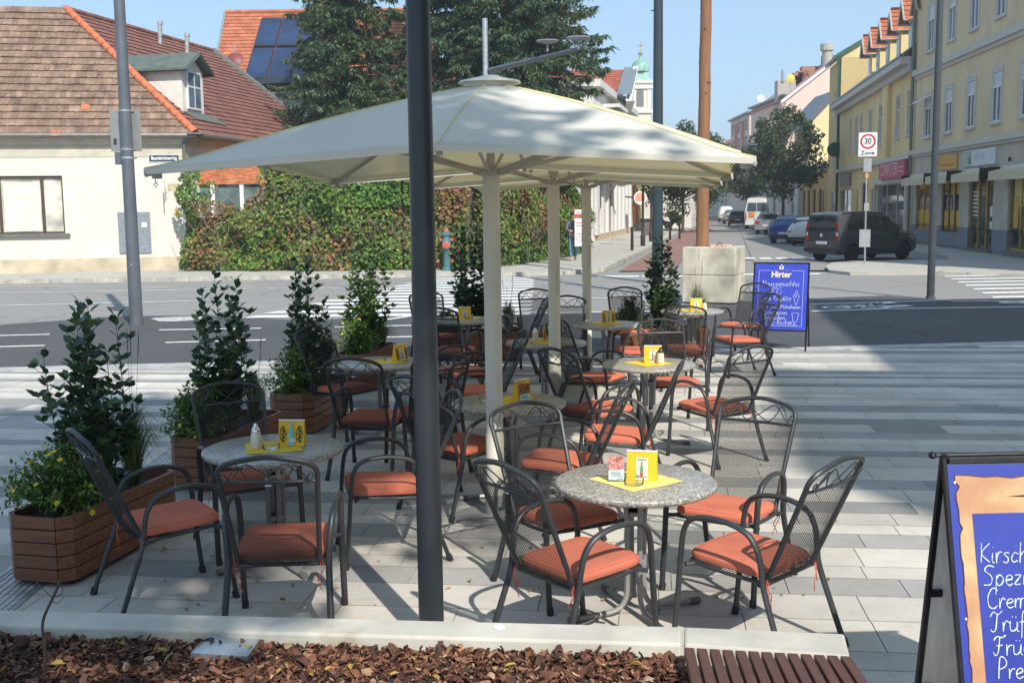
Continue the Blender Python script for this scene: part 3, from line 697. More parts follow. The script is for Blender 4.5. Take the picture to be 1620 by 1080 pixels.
# (heading clockwise from the view, x, y, label)
CH = [
 (55, -1.98, 6.2, 'grey mesh chair turned sideways beside the nearest planter box, left of the front left table'),
 (-3, -1.21, 5.70, 'grey mesh chair with its back to the camera in front of the front left table'),
 (152, -1.73, 7.10, 'grey mesh chair behind the front left table, before the second planter box'),
 (-104, -.82, 6.93, 'grey mesh chair right of the front left table, half hidden by the dark lamp pole'),
 (52, .31, 5.34, 'grey mesh chair at front left of the nearest granite table, legs behind the edging'),
 (151, .29, 6.18, 'grey mesh chair behind the nearest granite table, left side, before the first parasol pole'),
 (-45, 1.19, 5.39, 'grey mesh chair at front right of the nearest granite table, one leg past the edging'),
 (-146, 1.23, 6.26, 'grey mesh chair behind the nearest granite table on its right side'),
 (-32, 1.74, 9.5, 'grey mesh chair on the right of the sunlit table with the dark-topped sugar shaker'),
 (172, 1.58, 10.88, 'grey mesh chair behind the sunlit table with the dark-topped sugar shaker'),
 (120, .85, 11.2, 'grey mesh chair far left of the sunlit table, by the second parasol pole'),
 (52, .72, 9.42, 'grey mesh chair on the near left of the sunlit table, its back seen edgewise'),
 (-72, .33, 7.5, 'grey mesh chair just behind the chair left of the nearest granite table, seat half shaded'),
 (-78, .80, 8.35, 'grey mesh chair with its back to the sunlit table, facing the shaded middle table'),
 (42, -.40, 8.05, 'grey mesh chair right behind the dark lamp pole, facing the shaded middle table'),
 (-100, -.34, 10.45, 'grey mesh chair seen edgewise left of the first parasol pole, behind the shaded middle table'),
 (128, -1.62, 10.72, 'grey mesh chair at the third planter box, left of the table with two yellow cards'),
 (12, -1.17, 9.15, 'grey mesh chair with its back to the camera at the table with two yellow cards'),
 (-22, -.74, 9.3, 'grey mesh chair left of the dark lamp pole at the table with two yellow cards'),
 (-112, -.50, 11.75, 'grey mesh chair behind the dark lamp pole, between the fourth planter and first parasol pole'),
 (160, -1.03, 14.95, 'grey mesh chair behind the far left table, before the zebra crossing'),
 (18, -.72, 13.4, 'grey mesh chair before the far left table, back cut by the dark pole'),
 (-95, -.02, 14.1, 'grey mesh chair between the far left table and the first parasol pole'),
 (188, .66, 13.95, 'grey mesh chair just left of the third parasol pole, behind the second parasol pole'),
 (176, .37, 15.2, 'grey mesh chair at the edge of the asphalt, left of the second parasol pole'),
 (178, 1.62, 15.3, 'grey mesh chair before the low yellow-flowered shrub at the far planter box'),
 (-97, 1.50, 13.2, 'grey mesh chair seen edgewise on the right of the table by the third parasol pole'),
 (-140, 3.28, 15.9, 'grey mesh chair at the far right table, before the concrete block'),
 (-105, 2.92, 14.2, 'grey mesh chair on the near right of the far right table, before the blue board'),
 (10, 2.08, 13.25, 'grey mesh chair in front of the far right table, its back to the camera'),
]
for hd, x, y, lab in CH:
    place(chair0, usedc, (x, y, 0), R(-hd), lab, 'chairs around the cafe tables')

# ---------- tables ----------
def terrazzo():
    m, nt, b = newmat('granite_look_top')
    tc = node(nt, 'ShaderNodeTexCoord')
    v = node(nt, 'ShaderNodeTexVoronoi'); v.inputs['Scale'].default_value = 125; nt.links.new(tc.outputs['Object'], v.inputs['Vector'])
    sp = node(nt, 'ShaderNodeSeparateColor'); nt.links.new(v.outputs['Color'], sp.inputs[0])
    c = ramp(nt, sp.outputs[0], [(0, (.14, .13, .11)), (.3, (.25, .235, .205)), (.62, (.36, .34, .30)), (.85, (.48, .45, .40)), (1, (.58, .55, .49))])
    c = mix(nt, .6, c, ramp(nt, noise(nt, 4, 5), [(.3, (.85,) * 3), (.7, (1.1,) * 3)]), 'MULTIPLY')
    nt.links.new(c, b.inputs['Base Color']); b.inputs['Roughness'].default_value = .3
    return m
M_TOP = terrazzo(); M_TUBE = mat('grey_table_tube', (.30, .295, .28), .42, .3, var=.1, scale=12)
TH = .735; TR = .43
def make_table():
    t = thing('bistro_table', 'table', 'table')
    tp = MB(); tp.lathe([(TR - .02, -.004 + TH - .034), (TR - .006, TH - .032), (TR, TH - .024), (TR + .001, TH - .012), (TR - .003, TH - .004), (TR - .012, TH), (.001, TH)], 72)
    tp.build('tabletop', M_TOP, t, smooth=True)
    ba = MB()
    ba.lathe([(.11, TH - .05), (.11, TH - .04)], 20)
    for z in (.30, .56): ba.box((0, 0, z), (.085, .085, .022)); ba.box((0, 0, z), (.085, .085, .022), rz=R(45))
    ba.build('support_collar', M_TUBE, t)
    for k in range(4):
        a = k * math.pi / 2 + R(8); d = V((math.cos(a), math.sin(a), 0))
        lg = MB(); P = [d * .17 + V((0, 0, TH - .047)), d * .11 + V((0, 0, TH - .052)), d * .07 + V((0, 0, TH - .1)), d * .055 + V((0, 0, TH - .17)), d * .05 + V((0, 0, .45)), d * .05 + V((0, 0, .16)), d * .062 + V((0, 0, .085)), d * .10 + V((0, 0, .042)), d * .17 + V((0, 0, .027)), d * .36 + V((0, 0, .02))]
        lg.tube(spl(P, 5), .0155, 8); l = lg.build('leg', M_TUBE, t, smooth=True)
        mb = MB(); mb.tube([d * .335 + V((0, 0, .0205)), d * .395 + V((0, 0, .0195))], .0195, 10); mb.build('foot_cap', mat_foot, l)
    return t
mat_foot = mat('grey_plastic_cap', (.12, .12, .12), .55)
table0 = make_table(); usedt = [False]
TB = dict(
 A=(-1.48, 6.75, 'front left round granite-look table in the shade, between the two nearest planter boxes'),
 B=(.65, 5.81, 'nearest round granite-look table, sunlit, at the right front with a pink card'),
 C=(1.26, 10.18, 'sunlit round granite-look table right of the second parasol pole, with a dark-topped shaker'),
 D=(-.03, 8.26, 'shaded round granite-look table behind the first parasol pole, with a photo card'),
 E=(-1.23, 10.49, 'shaded round table left of the dark lamp pole by the third planter box'),
 F=(-.61, 14.37, 'far left round table just right of the dark lamp pole, before the laurel'),
 G=(.37, 11.9, 'round table cut by the second parasol pole, with a pale-topped sugar shaker'),
 H=(1.17, 13.63, 'round table right in front of the third parasol pole'),
 I=(2.47, 15.2, 'far right round table beside the concrete block'))
for k, (x, y, lab) in TB.items(): place(table0, usedt, (x, y, 0), rnd.uniform(0, 1.5), lab, 'round cafe tables')

# ---------- what stands on the tables ----------
M_NAP = mat('yellow_paper', (.72, .53, .035), .8, var=.05, scale=5, bs=.15, bsc=30)
M_NAP2 = mat('pale_yellow_paper', (.80, .66, .20), .8, var=.05, scale=5)
M_CARD = mat('orange_yellow_card', (.80, .47, .012), .55, var=.07, scale=9)
M_WHITE = mat('white_card_edge', (.8, .8, .78), .6, var=.05)
M_INK = mat('black_ink', (.03, .022, .015), .7)
M_GLASS = thin_glass('clear_glass'); M_ACR = glass_mat('acrylic', (.97, .98, .98), .03)
M_PORC = mat('sugar_filled_glass', (.72, .66, .52), .25, var=.06, coat=.5)
M_CHROME = mat('chrome_lid', (.7, .7, .7), .15, 1.0, var=.03)
M_BROWNLID = mat('dark_brown_lid', (.03, .02, .017), .3)
M_GREENB = mat('printed_green_bottle', (.10, .26, .15), .6, var=.2, scale=30); M_TEALB = mat('printed_teal_bottle', (.22, .50, .47), .6, var=.2, scale=30)
M_REDL = mat('printed_red_label', (.45, .07, .06), .6); M_PAPER = mat('printed_pale_paper', (.62, .60, .50), .6, var=.15, scale=20)
M_CREAMP = mat('printed_pink_cake', (.55, .22, .20), .6, var=.5, scale=60); M_BLUEP = mat('printed_pale_blue', (.55, .70, .74), .6, var=.06)
M_BROWNP = mat('printed_brown_food', (.25, .09, .04), .6, var=.6, scale=70)
def napkin(k, rz, s, lab, pale=False):
    x, y, _ = TB[k]
    mb = MB(); N = 8; vs = []
    for j in range(N + 1):
        for i in range(N + 1):
            u, v = i / N - .5, j / N - .5
            vs.append((u * s, v * s, .0012 + .0012 * math.sin(9 * u + 4 * v) + .004 * max(0, abs(u + v) - .8)))
    mb.add(vs, [(j * (N + 1) + i, j * (N + 1) + i + 1, (j + 1) * (N + 1) + i + 1, (j + 1) * (N + 1) + i) for j in range(N) for i in range(N)])
    o = mb.build('paper_napkin', M_NAP2 if pale else M_NAP, loc=(x, y, TH + .001), rz=rz)
    m = o.modifiers.new('s', 'SOLIDIFY'); m.thickness = .001; m.offset = 1
    tag(o, lab, 'napkin', 'yellow paper squares on the cafe tables')
def make_menu(style):
    t = thing('menu_holder', 'menu', 'menu card')
    W, Hh, D = .16, .155, .07
    mb = MB(); mb.prism([(-W / 2, -D / 2, 0), (-W / 2, D / 2, 0), (-W / 2, .006, Hh), (-W / 2, -.006, Hh)], (W, 0, 0)); mb.build('card', M_CARD, t)
    mb = MB(); mb.box((0, 0, Hh + .002), (W + .004, .016, .006)); mb.build('top_edge', M_WHITE, t)
    sl = math.atan2(D / 2 - .006, Hh)
    M = Matrix.Translation((0, -D / 2, 0)) @ Matrix.Rotation(-sl, 4, 'X')   # face plane: x, z up the slope
    def face(pts, m, nm, par, off=.0015):
        q = MB()
        for poly in pts: q.prism([M @ V((a, -off, c)) for a, c in poly], (0, -.0006, 0))
        return q.build(nm, m, par)
    if style == 'print':
        bt = [(-.012, .04), (-.012, .09), (-.006, .115), (-.006, .14), (.006, .14), (.006, .115), (.012, .09), (.012, .04)]
        for sx, cx in ((-1, -.048), (1, .055)):   # loose doodle lettering
            q = MB()
            for w_ in range(7):
                pts = [V((cx + .014 * math.sin(w_ * 1.7 + k) * (1 + .3 * math.cos(k * 2.1)) * (1 if w_ % 2 else .6), -.003, .032 + w_ * .014 + .009 * math.sin(k * 1.3 + w_))) for k in range(6)]
                q.tube([M @ p for p in spl(pts, 3)], .0022, 4)
            q.tube([M @ V((cx + .023 * math.cos(a) , -.003, .075 + .045 * math.sin(a))) for a in [R(100 + 24 * k) for k in range(8)]], .0018, 4)
            q.build('black_lettering', M_INK, t)
        face([[(-.018, .005), (-.018, .075), (-.007, .115), (-.006, .15), (.006, .15), (.007, .115), (.018, .075), (.018, .005)]], M_TEALB, 'bottle_print', t, .012)
        face([[(-.016, .03), (.03, .025), (.03, .05), (-.016, .055)]], M_PAPER, 'label_print', t, .0135)
    elif style == 'doodle':
        for cx in (-.058, .058):
            q = MB()
            for w_ in range(7):
                pts = [V((cx + .013 * math.sin(w_ * 1.7 + k), -.003, .03 + w_ * .014 + .009 * math.sin(k * 1.3 + w_))) for k in range(6)]
                q.tube([M @ p for p in spl(pts, 3)], .0022, 4)
            q.build('black_lettering', M_INK, t)
        insert(face, t, 1)
    else: insert(face, t, 0)
    return t
def insert(face, t, dark):
    p = face([[(-.033, .006), (.033, .006), (.033, .125), (-.033, .125)]], M_PAPER, 'inserted_card', t, .004)
    face([[(-.007, .035), (-.007, .072), (-.003, .085), (-.003, .103), (.003, .103), (.003, .085), (.007, .072), (.007, .035)]], M_GREENB, 'bottle_print', p, .0062)
    face([[(-.0075, .02), (.0075, .02), (.0075, .045), (-.0075, .045)]], M_REDL, 'label_print', p, .0068)
    face([[(-.022, .112), (.022, .112), (.022, .117), (-.022, .117)], [(-.03, .022), (-.012, .02), (-.012, .03), (-.03, .034)], [(.012, .02), (.03, .022), (.03, .026), (.012, .026)]], M_GREENB, 'small_print', p, .0064)
menus = {s: [make_menu(s), [False]] for s in ('print', 'plain', 'doodle')}
def menu(k, style, dx, dy, rz, lab):
    x, y, _ = TB[k]; p, u = menus[style]
    place(p, u, (x + dx, y + dy, TH + .003), rz, lab, 'yellow menu holders on the cafe tables')
def make_ashtray():
    mb = MB(); mb.lathe([(.045, 0), (.05, .004), (.052, .03), (.048, .033), (.043, .03), (.038, .010), (.001, .008)], 28)
    return mb.build('ashtray', M_GLASS, smooth=True)
ash0 = make_ashtray(); tag(ash0, cat='ashtray'); usea = [False]
def ashtray(k, dx, dy, lab):
    x, y, _ = TB[k]; place(ash0, usea, (x + dx, y + dy, TH + .004), 0, lab, 'glass ashtrays on the cafe tables')
def make_shaker(dark):
    t = thing('sugar_shaker', 'shaker', 'sugar shaker')
    mb = MB(); mb.lathe([(.034, 0), (.036, .004), (.034, .05), (.029, .095), (.027, .10)], 24); mb.build('glass_body', M_PORC, t, smooth=True)
    mb = MB(); mb.lathe([(.028, .10), (.028, .112), (.024, .118), (.013, .135), (.011, .15), (.001, .151)], 20)
    if not dark: mb.prism([(-.006, -.012, .118), (-.006, .022, .118), (-.006, .014, .15), (-.006, -.002, .138)], (.012, 0, 0))
    mb.build('pouring_lid', M_BROWNLID if dark else M_CHROME, t, smooth=True)
    return t
sh0 = make_shaker(False); shd = make_shaker(True); us0 = [False]; usd = [False]
def shaker(k, dx, dy, lab, dark=False):
    x, y, _ = TB[k]; place(shd if dark else sh0, usd if dark else us0, (x + dx, y + dy, TH + .004), .6, lab, 'sugar shakers on the cafe tables')
def make_stand(food):
    t = thing('acrylic_card_stand', 'stand', 'card stand')
    mb = MB(); mb.box((0, 0, .072), (.088, .004, .144)); mb.box((0, .012, .003), (.088, .05, .004)); mb.build('acrylic_panel', M_ACR, t)
    f = MB(); f.prism([(-.041, -.0032, .058), (.041, -.0032, .066), (.041, -.0032, .138), (-.041, -.0032, .138)], (0, -.0006, 0)); p = f.build('food_photo', food, t)
    f = MB(); f.prism([(-.041, -.003, .006), (.041, -.003, .006), (.041, -.003, .0655), (-.041, -.003, .0575)], (0, -.0006, 0)); q = f.build('text_panel', M_BLUEP, t)
    f = MB()
    for i in range(3): f.box((-.006 + .004 * i, -.0038, .047 - .009 * i), (.055, .0006, .0028))
    f.box((.02, -.0038, .014), (.03, .0006, .003)); f.build('printed_lines', M_INK, q)
    return t
stp = make_stand(M_CREAMP); stb = make_stand(M_BROWNP)
napkin('A', .25, .33, 'yellow paper square on the front left table under a shaker'); napkin('B', .62, .36, 'yellow paper square on the nearest table, one corner toward the camera', True)
napkin('C', .55, .34, 'yellow paper square on the sunlit table with the dark-topped shaker'); napkin('D', .6, .36, 'yellow paper square on the shaded table behind the first parasol pole')
napkin('E', .5, .34, 'yellow paper square on the table left of the dark lamp pole'); napkin('F', .3, .33, 'yellow paper square on the far left table right of the dark pole')
napkin('G', .35, .34, 'yellow paper square on the table cut by the second parasol pole'); napkin('H', .35, .34, 'yellow paper square on the table before the third parasol pole'); napkin('I', .5, .34, 'yellow paper square on the far right table by the concrete block')
menu('A', 'print', .11, .05, -.08, 'yellow menu holder with teal bottle print on the front left table'); menu('B', 'plain', .035, .0, -.22, 'large yellow menu holder with green bottle card on the nearest table')
menu('C', 'plain', .04, .03, -.12, 'yellow menu holder with white card on the sunlit table'); menu('F', 'plain', -.0, .03, .2, 'yellow menu holder on the far left table'); menu('G', 'doodle', .05, .02, -.15, 'yellow menu holder half hidden by the second parasol pole')
menu('H', 'doodle', .02, .02, .05, 'yellow menu holder with black doodles before the third parasol pole'); menu('I', 'plain', .06, .03, -.05, 'yellow menu holder on the far right table by the concrete block'); menu('E', 'doodle', .16, .06, .9, 'yellow menu holder turned sideways on the table left of the dark pole'); menu('D', 'plain', .1, .04, .9, 'yellow menu holder seen edgewise beside the first parasol pole')
ashtray('A', -.0, -.06, 'clear glass ashtray on the front left table'); ashtray('B', -.02, -.10, 'clear glass ashtray on the nearest table before the yellow card'); ashtray('D', -.17, .0, 'clear glass ashtray on the shaded table behind the first parasol pole')
ashtray('E', .05, .1, 'clear glass ashtray on the table left of the dark lamp pole'); ashtray('F', .06, -.05, 'clear glass ashtray on the far left table')
shaker('A', -.10, -.02, 'sugar shaker with slanted chrome lid on the front left table'); shaker('G', -.12, -.03, 'pale sugar shaker on the table cut by the second parasol pole'); shaker('C', .10, -.05, 'sugar shaker with dark brown lid on the sunlit table', True); shaker('I', .17, .0, 'sugar shaker with dark lid on the far right table', True)
x, y, _ = TB['B']; place(stp, [False], (x - .105, y - .02, TH + .003), -.12, 'clear stand with pink cake photo on the nearest table')
x, y, _ = TB['D']; place(stb, [False], (x + .12, y - .04, TH + .003), .35, 'clear stand with brown food photo on the shaded table behind the first parasol pole')
# ---------- three big cream parasols in a row ----------
def canopy_mat():
    m, nt, b = newmat('cream_canvas')
    f = noise(nt, 900, 2); c = ramp(nt, noise(nt, 1.2, 4), [(.3, (.79, .805, .775)), (.7, (.85, .865, .835))])
    nt.links.new(c, b.inputs['Base Color']); b.inputs['Roughness'].default_value = .85; b.inputs['Specular IOR Level'].default_value = .2
    bump(nt, b, f, .15, .002)
    t = node(nt, 'ShaderNodeBsdfTranslucent'); t.inputs['Color'].default_value = (.88, .78, .50, 1)
    mx = node(nt, 'ShaderNodeMixShader'); mx.inputs[0].default_value = .42; out = nt.nodes['Material Output']
    nt.links.new(b.outputs[0], mx.inputs[1]); nt.links.new(t.outputs[0], mx.inputs[2]); nt.links.new(mx.outputs[0], out.inputs['Surface'])
    return m
M_CANV = canopy_mat(); M_PIPE = mat('yellow_piping', (.70, .60, .32), .8, var=.05)
M_ALU = mat('cream_painted_pole', (.60, .57, .48), .45, var=.05, scale=4, spec=.4); M_RIB = mat('grey_beige_rib', (.40, .38, .34), .5, var=.06)
M_HOOK = mat('steel_hook', (.35, .35, .33), .35, .8)
UH = 1.68
def make_umbrella():
    t = thing('parasol', 'parasol', 'parasol')
    mb = MB(); mb.lathe([(.064, 0), (.064, .6), (.060, .605), (.060, 2.42)], 28); mb.build('pole', M_ALU, t, smooth=True)
    mb = MB(); mb.lathe([(.30, 0), (.30, .012), (.10, .02), (.078, .03), (.074, .16), (.07, .17)], 32); mb.build('base_plate', mat_base, t, smooth=True)
    mb = MB(); mb.lathe([(.03, 2.4), (.03, 2.98)], 12); mb.build('inner_mast', M_RIB, t)
    AZ = 3.10; top = .17; TZ = 2.99
    rim = [(-1, -1), (0, -1), (1, -1), (1, 0), (1, 1), (0, 1), (-1, 1), (-1, 0)]
    def rz_(i): return 2.405 if i % 2 == 0 else 2.525
    def pt(i, s):
        """s 0 at the vent ring, 1 at the rim, along rib i"""
        x, y = rim[i]; L = math.hypot(x, y); d = V((x / L, y / L, 0)); r1 = UH * L
        r = top + (r1 - top) * s; z = TZ + (rz_(i) - TZ) * s
        z += .035 * math.sin(math.pi * s) * (1 - .4 * s)
        if s > .9 and i % 2 == 0: z += .02 * ((s - .9) / .1)
        return d * r + V((0, 0, z))
    cn = MB(); NS = 12; NT = 8; vs = []; fs = []
    ringv = []
    for i in range(8):
        for q in range(NT):
            f = q / NT; col = []
            for k in range(NS + 1):
                s = k / NS; p = pt(i, s).lerp(pt((i + 1) % 8, s), f)
                p.z -= .035 * math.sin(math.pi * f) * s * (1 - s) * 2.2
                e = math.sin(math.pi * f) * s * s * .018; p = V((p.x * (1 - e), p.y * (1 - e), p.z))
                col.append(p)
            ringv.append(col)
    nc = len(ringv)
    for col in ringv: vs += col
    for c in range(nc):
        for k in range(NS):
            a = c * (NS + 1) + k; b = ((c + 1) % nc) * (NS + 1) + k
            fs.append((a, a + 1, b + 1, b))
    cn.add(vs, fs)
    can = cn.build('canopy', M_CANV, t, smooth=True, auto=60)
    md = can.modifiers.new('s', 'SOLIDIFY'); md.thickness = .003; md.offset = 0
    pp = MB()
    for i in range(8): pp.tube([pt(i, k / 16) + V((0, 0, .002)) for k in range(17)], .006, 6)
    pp.build('ridge_piping', M_PIPE, can)
    hm = MB()   # hem: a narrow doubled band hanging at the rim
    for c in range(nc):
        a = ringv[c][NS]; b = ringv[(c + 1) % nc][NS]
        o = V((a.x, a.y, 0)).normalized() * .004
        hm.prism([a + o, b + o, b + o + V((0, 0, -.032)), a + o + V((0, 0, -.032))], -o * .8)
    hm.build('hem', M_CANV, can)
    vt = MB(); vt.lathe([(.20, 3.015), (.215, 3.02), (.20, 3.035), (.10, 3.055), (.05, 3.07), (.001, 3.073)], 32); vt.lathe([(.17, 2.98), (.175, 3.018)], 32)
    vt.build('vent_cap', mat('cream_cap', (.66, .63, .53), .5, var=.05), t, smooth=True)
    hb = MB(); hb.lathe([(.075, 2.40), (.10, 2.405), (.10, 2.43), (.07, 2.44)], 28)
    for k in range(8):
        a = math.pi / 4 * k; hb.box((math.cos(a) * .105, math.sin(a) * .105, 2.43), (.04, .02, .04), rz=a)
    hub = hb.build('strut_hub', M_RIB, t, smooth=True)
    for i in range(8):
        x, y = rim[i]; L = math.hypot(x, y); d = V((x / L, y / L, 0))
        rb = MB(); rb.tube([pt(i, k / 12) + V((0, 0, -.03)) for k in range(13)], .016, 6, sx=.75)
        tip = pt(i, 1); rb.box(tip - d * .07 + V((0, 0, -.04)), (.05, .03, .028), rz=math.atan2(y, x))
        rib = rb.build('rib', M_RIB, t)
        st = MB(); m_ = pt(i, .52) + V((0, 0, -.05)); st.tube([d * .10 + V((0, 0, 2.43)), m_], .016, 6, sx=.7, up=(0, 0, 1)); st.build('strut', M_RIB, rib)
        hk = MB(); p = tip - d * .06 + V((0, 0, -.07)); hk.tube([p + V((0, 0, .02)), p, p + V((.012, 0, -.015)), p + V((0, 0, -.032)), p + V((-.012, 0, -.018)), p + V((0, 0, -.008))], .003, 5); hk.build('hook', M_HOOK, rib)
    return t
mat_base = mat('galvanised_base', (.32, .32, .31), .5, .4, var=.1)
um0 = make_umbrella(); usu = [False]
for x, y, lab in [(-.13, 7.73, 'nearest large square cream parasol with leaf shade on its canopy'), (.43, 11.16, 'middle cream parasol, mostly hidden behind the nearest one'), (.99, 14.6, 'farthest cream parasol of the row, with a white notice on its pole')]:
    o = place(um0, usu, (x, y, 0), R(-9), lab, 'cream parasols in a row over the tables')
# small printed notices on two of the poles
for o, z in ((bpy.data.objects['parasol.001'], 1.3), (bpy.data.objects['parasol.002'], 1.35)):
    mb = MB()
    for k in range(5):
        a0 = R(-66 + 6 * k); a1 = R(-60 + 6 * k)
        mb.prism([(math.cos(a0) * .0608, math.sin(a0) * .0608, z), (math.cos(a1) * .0608, math.sin(a1) * .0608, z), (math.cos(a1) * .0608, math.sin(a1) * .0608, z + .32), (math.cos(a0) * .0608, math.sin(a0) * .0608, z + .32)], (math.cos(a0) * .001, math.sin(a0) * .001, 0))
    nb = mb.build('printed_notice', mat('notice_paper', (.5, .49, .44), .5, var=.35, scale=50, dim=(1, 1, 4)), o)
# ---------- timber planters with laurel, yellow potentilla and grass ----------
M_PLK = wood_mat('stained_planks', (.135, .045, .02), (.30, .108, .045), .5, 2.2, dim=(1.2, 12, 12), coat=.15)
M_LAUREL = island_mat('laurel_leaves', [(0, (.018, .048, .018)), (.5, (.036, .08, .027)), (.85, (.07, .135, .04)), (1, (.14, .22, .055))], .35, .2, 20, trans=.12, spec=.55)
M_LAURELY = island_mat('pale_laurel_leaves', [(0, (.035, .07, .015)), (.5, (.07, .13, .03)), (.85, (.12, .20, .04)), (1, (.2, .28, .06))], .4, .2, 20, trans=.2, spec=.5)  # paler leaf greens for the laurel in the fourth box
M_STEM = mat('green_stem', (.06, .055, .025), .7, var=.2)
M_POT = island_mat('potentilla_leaves', [(0, (.045, .10, .018)), (.5, (.10, .19, .03)), (1, (.20, .30, .06))], .55, .2, 20, trans=.25)
M_FLOW = island_mat('yellow_flowers', [(0, (.80, .52, .01)), (.6, (.90, .66, .03)), (1, (.95, .75, .08))], .6, .1, 20, trans=.2)
M_GRASS = island_mat('ornamental_grass', [(0, (.05, .09, .025)), (.6, (.12, .18, .05)), (1, (.25, .25, .10))], .6, .15, 20, trans=.2)
M_PLUME = mat('grass_plume', (.22, .16, .10), .8, var=.2)
M_EARTH = mat('potting_soil', (.03, .02, .013), .95, var=.4, scale=30, bs=.5)
def make_box():
    """long axis +Y, near end at y=0"""
    t = thing('planter_box', 'planter', 'planter')
    W, L, Hh, c = .44, 1.28, .425, .075
    out = lambda k: [(-W / 2 + c, 0 + 0), (W / 2 - c, 0), (W / 2, c), (W / 2, L - c), (W / 2 - c, L), (-W / 2 + c, L), (-W / 2, L - c), (-W / 2, c)]
    O = out(0); n = 5; ph = (Hh - .03) / n
    ce = V((0, L / 2, 0))
    for i in range(n):
        z0 = .03 + i * ph + .002; mb = MB()
        for k in range(8):
            a = V((*O[k], 0)); b = V((*O[(k + 1) % 8], 0)); d = (b - a).normalized(); nn = V((d.y, -d.x, 0))
            e = .0015
            mb.prism([a + d * e + V((0, 0, z0)), b - d * e + V((0, 0, z0)), b - d * e - nn * .028 - d * .012 + V((0, 0, z0)), a + d * e - nn * .028 + d * .012 + V((0, 0, z0))], (0, 0, ph - .006))
        mb.build('plank_course', M_PLK, t, bevel=.004)
    mb = MB(); mb.prism([(x * .9, L / 2 + (y - L / 2) * .95, Hh - .07) for x, y in O], (0, 0, .01)); mb.build('soil_fill', M_EARTH, t)
    mb = MB(); mb.prism([(x * .88, L / 2 + (y - L / 2) * .94, .02) for x, y in O], (0, 0, Hh - .1)); mb.build('liner', mat_liner, t)
    for sx in (-1, 1):
        for yy in (.12, L - .12): mb = MB(); mb.box((sx * .14, yy, .015), (.07, .07, .03)); mb.build('foot', mat_liner, t)
    return t
mat_liner = mat('black_liner', (.015, .013, .012), .8)
LEAF = [(0, 0, 0), (.3, .2, .03), (.65, .21, .05), (1, 0, .0), (.65, -.21, .05), (.3, -.2, .03), (.33, 0, 0), (.68, 0, .02)]
LF = [(0, 6, 1), (1, 6, 7, 2), (2, 7, 3), (3, 7, 4), (4, 7, 6, 5), (5, 6, 0)]
def leaf(mb, p, d, l, rr, w=1.0, up=None):
    d = d.normalized(); s = d.cross(up or V((0, 0, 1)))
    s = s.normalized() if s.length > .05 else V((1, 0, 0)); n = s.cross(d)
    a = rr.uniform(-.7, .7); s2 = s * math.cos(a) + n * math.sin(a); n2 = n * math.cos(a) - s * math.sin(a)
    mb.add([p + d * (q[0] * l) + s2 * (q[1] * l * w) + n2 * (q[2] * l - .12 * l * q[0] ** 2) for q in LEAF], LF)
def laurel(seed, h, spread, y0, ml, nst=11, lsz=.092):
    t = thing('laurel_shrub', 'laurel', 'shrub'); rr = random.Random(seed)
    st = MB(); lv = MB()
    for k in range(nst):
        a = 2.4 * k + rr.uniform(-.5, .5); r0 = rr.uniform(.0, .10); r1 = (rr.uniform(.35, 1.0) if k else .05) * spread
        hh = h * (rr.uniform(.55, .99) if k else 1.0)
        b = V((math.cos(a) * r0, math.sin(a) * r0, 0)); u_ = V((math.cos(a), math.sin(a), 0)); e = u_ * r1 * rr.uniform(.7, 1.0) + V((rr.uniform(-.06, .06), rr.uniform(-.06, .06), hh)); m = u_ * r1 * 1.05 + V((0, 0, hh * .45))
        P = spl([b, b.lerp(m, .5) + V((0, 0, .03)), m, e], 9)
        st.tube(P, [.007 * (1 - .75 * i / (len(P) - 1)) for i in range(len(P))], 5)
        nl = int(hh / .021)
        for i in range(nl):
            s = .10 + .9 * i / nl; f = s * (len(P) - 1); j = min(int(f), len(P) - 2); p = P[j].lerp(P[j + 1], f - j)
            ph = i * 2.4 + k; up = .55 + .75 * s * s
            d = V((math.cos(ph), math.sin(ph), up + rr.uniform(-.35, .4)))
            leaf(lv, p + d.normalized() * .012, d, lsz * rr.uniform(.7, 1.2) * (1 - .15 * s), rr, 1.4)
            if rr.random() < .38 and s < .9:    # short side shoot
                q = p + V((math.cos(ph + 1), math.sin(ph + 1), .7)) * rr.uniform(.04, .10)
                st.tube([p, q], .002, 4)
                for z in range(4):
                    b2 = ph + 1 + z * 1.7; leaf(lv, q, V((math.cos(b2), math.sin(b2), .8 + rr.uniform(-.3, .4))), lsz * rr.uniform(.65, 1.05), rr, 1.4)
    st.build('stem', M_STEM, t, smooth=True); lv.build('foliage', ml, t)
    return t
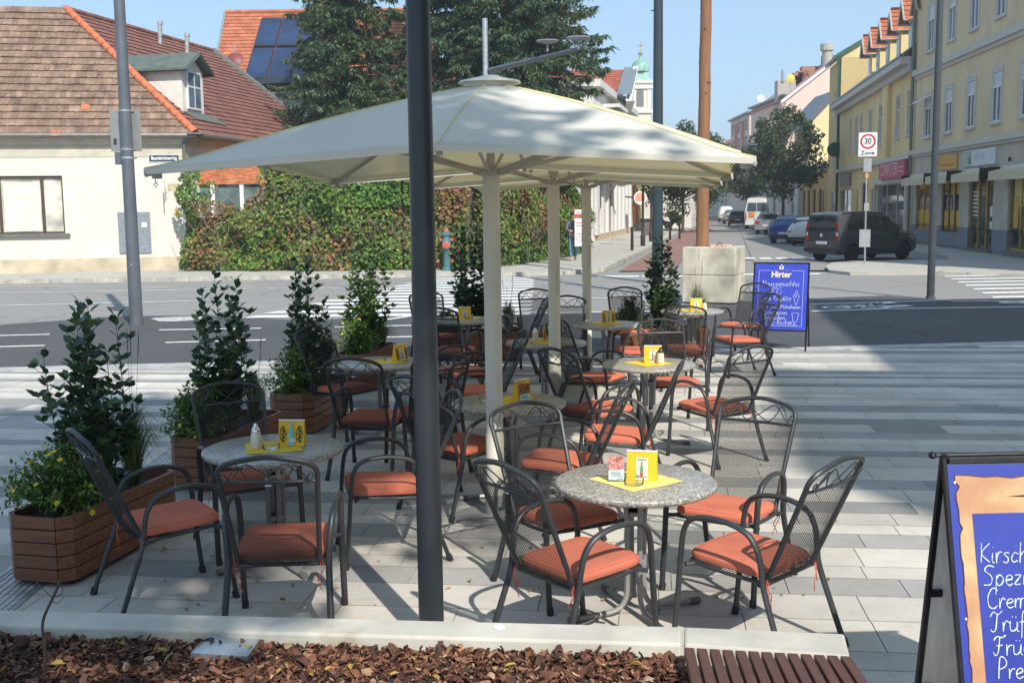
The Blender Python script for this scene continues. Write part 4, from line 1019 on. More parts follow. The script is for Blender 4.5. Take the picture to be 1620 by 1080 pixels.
def potentilla(seed, r, h, flowers):
    t = thing('potentilla_shrub', 'potentilla', 'shrub'); rr = random.Random(seed)
    st = MB(); lv = MB(); fl = MB()
    for k in range(95):
        a = rr.uniform(0, 6.3); el = rr.uniform(.15, 1.5); d = V((math.cos(a) * math.cos(el), math.sin(a) * math.cos(el), math.sin(el)))
        e = V((d.x * r, d.y * r, d.z * h)) * rr.uniform(.7, 1.08); m = e * .5 + V((0, 0, .05))
        P = spl([V((0, 0, 0)), m, e], 5); st.tube(P, .0018, 4)
        for p in P[3:]:
            for z in range(6):
                d2 = V((rr.gauss(0, 1), rr.gauss(0, 1), rr.gauss(.3, 1)))
                leaf(lv, p + d2.normalized() * rr.uniform(.0, .035), d2, rr.uniform(.022, .042), rr, 1.1)
        if k < flowers:
            n = d + V((rr.uniform(-.4, .4), rr.uniform(-.4, .4) - .3, .2)); n.normalize(); u = n.cross(V((0, 0, 1))); u = u.normalized() if u.length > .1 else V((1, 0, 0)); w_ = n.cross(u)
            sz = rr.uniform(.013, .019)
            for q in range(5):
                b = 2 * math.pi * q / 5; g = u * math.cos(b) + w_ * math.sin(b); s = w_ * math.cos(b) - u * math.sin(b); o = e + n * .012
                fl.add([o, o + g * sz * .6 + s * sz * .55 + n * .003, o + g * sz * 1.15 + n * .006, o + g * sz * .6 - s * sz * .55 + n * .003], [(0, 1, 2, 3)])
    st.build('stem', M_STEM, t); lv.build('foliage', M_POT, t); fl.build('blossom', M_FLOW, t)
    return t
def tuft(seed, r, h, plumes=4):
    t = thing('ornamental_grass', 'grass', 'grass'); rr = random.Random(seed); mb = MB(); pm = MB()
    for k in range(330):
        a = rr.uniform(0, 6.3); q = rr.uniform(.1, 1); x = math.cos(a) * r * q; y = math.sin(a) * r * q; hh = h * rr.uniform(.6, 1.05) * (1 - .3 * q)
        b = V((math.cos(a) * .04 * rr.random(), math.sin(a) * .04 * rr.random(), 0))
        P = spl([b, b + V((x * .25, y * .25, hh * .7)), b + V((x * .7, y * .7, hh)), b + V((x * 1.3, y * 1.3, hh * rr.uniform(.5, .95)))], 3); s = V((-math.sin(a), math.cos(a), 0)) * .0035
        vs = []
        for i, p in enumerate(P): f = 1 - i / len(P) * .85; vs += [p + s * f, p - s * f]
        mb.add(vs, [(2 * i, 2 * i + 1, 2 * i + 3, 2 * i + 2) for i in range(len(P) - 1)])
    for k in range(plumes):
        a = rr.uniform(0, 6.3); hh = h * rr.uniform(1.35, 1.8); e = V((math.cos(a) * r * .4, math.sin(a) * r * .4, hh))
        P = spl([V((0, 0, 0)), e * .6, e], 5); mb.tube(P, .0012, 4); pm.tube([e * .82, e * .9, e], [.0025, .0045, .001], 5)
    mb.build('blade', M_GRASS, t); pm.build('plume', M_PLUME, t)
    return t
box0 = make_box(); usb = [False]
H0 = .36
PL = [  # x, y, rotz, laurel (y along, h, spread, seed, mat), potentilla (x,y,r,h,flowers), tuft
 (-2.82, 6.36, R(-13.5), (.62, 1.40, .25, 1, M_LAUREL), (.0, .25, .36, .42, 46), (.02, 1.02, .34, .6), 'nearest planter box'),
 (-2.52, 8.56, R(-13), (.55, 1.47, .26, 2, M_LAUREL), (-.05, .2, .33, .42, 12), (.03, 1.05, .22, .45), 'second planter box'),
 (-2.16, 10.6, R(-9), (.60, 1.52, .25, 3, M_LAUREL), (.0, .22, .35, .46, 9), (.03, 1.05, .22, .45), 'third planter box'),
 (-1.98, 13.4, R(-12), (.72, 1.52, .28, 4, M_LAURELY), (.0, .28, .34, .45, 26), (.05, 1.1, .22, .4), 'fourth planter box'),
 (.15, 15.85, R(84), (.70, 1.70, .30, 5, M_LAUREL), (.0, 1.1, .2, .3, 2), (-.02, .2, .2, .5), 'planter box behind the far left table'),
 (2.85, 16.0, R(86), (.68, 1.52, .30, 6, M_LAUREL), (.0, 1.12, .30, .48, 12), (.0, .18, .2, .7), 'far right planter box'),
]
LABL = ['tall dark laurel shrub in the nearest planter box at the left', 'tall dark laurel shrub in the second planter box from the left front', 'dark laurel shrub in the third planter box, before the house wall', 'pale green sunlit laurel shrub in the fourth planter box', 'loose dark laurel shrub just right of the dark lamp pole', 'dark laurel shrub between the green lamp post and the concrete block']
LABP = ['yellow-flowered shrub at the near end of the nearest planter box', 'sparsely flowering green shrub in the second planter box', 'round green shrub with few yellow flowers in the third planter box', 'bright sunlit yellow-flowered shrub in the fourth planter box', 'small low shrub beside the laurel right of the dark pole', 'low yellow-flowered shrub left of the laurel by the concrete block']
LABG = ['arching grass tuft at the far end of the nearest planter box', 'grass tuft behind the laurel of the second planter box', 'grass tuft behind the laurel of the third planter box', 'grass tuft behind the sunlit pale laurel', 'thin grass tuft left of the third parasol pole', 'tall brown-tipped grass before the concrete block']
LABB = ['nearest stained timber planter box, at the front left by the grating', 'second stained timber planter box, behind the front left table', 'third stained timber planter box, by the table with two yellow cards', 'fourth stained timber planter box, sunlit, with the pale laurel', 'stained timber planter box crosswise behind the far left table', 'stained timber planter box crosswise behind the table by the third parasol pole']
for i, (x, y, rz, la, po, tu, nm) in enumerate(PL):
    place(box0, usb, (x, y, 0), rz, LABB[i], 'timber planter boxes round the terrace')
    Mx = Matrix.Translation((x, y, H0)) @ Matrix.Rotation(rz, 4, 'Z')
    o = laurel(la[3], la[1] - .12, la[2], 0, la[4]); o.location = Mx @ V((0, la[0], 0)); tag(o, LABL[i], 'laurel', 'laurel shrubs in the planters')
    o = potentilla(la[3] + 20, po[2], po[3], po[4]); o.location = Mx @ V((po[0], po[1], 0)); tag(o, LABP[i], 'flowering shrub', 'yellow flowering shrubs in the planters')
    o = tuft(la[3] + 40, tu[2], tu[3]); o.location = Mx @ V((tu[0], tu[1], 0)); tag(o, LABG[i], 'ornamental grass', 'grass tufts in the planters')
# ---------- chalk boards ----------
M_BLK = mat('black_steel_frame', (.02, .02, .022), .35, .5, var=.2, scale=15)
M_CHALK = mat('white_chalk', (.60, .66, .76), .9, var=.15, scale=40)
M_YEL = mat('printed_yellow', (.85, .62, .2), .6, var=.05); M_BORD = mat('pale_lilac_print', (.55, .55, .8), .6)
def blue_mat(name, a, b):
    m, nt, bs = newmat(name)
    c = ramp(nt, noise(nt, 2.5, 5), [(.3, a), (.7, b)]); s = noise(nt, 90, 3)
    c = mix(nt, ramp(nt, s, [(.70, (0, 0, 0)), (.76, (.3,) * 3)]), c, (.3, .35, .6))
    nt.links.new(c, bs.inputs['Base Color']); bs.inputs['Roughness'].default_value = .45
    return m
M_BLUE = blue_mat('blue_board', (.028, .05, .42), (.045, .075, .54))
# far board: front face tilted back, facing the camera
fb = thing('chalk_board', 'blue chalk A-board advertising homemade ice cream, standing at the edge of the asphalt', 'A-board', (4.06, 16.72, 0), R(-22))
W, Hh = .80, 1.30; tilt = R(12)
MF = Matrix.Translation((0, -.28, 0)) @ Matrix.Rotation(-tilt, 4, 'X')       # x across, z up the slope
mb = MB()
for s in (-1, 1): mb.tube([MF @ V((s * W / 2, 0, 0)), MF @ V((s * W / 2, 0, Hh + .02))], .014, 6)
mb.tube([MF @ V((-W / 2, 0, Hh + .01)), MF @ V((W / 2, 0, Hh + .01))], .014, 6); mb.tube([MF @ V((-W / 2, 0, .30)), MF @ V((W / 2, 0, .30))], .012, 6)
mb.build('front_frame', M_BLK, fb)
mb = MB(); MR = Matrix.Translation((0, .28, 0)) @ Matrix.Rotation(tilt, 4, 'X')
for s in (-1, 1): mb.tube([MR @ V((s * (W / 2 - .02), 0, 0)), MR @ V((s * (W / 2 - .02), 0, Hh))], .012, 6)
mb.box(MR @ V((0, 0, .8)), (W - .06, .012, .95), rx=tilt); mb.build('rear_frame', M_BLK, fb)
def slab(x0, x1, z0, z1, off, th=.004): return [MF @ V((x0, -off, z0)), MF @ V((x1, -off, z0)), MF @ V((x1, -off, z1)), MF @ V((x0, -off, z1))]
nf = MF.to_3x3() @ V((0, -1, 0))
mb = MB(); mb.prism(slab(-W / 2 + .012, W / 2 - .012, .31, Hh, 0), nf * .008); bp = mb.build('blue_panel', M_BLUE, fb)
mb = MB()
for (x0, x1, z0, z1) in [(-.33, .33, .365, .37), (-.33, -.325, .37, 1.20), (.325, .33, .37, 1.20), (-.33, -.16, 1.195, 1.20), (.15, .33, 1.195, 1.20), (-.11, -.05, 1.20, 1.204), (.05, .11, 1.20, 1.204)]: mb.prism(slab(x0, x1, z0, z1, .009), nf * .001)
mb.build('printed_border', M_BORD, bp)
MT = MF @ Matrix.Translation((.0, -.010, 1.135)) @ Matrix.Rotation(R(90), 4, 'X')
text_mesh('brand_lettering', 'Hirter', .125, M_YEL, bp, MT, .0015, bold=.004, sx=.92)
MT = MF @ Matrix.Translation((.0, -.0125, 1.136)) @ Matrix.Rotation(R(90), 4, 'X')
text_mesh('brand_lettering_white', 'Hirter', .118, mat('printed_white', (.85, .85, .85), .6), bp, MT, .0012, sx=.95)
mb = MB(); mb.prism([MF @ V((a, -.010, 1.215 + b)) for a, b in ((-.03, 0), (.03, 0), (.034, .05), (.018, .045), (.0, .085), (-.018, .045), (-.034, .05))], nf * .002); mb.build('crown_emblem', mat('emblem_cream', (.8, .72, .6), .6), bp)
mb = MB(); mb.prism([MF @ V((a, -.013, 1.215 + b)) for a, b in ((-.006, .01), (.006, .01), (.006, .06), (-.006, .06))], nf * .001); mb.prism([MF @ V((a, -.013, 1.215 + b)) for a, b in ((-.02, .032), (.02, .032), (.02, .04), (-.02, .04))], nf * .001); mb.build('emblem_cross', M_REDL, bp)
MC = MF @ Matrix.Translation((0, -.010, 0)); q = random.Random(2); mb = MB()
for s, x, z, h in [('Hausgemachtes', -.275, .965, .042), ('EIS', -.13, .845, .05), ('vom Konditor', -.26, .745, .038), ('EIS zum Mitnehmen', -.27, .625, .033), ('oder einen', -.22, .535, .038), ('k\u00f6stlichen', -.22, .46, .038), ('EIS-Becher', -.2, .385, .042)]: scribble(mb, s, x, z, h, MC, .0031, q)
def draw(pts, r=.003): mb.tube([MC @ V((p[0], 0, p[1])) for p in spl([(p[0], 0, p[1]) for p in pts], 4) for p in [(p.x, p.z)]], r, 5)
draw([(.20, .80), (.235, .68), (.27, .80)]); draw([(.19, .80), (.21, .85), (.23, .80), (.25, .86), (.28, .80)]); draw([(.215, .86), (.235, .90), (.255, .87)])
draw([(.18, .56), (.205, .44), (.22, .42), (.22, .38)]); draw([(.28, .56), (.255, .44), (.22, .42)]); draw([(.18, .555), (.23, .57), (.28, .555)]); draw([(.18, .375), (.22, .385), (.265, .375)])
mb.build('chalk_writing', M_CHALK, bp)
mb = MB()
for x, z in ((-.37, 1.27), (.37, 1.27), (.37, .8), (-.37, .8), (.37, .33), (-.37, .33), (0, .33)): mb.lathe([(.006, 0), (.004, .003), (.0005, .0035)], 8, M=(MF.to_3x3() @ Matrix.Rotation(R(90), 3, 'X')).to_4x4(), c=MF @ V((x, -.008, z)))
mb.build('rivet', mat('bright_rivet', (.7, .7, .7), .3, .8), bp)

# near board at the right edge of the picture, cut by the frame
W, Hh = .76, 1.32
nb = thing('menu_board', 'black framed blue A-board with an orange parchment border, cut by the right edge', 'A-board', (2.063, 4.31, 0), R(1.7))
ap = 1.19; spread = .34
MF = Matrix.Translation((0, -spread, 0)) @ Matrix.Rotation(-math.atan2(spread, ap), 4, 'X')
MR = Matrix.Translation((0, spread * .6, 0)) @ Matrix.Rotation(math.atan2(spread * .6, ap), 4, 'X')
LF_ = math.hypot(spread, ap); nf = MF.to_3x3() @ V((0, -1, 0))
mb = MB()
for s in (-1, 1): mb.box(MF @ V((s * (W / 2 - .009), 0, LF_ / 2)), (.018, .024, LF_), rx=-math.atan2(spread, ap))
mb.box(MF @ V((0, 0, LF_ - .012)), (W - .05, .026, .026), rx=-math.atan2(spread, ap)); mb.box(MF @ V((0, 0, .10)), (W - .05, .026, .026), rx=-math.atan2(spread, ap))
mb.build('front_frame', M_BLK, nb, bevel=.004)
mb = MB()
for s in (-1, 1): mb.box(MR @ V((s * (W / 2 - .008), 0, LF_ / 2 - .01)), (.022, .024, LF_), rx=math.atan2(spread * .6, ap))
mb.box(MR @ V((0, 0, .07)), (W - .03, .022, .024), rx=math.atan2(spread * .6, ap))
rf = mb.build('rear_frame', M_BLK, nb, bevel=.003)
mb = MB(); mb.box(MR @ V((0, -.004, LF_ / 2)), (W - .04, .006, LF_ - .14), rx=math.atan2(spread * .6, ap)); mb.build('rear_panel', mat('bare_back_panel', (.85, .81, .68), .7, var=.08, scale=5, dim=(8, 1, 1)), nb)
for z in (.18, .62): mb = MB(); mb.box(MR @ V((-W / 2 + .035, -.014, z)), (.05, .014, .03), rx=math.atan2(spread * .6, ap)); mb.build('corner_clip', M_BLK, rf)
mb = MB(); mb.tube([(-W / 2 - .03, 0, ap + .012), (W / 2 + .03, 0, ap + .012)], .009, 8); mb.lathe([(.001, -.016), (.012, -.011), (.0165, 0), (.012, .011), (.001, .016)], 14, (-W / 2 - .035, 0, ap + .012)); mb.build('hinge_rod', M_BLK, nb, smooth=True)
def slab2(x0, x1, z0, z1, off): return [MF @ V((x0, -off, z0)), MF @ V((x1, -off, z0)), MF @ V((x1, -off, z1)), MF @ V((x0, -off, z1))]
w2 = W / 2 - .018; zt = LF_ - .028; zb = .116
mb = MB(); mb.prism(slab2(-w2, w2, zb, zt, .002), nf * .006); M_BLUE2 = blue_mat('deep_blue_board', (.014, .03, .26), (.024, .045, .34)); bp = mb.build('blue_panel', M_BLUE2, nb)
m, nt, bs = newmat('parchment_print')
tc = node(nt, 'ShaderNodeTexCoord'); f = noise(nt, 3.0, 4, dim=(1.0, 1.0, 1.2)); g = noise(nt, 60, 3, dim=(1, 1, .25))
c = ramp(nt, f, [(.3, (.42, .19, .10)), (.5, (.47, .25, .125)), (.72, (.56, .43, .22))]); c = mix(nt, .35, c, ramp(nt, g, [(.3, (.8,) * 3), (.7, (1.1,) * 3)]), 'MULTIPLY')
nt.links.new(c, bs.inputs['Base Color']); bs.inputs['Roughness'].default_value = .5
q = random.Random(4)
xl = -w2 + .027; xr = w2 - .027; zl = zb + .05; zu = zt - .04
ed = []
n = 44
for i in range(n): ed.append((xl + q.uniform(-.002, .005) + (.014 if i in (2, 9) else 0), zu - (zu - zl) * i / n))
for i in range(12): ed.append((xl + (xr - xl) * i / 12, zl + q.uniform(-.01, .006)))
for i in range(n): ed.append((xr + q.uniform(-.01, .006), zl + (zu - zl) * i / n))
for i in range(12): ed.append((xr - (xr - xl) * i / 12, zu + q.uniform(-.01, .006) - (.016 if i == 8 else 0)))
mb = MB(); mb.prism([MF @ V((x, -.0085, z)) for x, z in ed], nf * .001); mb.build('parchment_border', m, bp)
mb = MB(); k = [MF @ V((x, -.0098, z)) for x, z in ed]
mb.tube(k, .0022, 4, closed=True); mb.build('parchment_outline', mat('printed_brown_line', (.14, .06, .03), .6), bp)
ix0, ix1, iz0, iz1 = xl + .056, xr - .056, zl + .06, zu - .15
mb = MB(); mb.prism(slab2(ix0, ix1, iz0, iz1, .0096), nf * .001); mb.build('blue_field', M_BLUE2, bp)
mb = MB()
MC = MF @ Matrix.Translation((0, -.0115, 0))
for i, s in enumerate(['Kirsch', 'Spezial', 'Creme', 'Tr\u00fcffel', 'Fr\u00fcchte', 'Preisel']):
    scribble(mb, s, ix0 + .010 + .006 * i, iz1 - .188 - .087 * i, .038, MC, .0027, q)
pts = [(ix0 + .235 + .03 * math.cos(a), iz1 - .11 + .04 * math.sin(a)) for a in [R(-60 + 25 * k_) for k_ in range(-5, 6)]]
mb.tube([MC @ V((a, 0, b)) for a, b in pts], .004, 5); mb.tube([MC @ V((ix0 + .20, 0, iz1 - .06)), MC @ V((ix0 + .24, 0, iz1 - .03)), MC @ V((ix0 + .25, 0, iz1 - .05))], .004, 5)
mb.build('chalk_writing', M_CHALK, bp)
mb = MB(); mb.prism([MC @ V((a, 0, b)) for a, b in ((-.13, zu - .085), (.0, zu - .078), (.13, zu - .085), (.0, zu - .092))], nf * .001); mb.build('printed_flourish', M_INK, bp)
mb = MB()
for x, z in ((-w2 + .025, zt - .07), (-w2 + .025, .62), (w2 - .025, zt - .07)): mb.lathe([(.007, 0), (.005, .004), (.0005, .005)], 10, M=(MF.to_3x3() @ Matrix.Rotation(R(90), 3, 'X')).to_4x4(), c=MF @ V((x, -.008, z)))
mb.build('rivet', bpy.data.materials['bright_rivet'], bp)
# ---------- posts, lamps, signs ----------
M_PDARK = mat('dark_grey_lacquer', (.026, .032, .038), .42, .2, var=.1, scale=3, coat=.1)
M_PGREY = mat('grey_lacquer', (.13, .145, .165), .4, .3, var=.08, scale=3)
M_PSLIM = mat('slate_lacquer', (.06, .068, .076), .45, .2, var=.08, scale=3); M_PGREEN = mat('dark_green_lacquer', (.035, .055, .06), .4, .2, var=.08, scale=3)
M_GALV = mat('galvanised_steel', (.45, .47, .48), .42, .7, var=.12, scale=8)
def pole(name, lab, cat, p, r0, r1, h, m, seams=(), door=None):
    t = thing(name, lab, cat, (p[0], p[1], 0))
    mb = MB(); mb.lathe([(r0, -.05), (r0, 0), (r0 + (r1 - r0) * .5, h * .5), (r1, h)], 28); b = mb.build('shaft', m, t, smooth=True)
    mb = MB()
    for z in seams: mb.lathe([(r0 + (r1 - r0) * z / h + .003, z - .012), (r0 + (r1 - r0) * z / h + .003, z + .012)], 24)
    if seams: mb.build('joint_ring', m, b)
    return t
# close lamp post in front of everything
p = V((-.425, 5.42, 0)); lp = pole('lamp_post', 'dark grey lamp post close to the camera, standing behind the concrete edging', 'lamp post', p, .064, .050, 7.0, M_PDARK)
mb = MB(); mb.tube([(0, 0, 6.95), (.0, 0, 7.1), (.25, .1, 7.25), (.8, .3, 7.3)], .03, 8); mb.box((1.0, .37, 7.3), (.6, .22, .07), rz=.36); mb.build('lamp_head', M_PDARK, lp, bevel=.01)
mb = MB(); mb.lathe([(.072, 0), (.072, .012)], 24); mb.build('base_collar', M_PDARK, lp)
# grey post at the left with the backs of traffic signs
p = at(216, 512); sp_ = pole('sign_post', 'grey post at the left carrying the grey backs of traffic signs', 'post', p, .128, .092, 8.2, M_PGREY, (1.1, 4.55))
zc = 3.70; mb = MB()
mb.box((-.07, .17, zc), (.60, .012, .78), rz=-.05); bk = mb.build('sign_back', mat('sign_back_grey', (.27, .28, .275), .55, .3, var=.05), sp_, bevel=.02)
mb = MB()
for z in (zc - .36, zc + .36, zc - .52): mb = MB(); mb.lathe([(.119, z - .02), (.119, z + .02)], 24); mb.box((.0, .15, z), (.25, .03, .03)); mb.build('clamp', M_GALV, sp_)
mb = MB(); mb.box((-.20, .14, zc - .52), (.16, .10, .24)); mb.build('sign_box', M_PGREY, sp_, bevel=.01)
mb = MB(); mb.box((-.28, .162, zc - .2), (.05, .004, .11), rz=-.05); mb.build('sticker', M_INK, bk)
mb = MB(); mb.box((.12, -.09, .32), (.012, .008, .012)); mb.box((.0, -.135, 1.15), (.03, .01, .03)); mb.build('bolt', M_GALV, sp_)
# slim dark post at the right
p = at(1472, 471); rp = pole('street_pole', 'slim dark grey post on the right at the edge of the asphalt', 'post', p, .085, .065, 8.5, M_PSLIM, (2.55, 5.4))
mb = MB(); mb.box((.09, -.02, .14), (.03, .05, .12)); mb.build('earth_clamp', M_GALV, rp)
mb = MB(); mb.lathe([(.11, -.02), (.11, .03)], 20); mb.build('base_collar', M_PGREY, rp)
# tall dark green lamp post behind the terrace
p = at(1040, 446); gp = pole('street_lamp', 'tall dark green street lamp behind the far planter box', 'street lamp', (p[0], p[1]), .155, .125, 8.02, M_PGREEN, (4.2,))
mb = MB(); mb.lathe([(.13, 7.92), (.15, 7.95), (.15, 8.1), (.19, 8.2), (.19, 8.32), (.14, 8.36), (.12, 8.55), (.20, 9.1), (.26, 9.15), (.05, 9.45)], 20); mb.build('lantern', M_PGREEN, gp, smooth=True)
mb = MB(); mb.box((-.15, 0, 7.4), (.10, .03, .03)); mb.build('bracket', M_PGREEN, gp)
# raw timber pole in a concrete ballast block
M_LOG = wood_mat('peeled_spruce', (.22, .095, .042), (.38, .19, .09), .7, 2.0, dim=(9, 9, .6))
q0 = at(1079, 478); q1 = at(1163, 480); bl = thing('ballast_block', 'pale concrete ballast block holding the raw timber pole', 'concrete block', (0, 0, 0))
ax = (q1 - q0).normalized(); ay = V((-ax.y, ax.x, 0)); Wd = (q1 - q0).length; bz = 1.22
mb = MB(); mb.prism([q0, q1, q1 + ay * 1.0, q0 + ay * 1.0], (0, 0, .60)); mb.prism([q0 + V((0, 0, .606)), q1 + V((0, 0, .606)), q1 + ay * 1.0 + V((0, 0, .606)), q0 + ay * 1.0 + V((0, 0, .606))], (0, 0, bz - .606))
mb.build('block', mat('ballast_concrete', (.50, .46, .36), .85, var=.22, scale=1.8, bs=.35, bsc=60, dirt=((.34, .30, .20), 1.6, .56)), bl, bevel=.02)
mb = MB(); c_ = q0 + ax * Wd * .62 + ay * .4 + V((0, 0, bz)); mb.tube([c_ + ax * (.06 * math.cos(a)) + V((0, 0, .09 * math.sin(a))) for a in [math.pi * k / 8 for k in range(9)]], .01, 6); c2 = q0 + ax * .2 + ay * .3 + V((0, 0, bz)); mb.tube([c2, c2 + V((0, 0, .08))], .01, 6)
mb.build('lifting_loop', mat('rusty_steel', (.10, .06, .04), .8), bl)
mb = MB(); c3 = q0 + ax * Wd * .42 + ay * .55 + V((0, 0, bz)); mb.box(c3 + ax * .2 + V((0, 0, .02)), (.5, .2, .04), rz=.2); mb.build('barrier_tape', mat('red_white_tape', (.75, .35, .3), .6, var=.4, scale=20), bl)
base = q0 + ax * .32 + ay * .5; 
tp = thing('timber_pole', 'tall raw peeled timber pole leaning slightly, rising from the concrete block', 'timber pole', tuple(base))
dirp = (atY(1117, 0, base.y + .1) - (base + V((0, 0, bz)))); dirp = dirp / dirp.z
mb = MB(); nn = 40; P = []; rs = []
for i in range(nn + 1):
    z = .9 + 9.2 * i / nn; P.append(dirp * (z - bz) + V((.005 * math.sin(i * .9), .005 * math.cos(i * .7), bz))); rs.append(.145 - .035 * i / nn + .003 * math.sin(i * 2.3))
mb.tube(P, rs, 18); rr = random.Random(8); mb.mi = 1
for i in range(42):
    k = rr.randrange(2, nn); a = rr.uniform(0, 6.3); d = V((math.cos(a), math.sin(a), 0)); M = Matrix.Translation(P[k] + d * (rs[k] - .012)) @ d.to_track_quat('Z', 'Y').to_matrix().to_4x4()
    mb.lathe([(.03, 0), (.026, .016), (.012, .022), (.001, .018)], 9, M=M)
mb.build('log', [M_LOG, mat('dark_knot', (.13, .05, .025), .8, var=.3, scale=30)], tp, smooth=True)
# 30 zone sign
p = at(1368, 416, .06); zs = thing('speed_sign', 'white 30 Zone sign on a thin galvanised post by the dark van', 'traffic sign', (p.x, p.y, .06))
mb = MB(); mb.tube([(0, 0, 0), (-.02, 0, 4.4)], .034, 10); mb.build('post', M_GALV, zs, smooth=True)
face = math.atan2(p.x, -p.y) * 0 + R(-14)
def flat(name, m, prof, off, th=.004, par=None, closed=True):
    mb = MB(); Mz = Matrix.Rotation(face, 4, 'Z')
    mb.prism([Mz @ V((a, -off, b)) for a, b in prof], Mz @ V((0, -th, 0))); return mb.build(name, m, par or zs)
zc = 4.02; rc = lambda w_, h_, r_: [(sx * (w_ - r_) + r_ * math.cos(a), sz * (h_ - r_) + r_ * math.sin(a)) for (sx, sz, a0) in ((1, 1, 0), (-1, 1, 90), (-1, -1, 180), (1, -1, 270)) for a in [R(a0 + k * 22.5) for k in range(5)]]
pan = flat('sign_panel', mat('sign_white', (.78, .78, .76), .45, var=.03), [(a, zc + b) for a, b in rc(.30, .40, .03)], .04)
circ = lambda r_, z_: [(r_ * math.cos(a), z_ + r_ * math.sin(a)) for a in [2 * math.pi * k / 32 for k in range(32)]]
flat('red_ring', mat('sign_red', (.55, .03, .035), .45), circ(.255, zc + .10), .0445, .002, pan)
flat('white_disc', bpy.data.materials['sign_white'], circ(.19, zc + .10), .047, .002, pan)
Mz = Matrix.Rotation(face, 4, 'Z') @ Matrix.Translation((0, -.051, zc + .10)) @ Matrix.Rotation(R(90), 4, 'X'); text_mesh('speed_number', '30', .27, M_INK, pan, Mz, .001, bold=.006, sx=.85)
Mz = Matrix.Rotation(face, 4, 'Z') @ Matrix.Translation((0, -.047, zc - .285)) @ Matrix.Rotation(R(90), 4, 'X'); text_mesh('zone_lettering', 'Zone', .19, M_INK, pan, Mz, .001, sx=1.1, bold=.004)
flat('small_plate', mat('back_plate_grey', (.40, .41, .42), .5, .5), [(-.07, 1.78), (.09, 1.78), (.09, 2.05), (-.07, 2.05)], .04); flat('notice_plate', bpy.data.materials['back_plate_grey'], [(-.20, .55), (.16, .55), (.16, 1.15), (-.20, 1.15)], .04)
flat('orange_band', mat('orange_sticker', (.75, .28, .1), .6), [(-.05, 2.88), (.05, 2.88), (.05, 3.04), (-.05, 3.04)], .036); flat('side_plate', bpy.data.materials['back_plate_grey'], [(-.12, 3.1), (.14, 3.1), (.14, 3.55), (-.12, 3.55)], .03)
# galvanised lamp mast with an arm over the road
p = at(773, 428); gm = pole('mast_lamp', 'galvanised mast behind the parasols with a slanting arm and two lamp heads', 'street lamp', p, .10, .09, 8.3, M_GALV)
mb = MB(); a0 = V((.05, -.1, 7.25)); d_ = V((1.75, -6.0, 0)).normalized()
arm_end = atY(927, 75, p.y - 5.5) - V((p.x, p.y, 0)); arm_beg = atY(775, 112, p.y) - V((p.x, p.y, 0)); mb.tube([arm_beg, arm_end], [.095, .06], 12); arm = mb.build('arm', M_PGREY, gm, smooth=True)
def head(c, s):
    h = MB(); h.lathe([(.001, -.10), (.16, -.06), (.30, -.02), (.34, .02), (.30, .05), (.001, .09)], 20, M=Matrix.Diagonal((1.25 * s, .9 * s, s, 1)), c=c); h.tube([c + V((0, 0, -.35 * s)), c], .03, 8); h.build('lamp_head', mat('lamp_head_grey', (.3, .31, .32), .5, .3), gm, smooth=True)
head(atY(866, 66, p.y - 3.4) - V((p.x, p.y, 0)), .85); head(atY(915, 61, p.y - 5.3) - V((p.x, p.y, 0)), .85)
# hydrant in front of the hedge
p = at(707, 432); hy = thing('hydrant', 'turquoise and red pillar hydrant in front of the ivy wall', 'hydrant', (p.x, p.y, 0))
M_TURQ = mat('turquoise_paint', (.06, .17, .19), .6, var=.1); M_HRED = mat('hydrant_red', (.42, .10, .08), .6, var=.1)
mb = MB(); mb.lathe([(.17, .09), (.17, .15), (.11, .2), (.10, .85), (.14, .9), (.14, 1.05), (.12, 1.08), (.12, 1.2), (.16, 1.23), (.16, 1.30), (.09, 1.34)], 18); mb.build('pillar', M_TURQ, hy, smooth=True)
mb = MB(); mb.lathe([(.09, 1.345), (.07, 1.42), (.03, 1.48), (.001, 1.49)], 14); mb.build('cap', M_HRED, hy, smooth=True)
for a, z, r_ in ((-90, .92, .13), (180, 1.08, .05), (0, 1.08, .05)):
    mb = MB(); M = Matrix.Translation((math.cos(R(a)) * .12, math.sin(R(a)) * .12, z)) @ V((math.cos(R(a)), math.sin(R(a)), 0)).to_track_quat('Z', 'Y').to_matrix().to_4x4(); mb.lathe([(r_, 0), (r_, .08), (r_ * .6, .1), (.001, .1)], 14, M=M); mb.build('outlet', M_HRED, hy)
# give-way sign seen from the back
p = at(922, 426); gw = thing('give_way_sign', 'grey back of a triangular give-way sign beside the third parasol pole', 'traffic sign', (p.x, p.y, 0))
mb = MB(); mb.tube([(0, 0, 0), (0, 0, 3.3)], .035, 10); mb.build('post', mat('dull_post', (.2, .2, .21), .5, .5), gw, smooth=True)
mb = MB(); mb.prism([(-.5, .05, 3.25), (.5, .05, 3.25), (0, .05, 2.38)], (0, .006, 0)); mb.build('triangle_back', mat('sign_back_pale', (.45, .46, .47), .5, .4), gw)
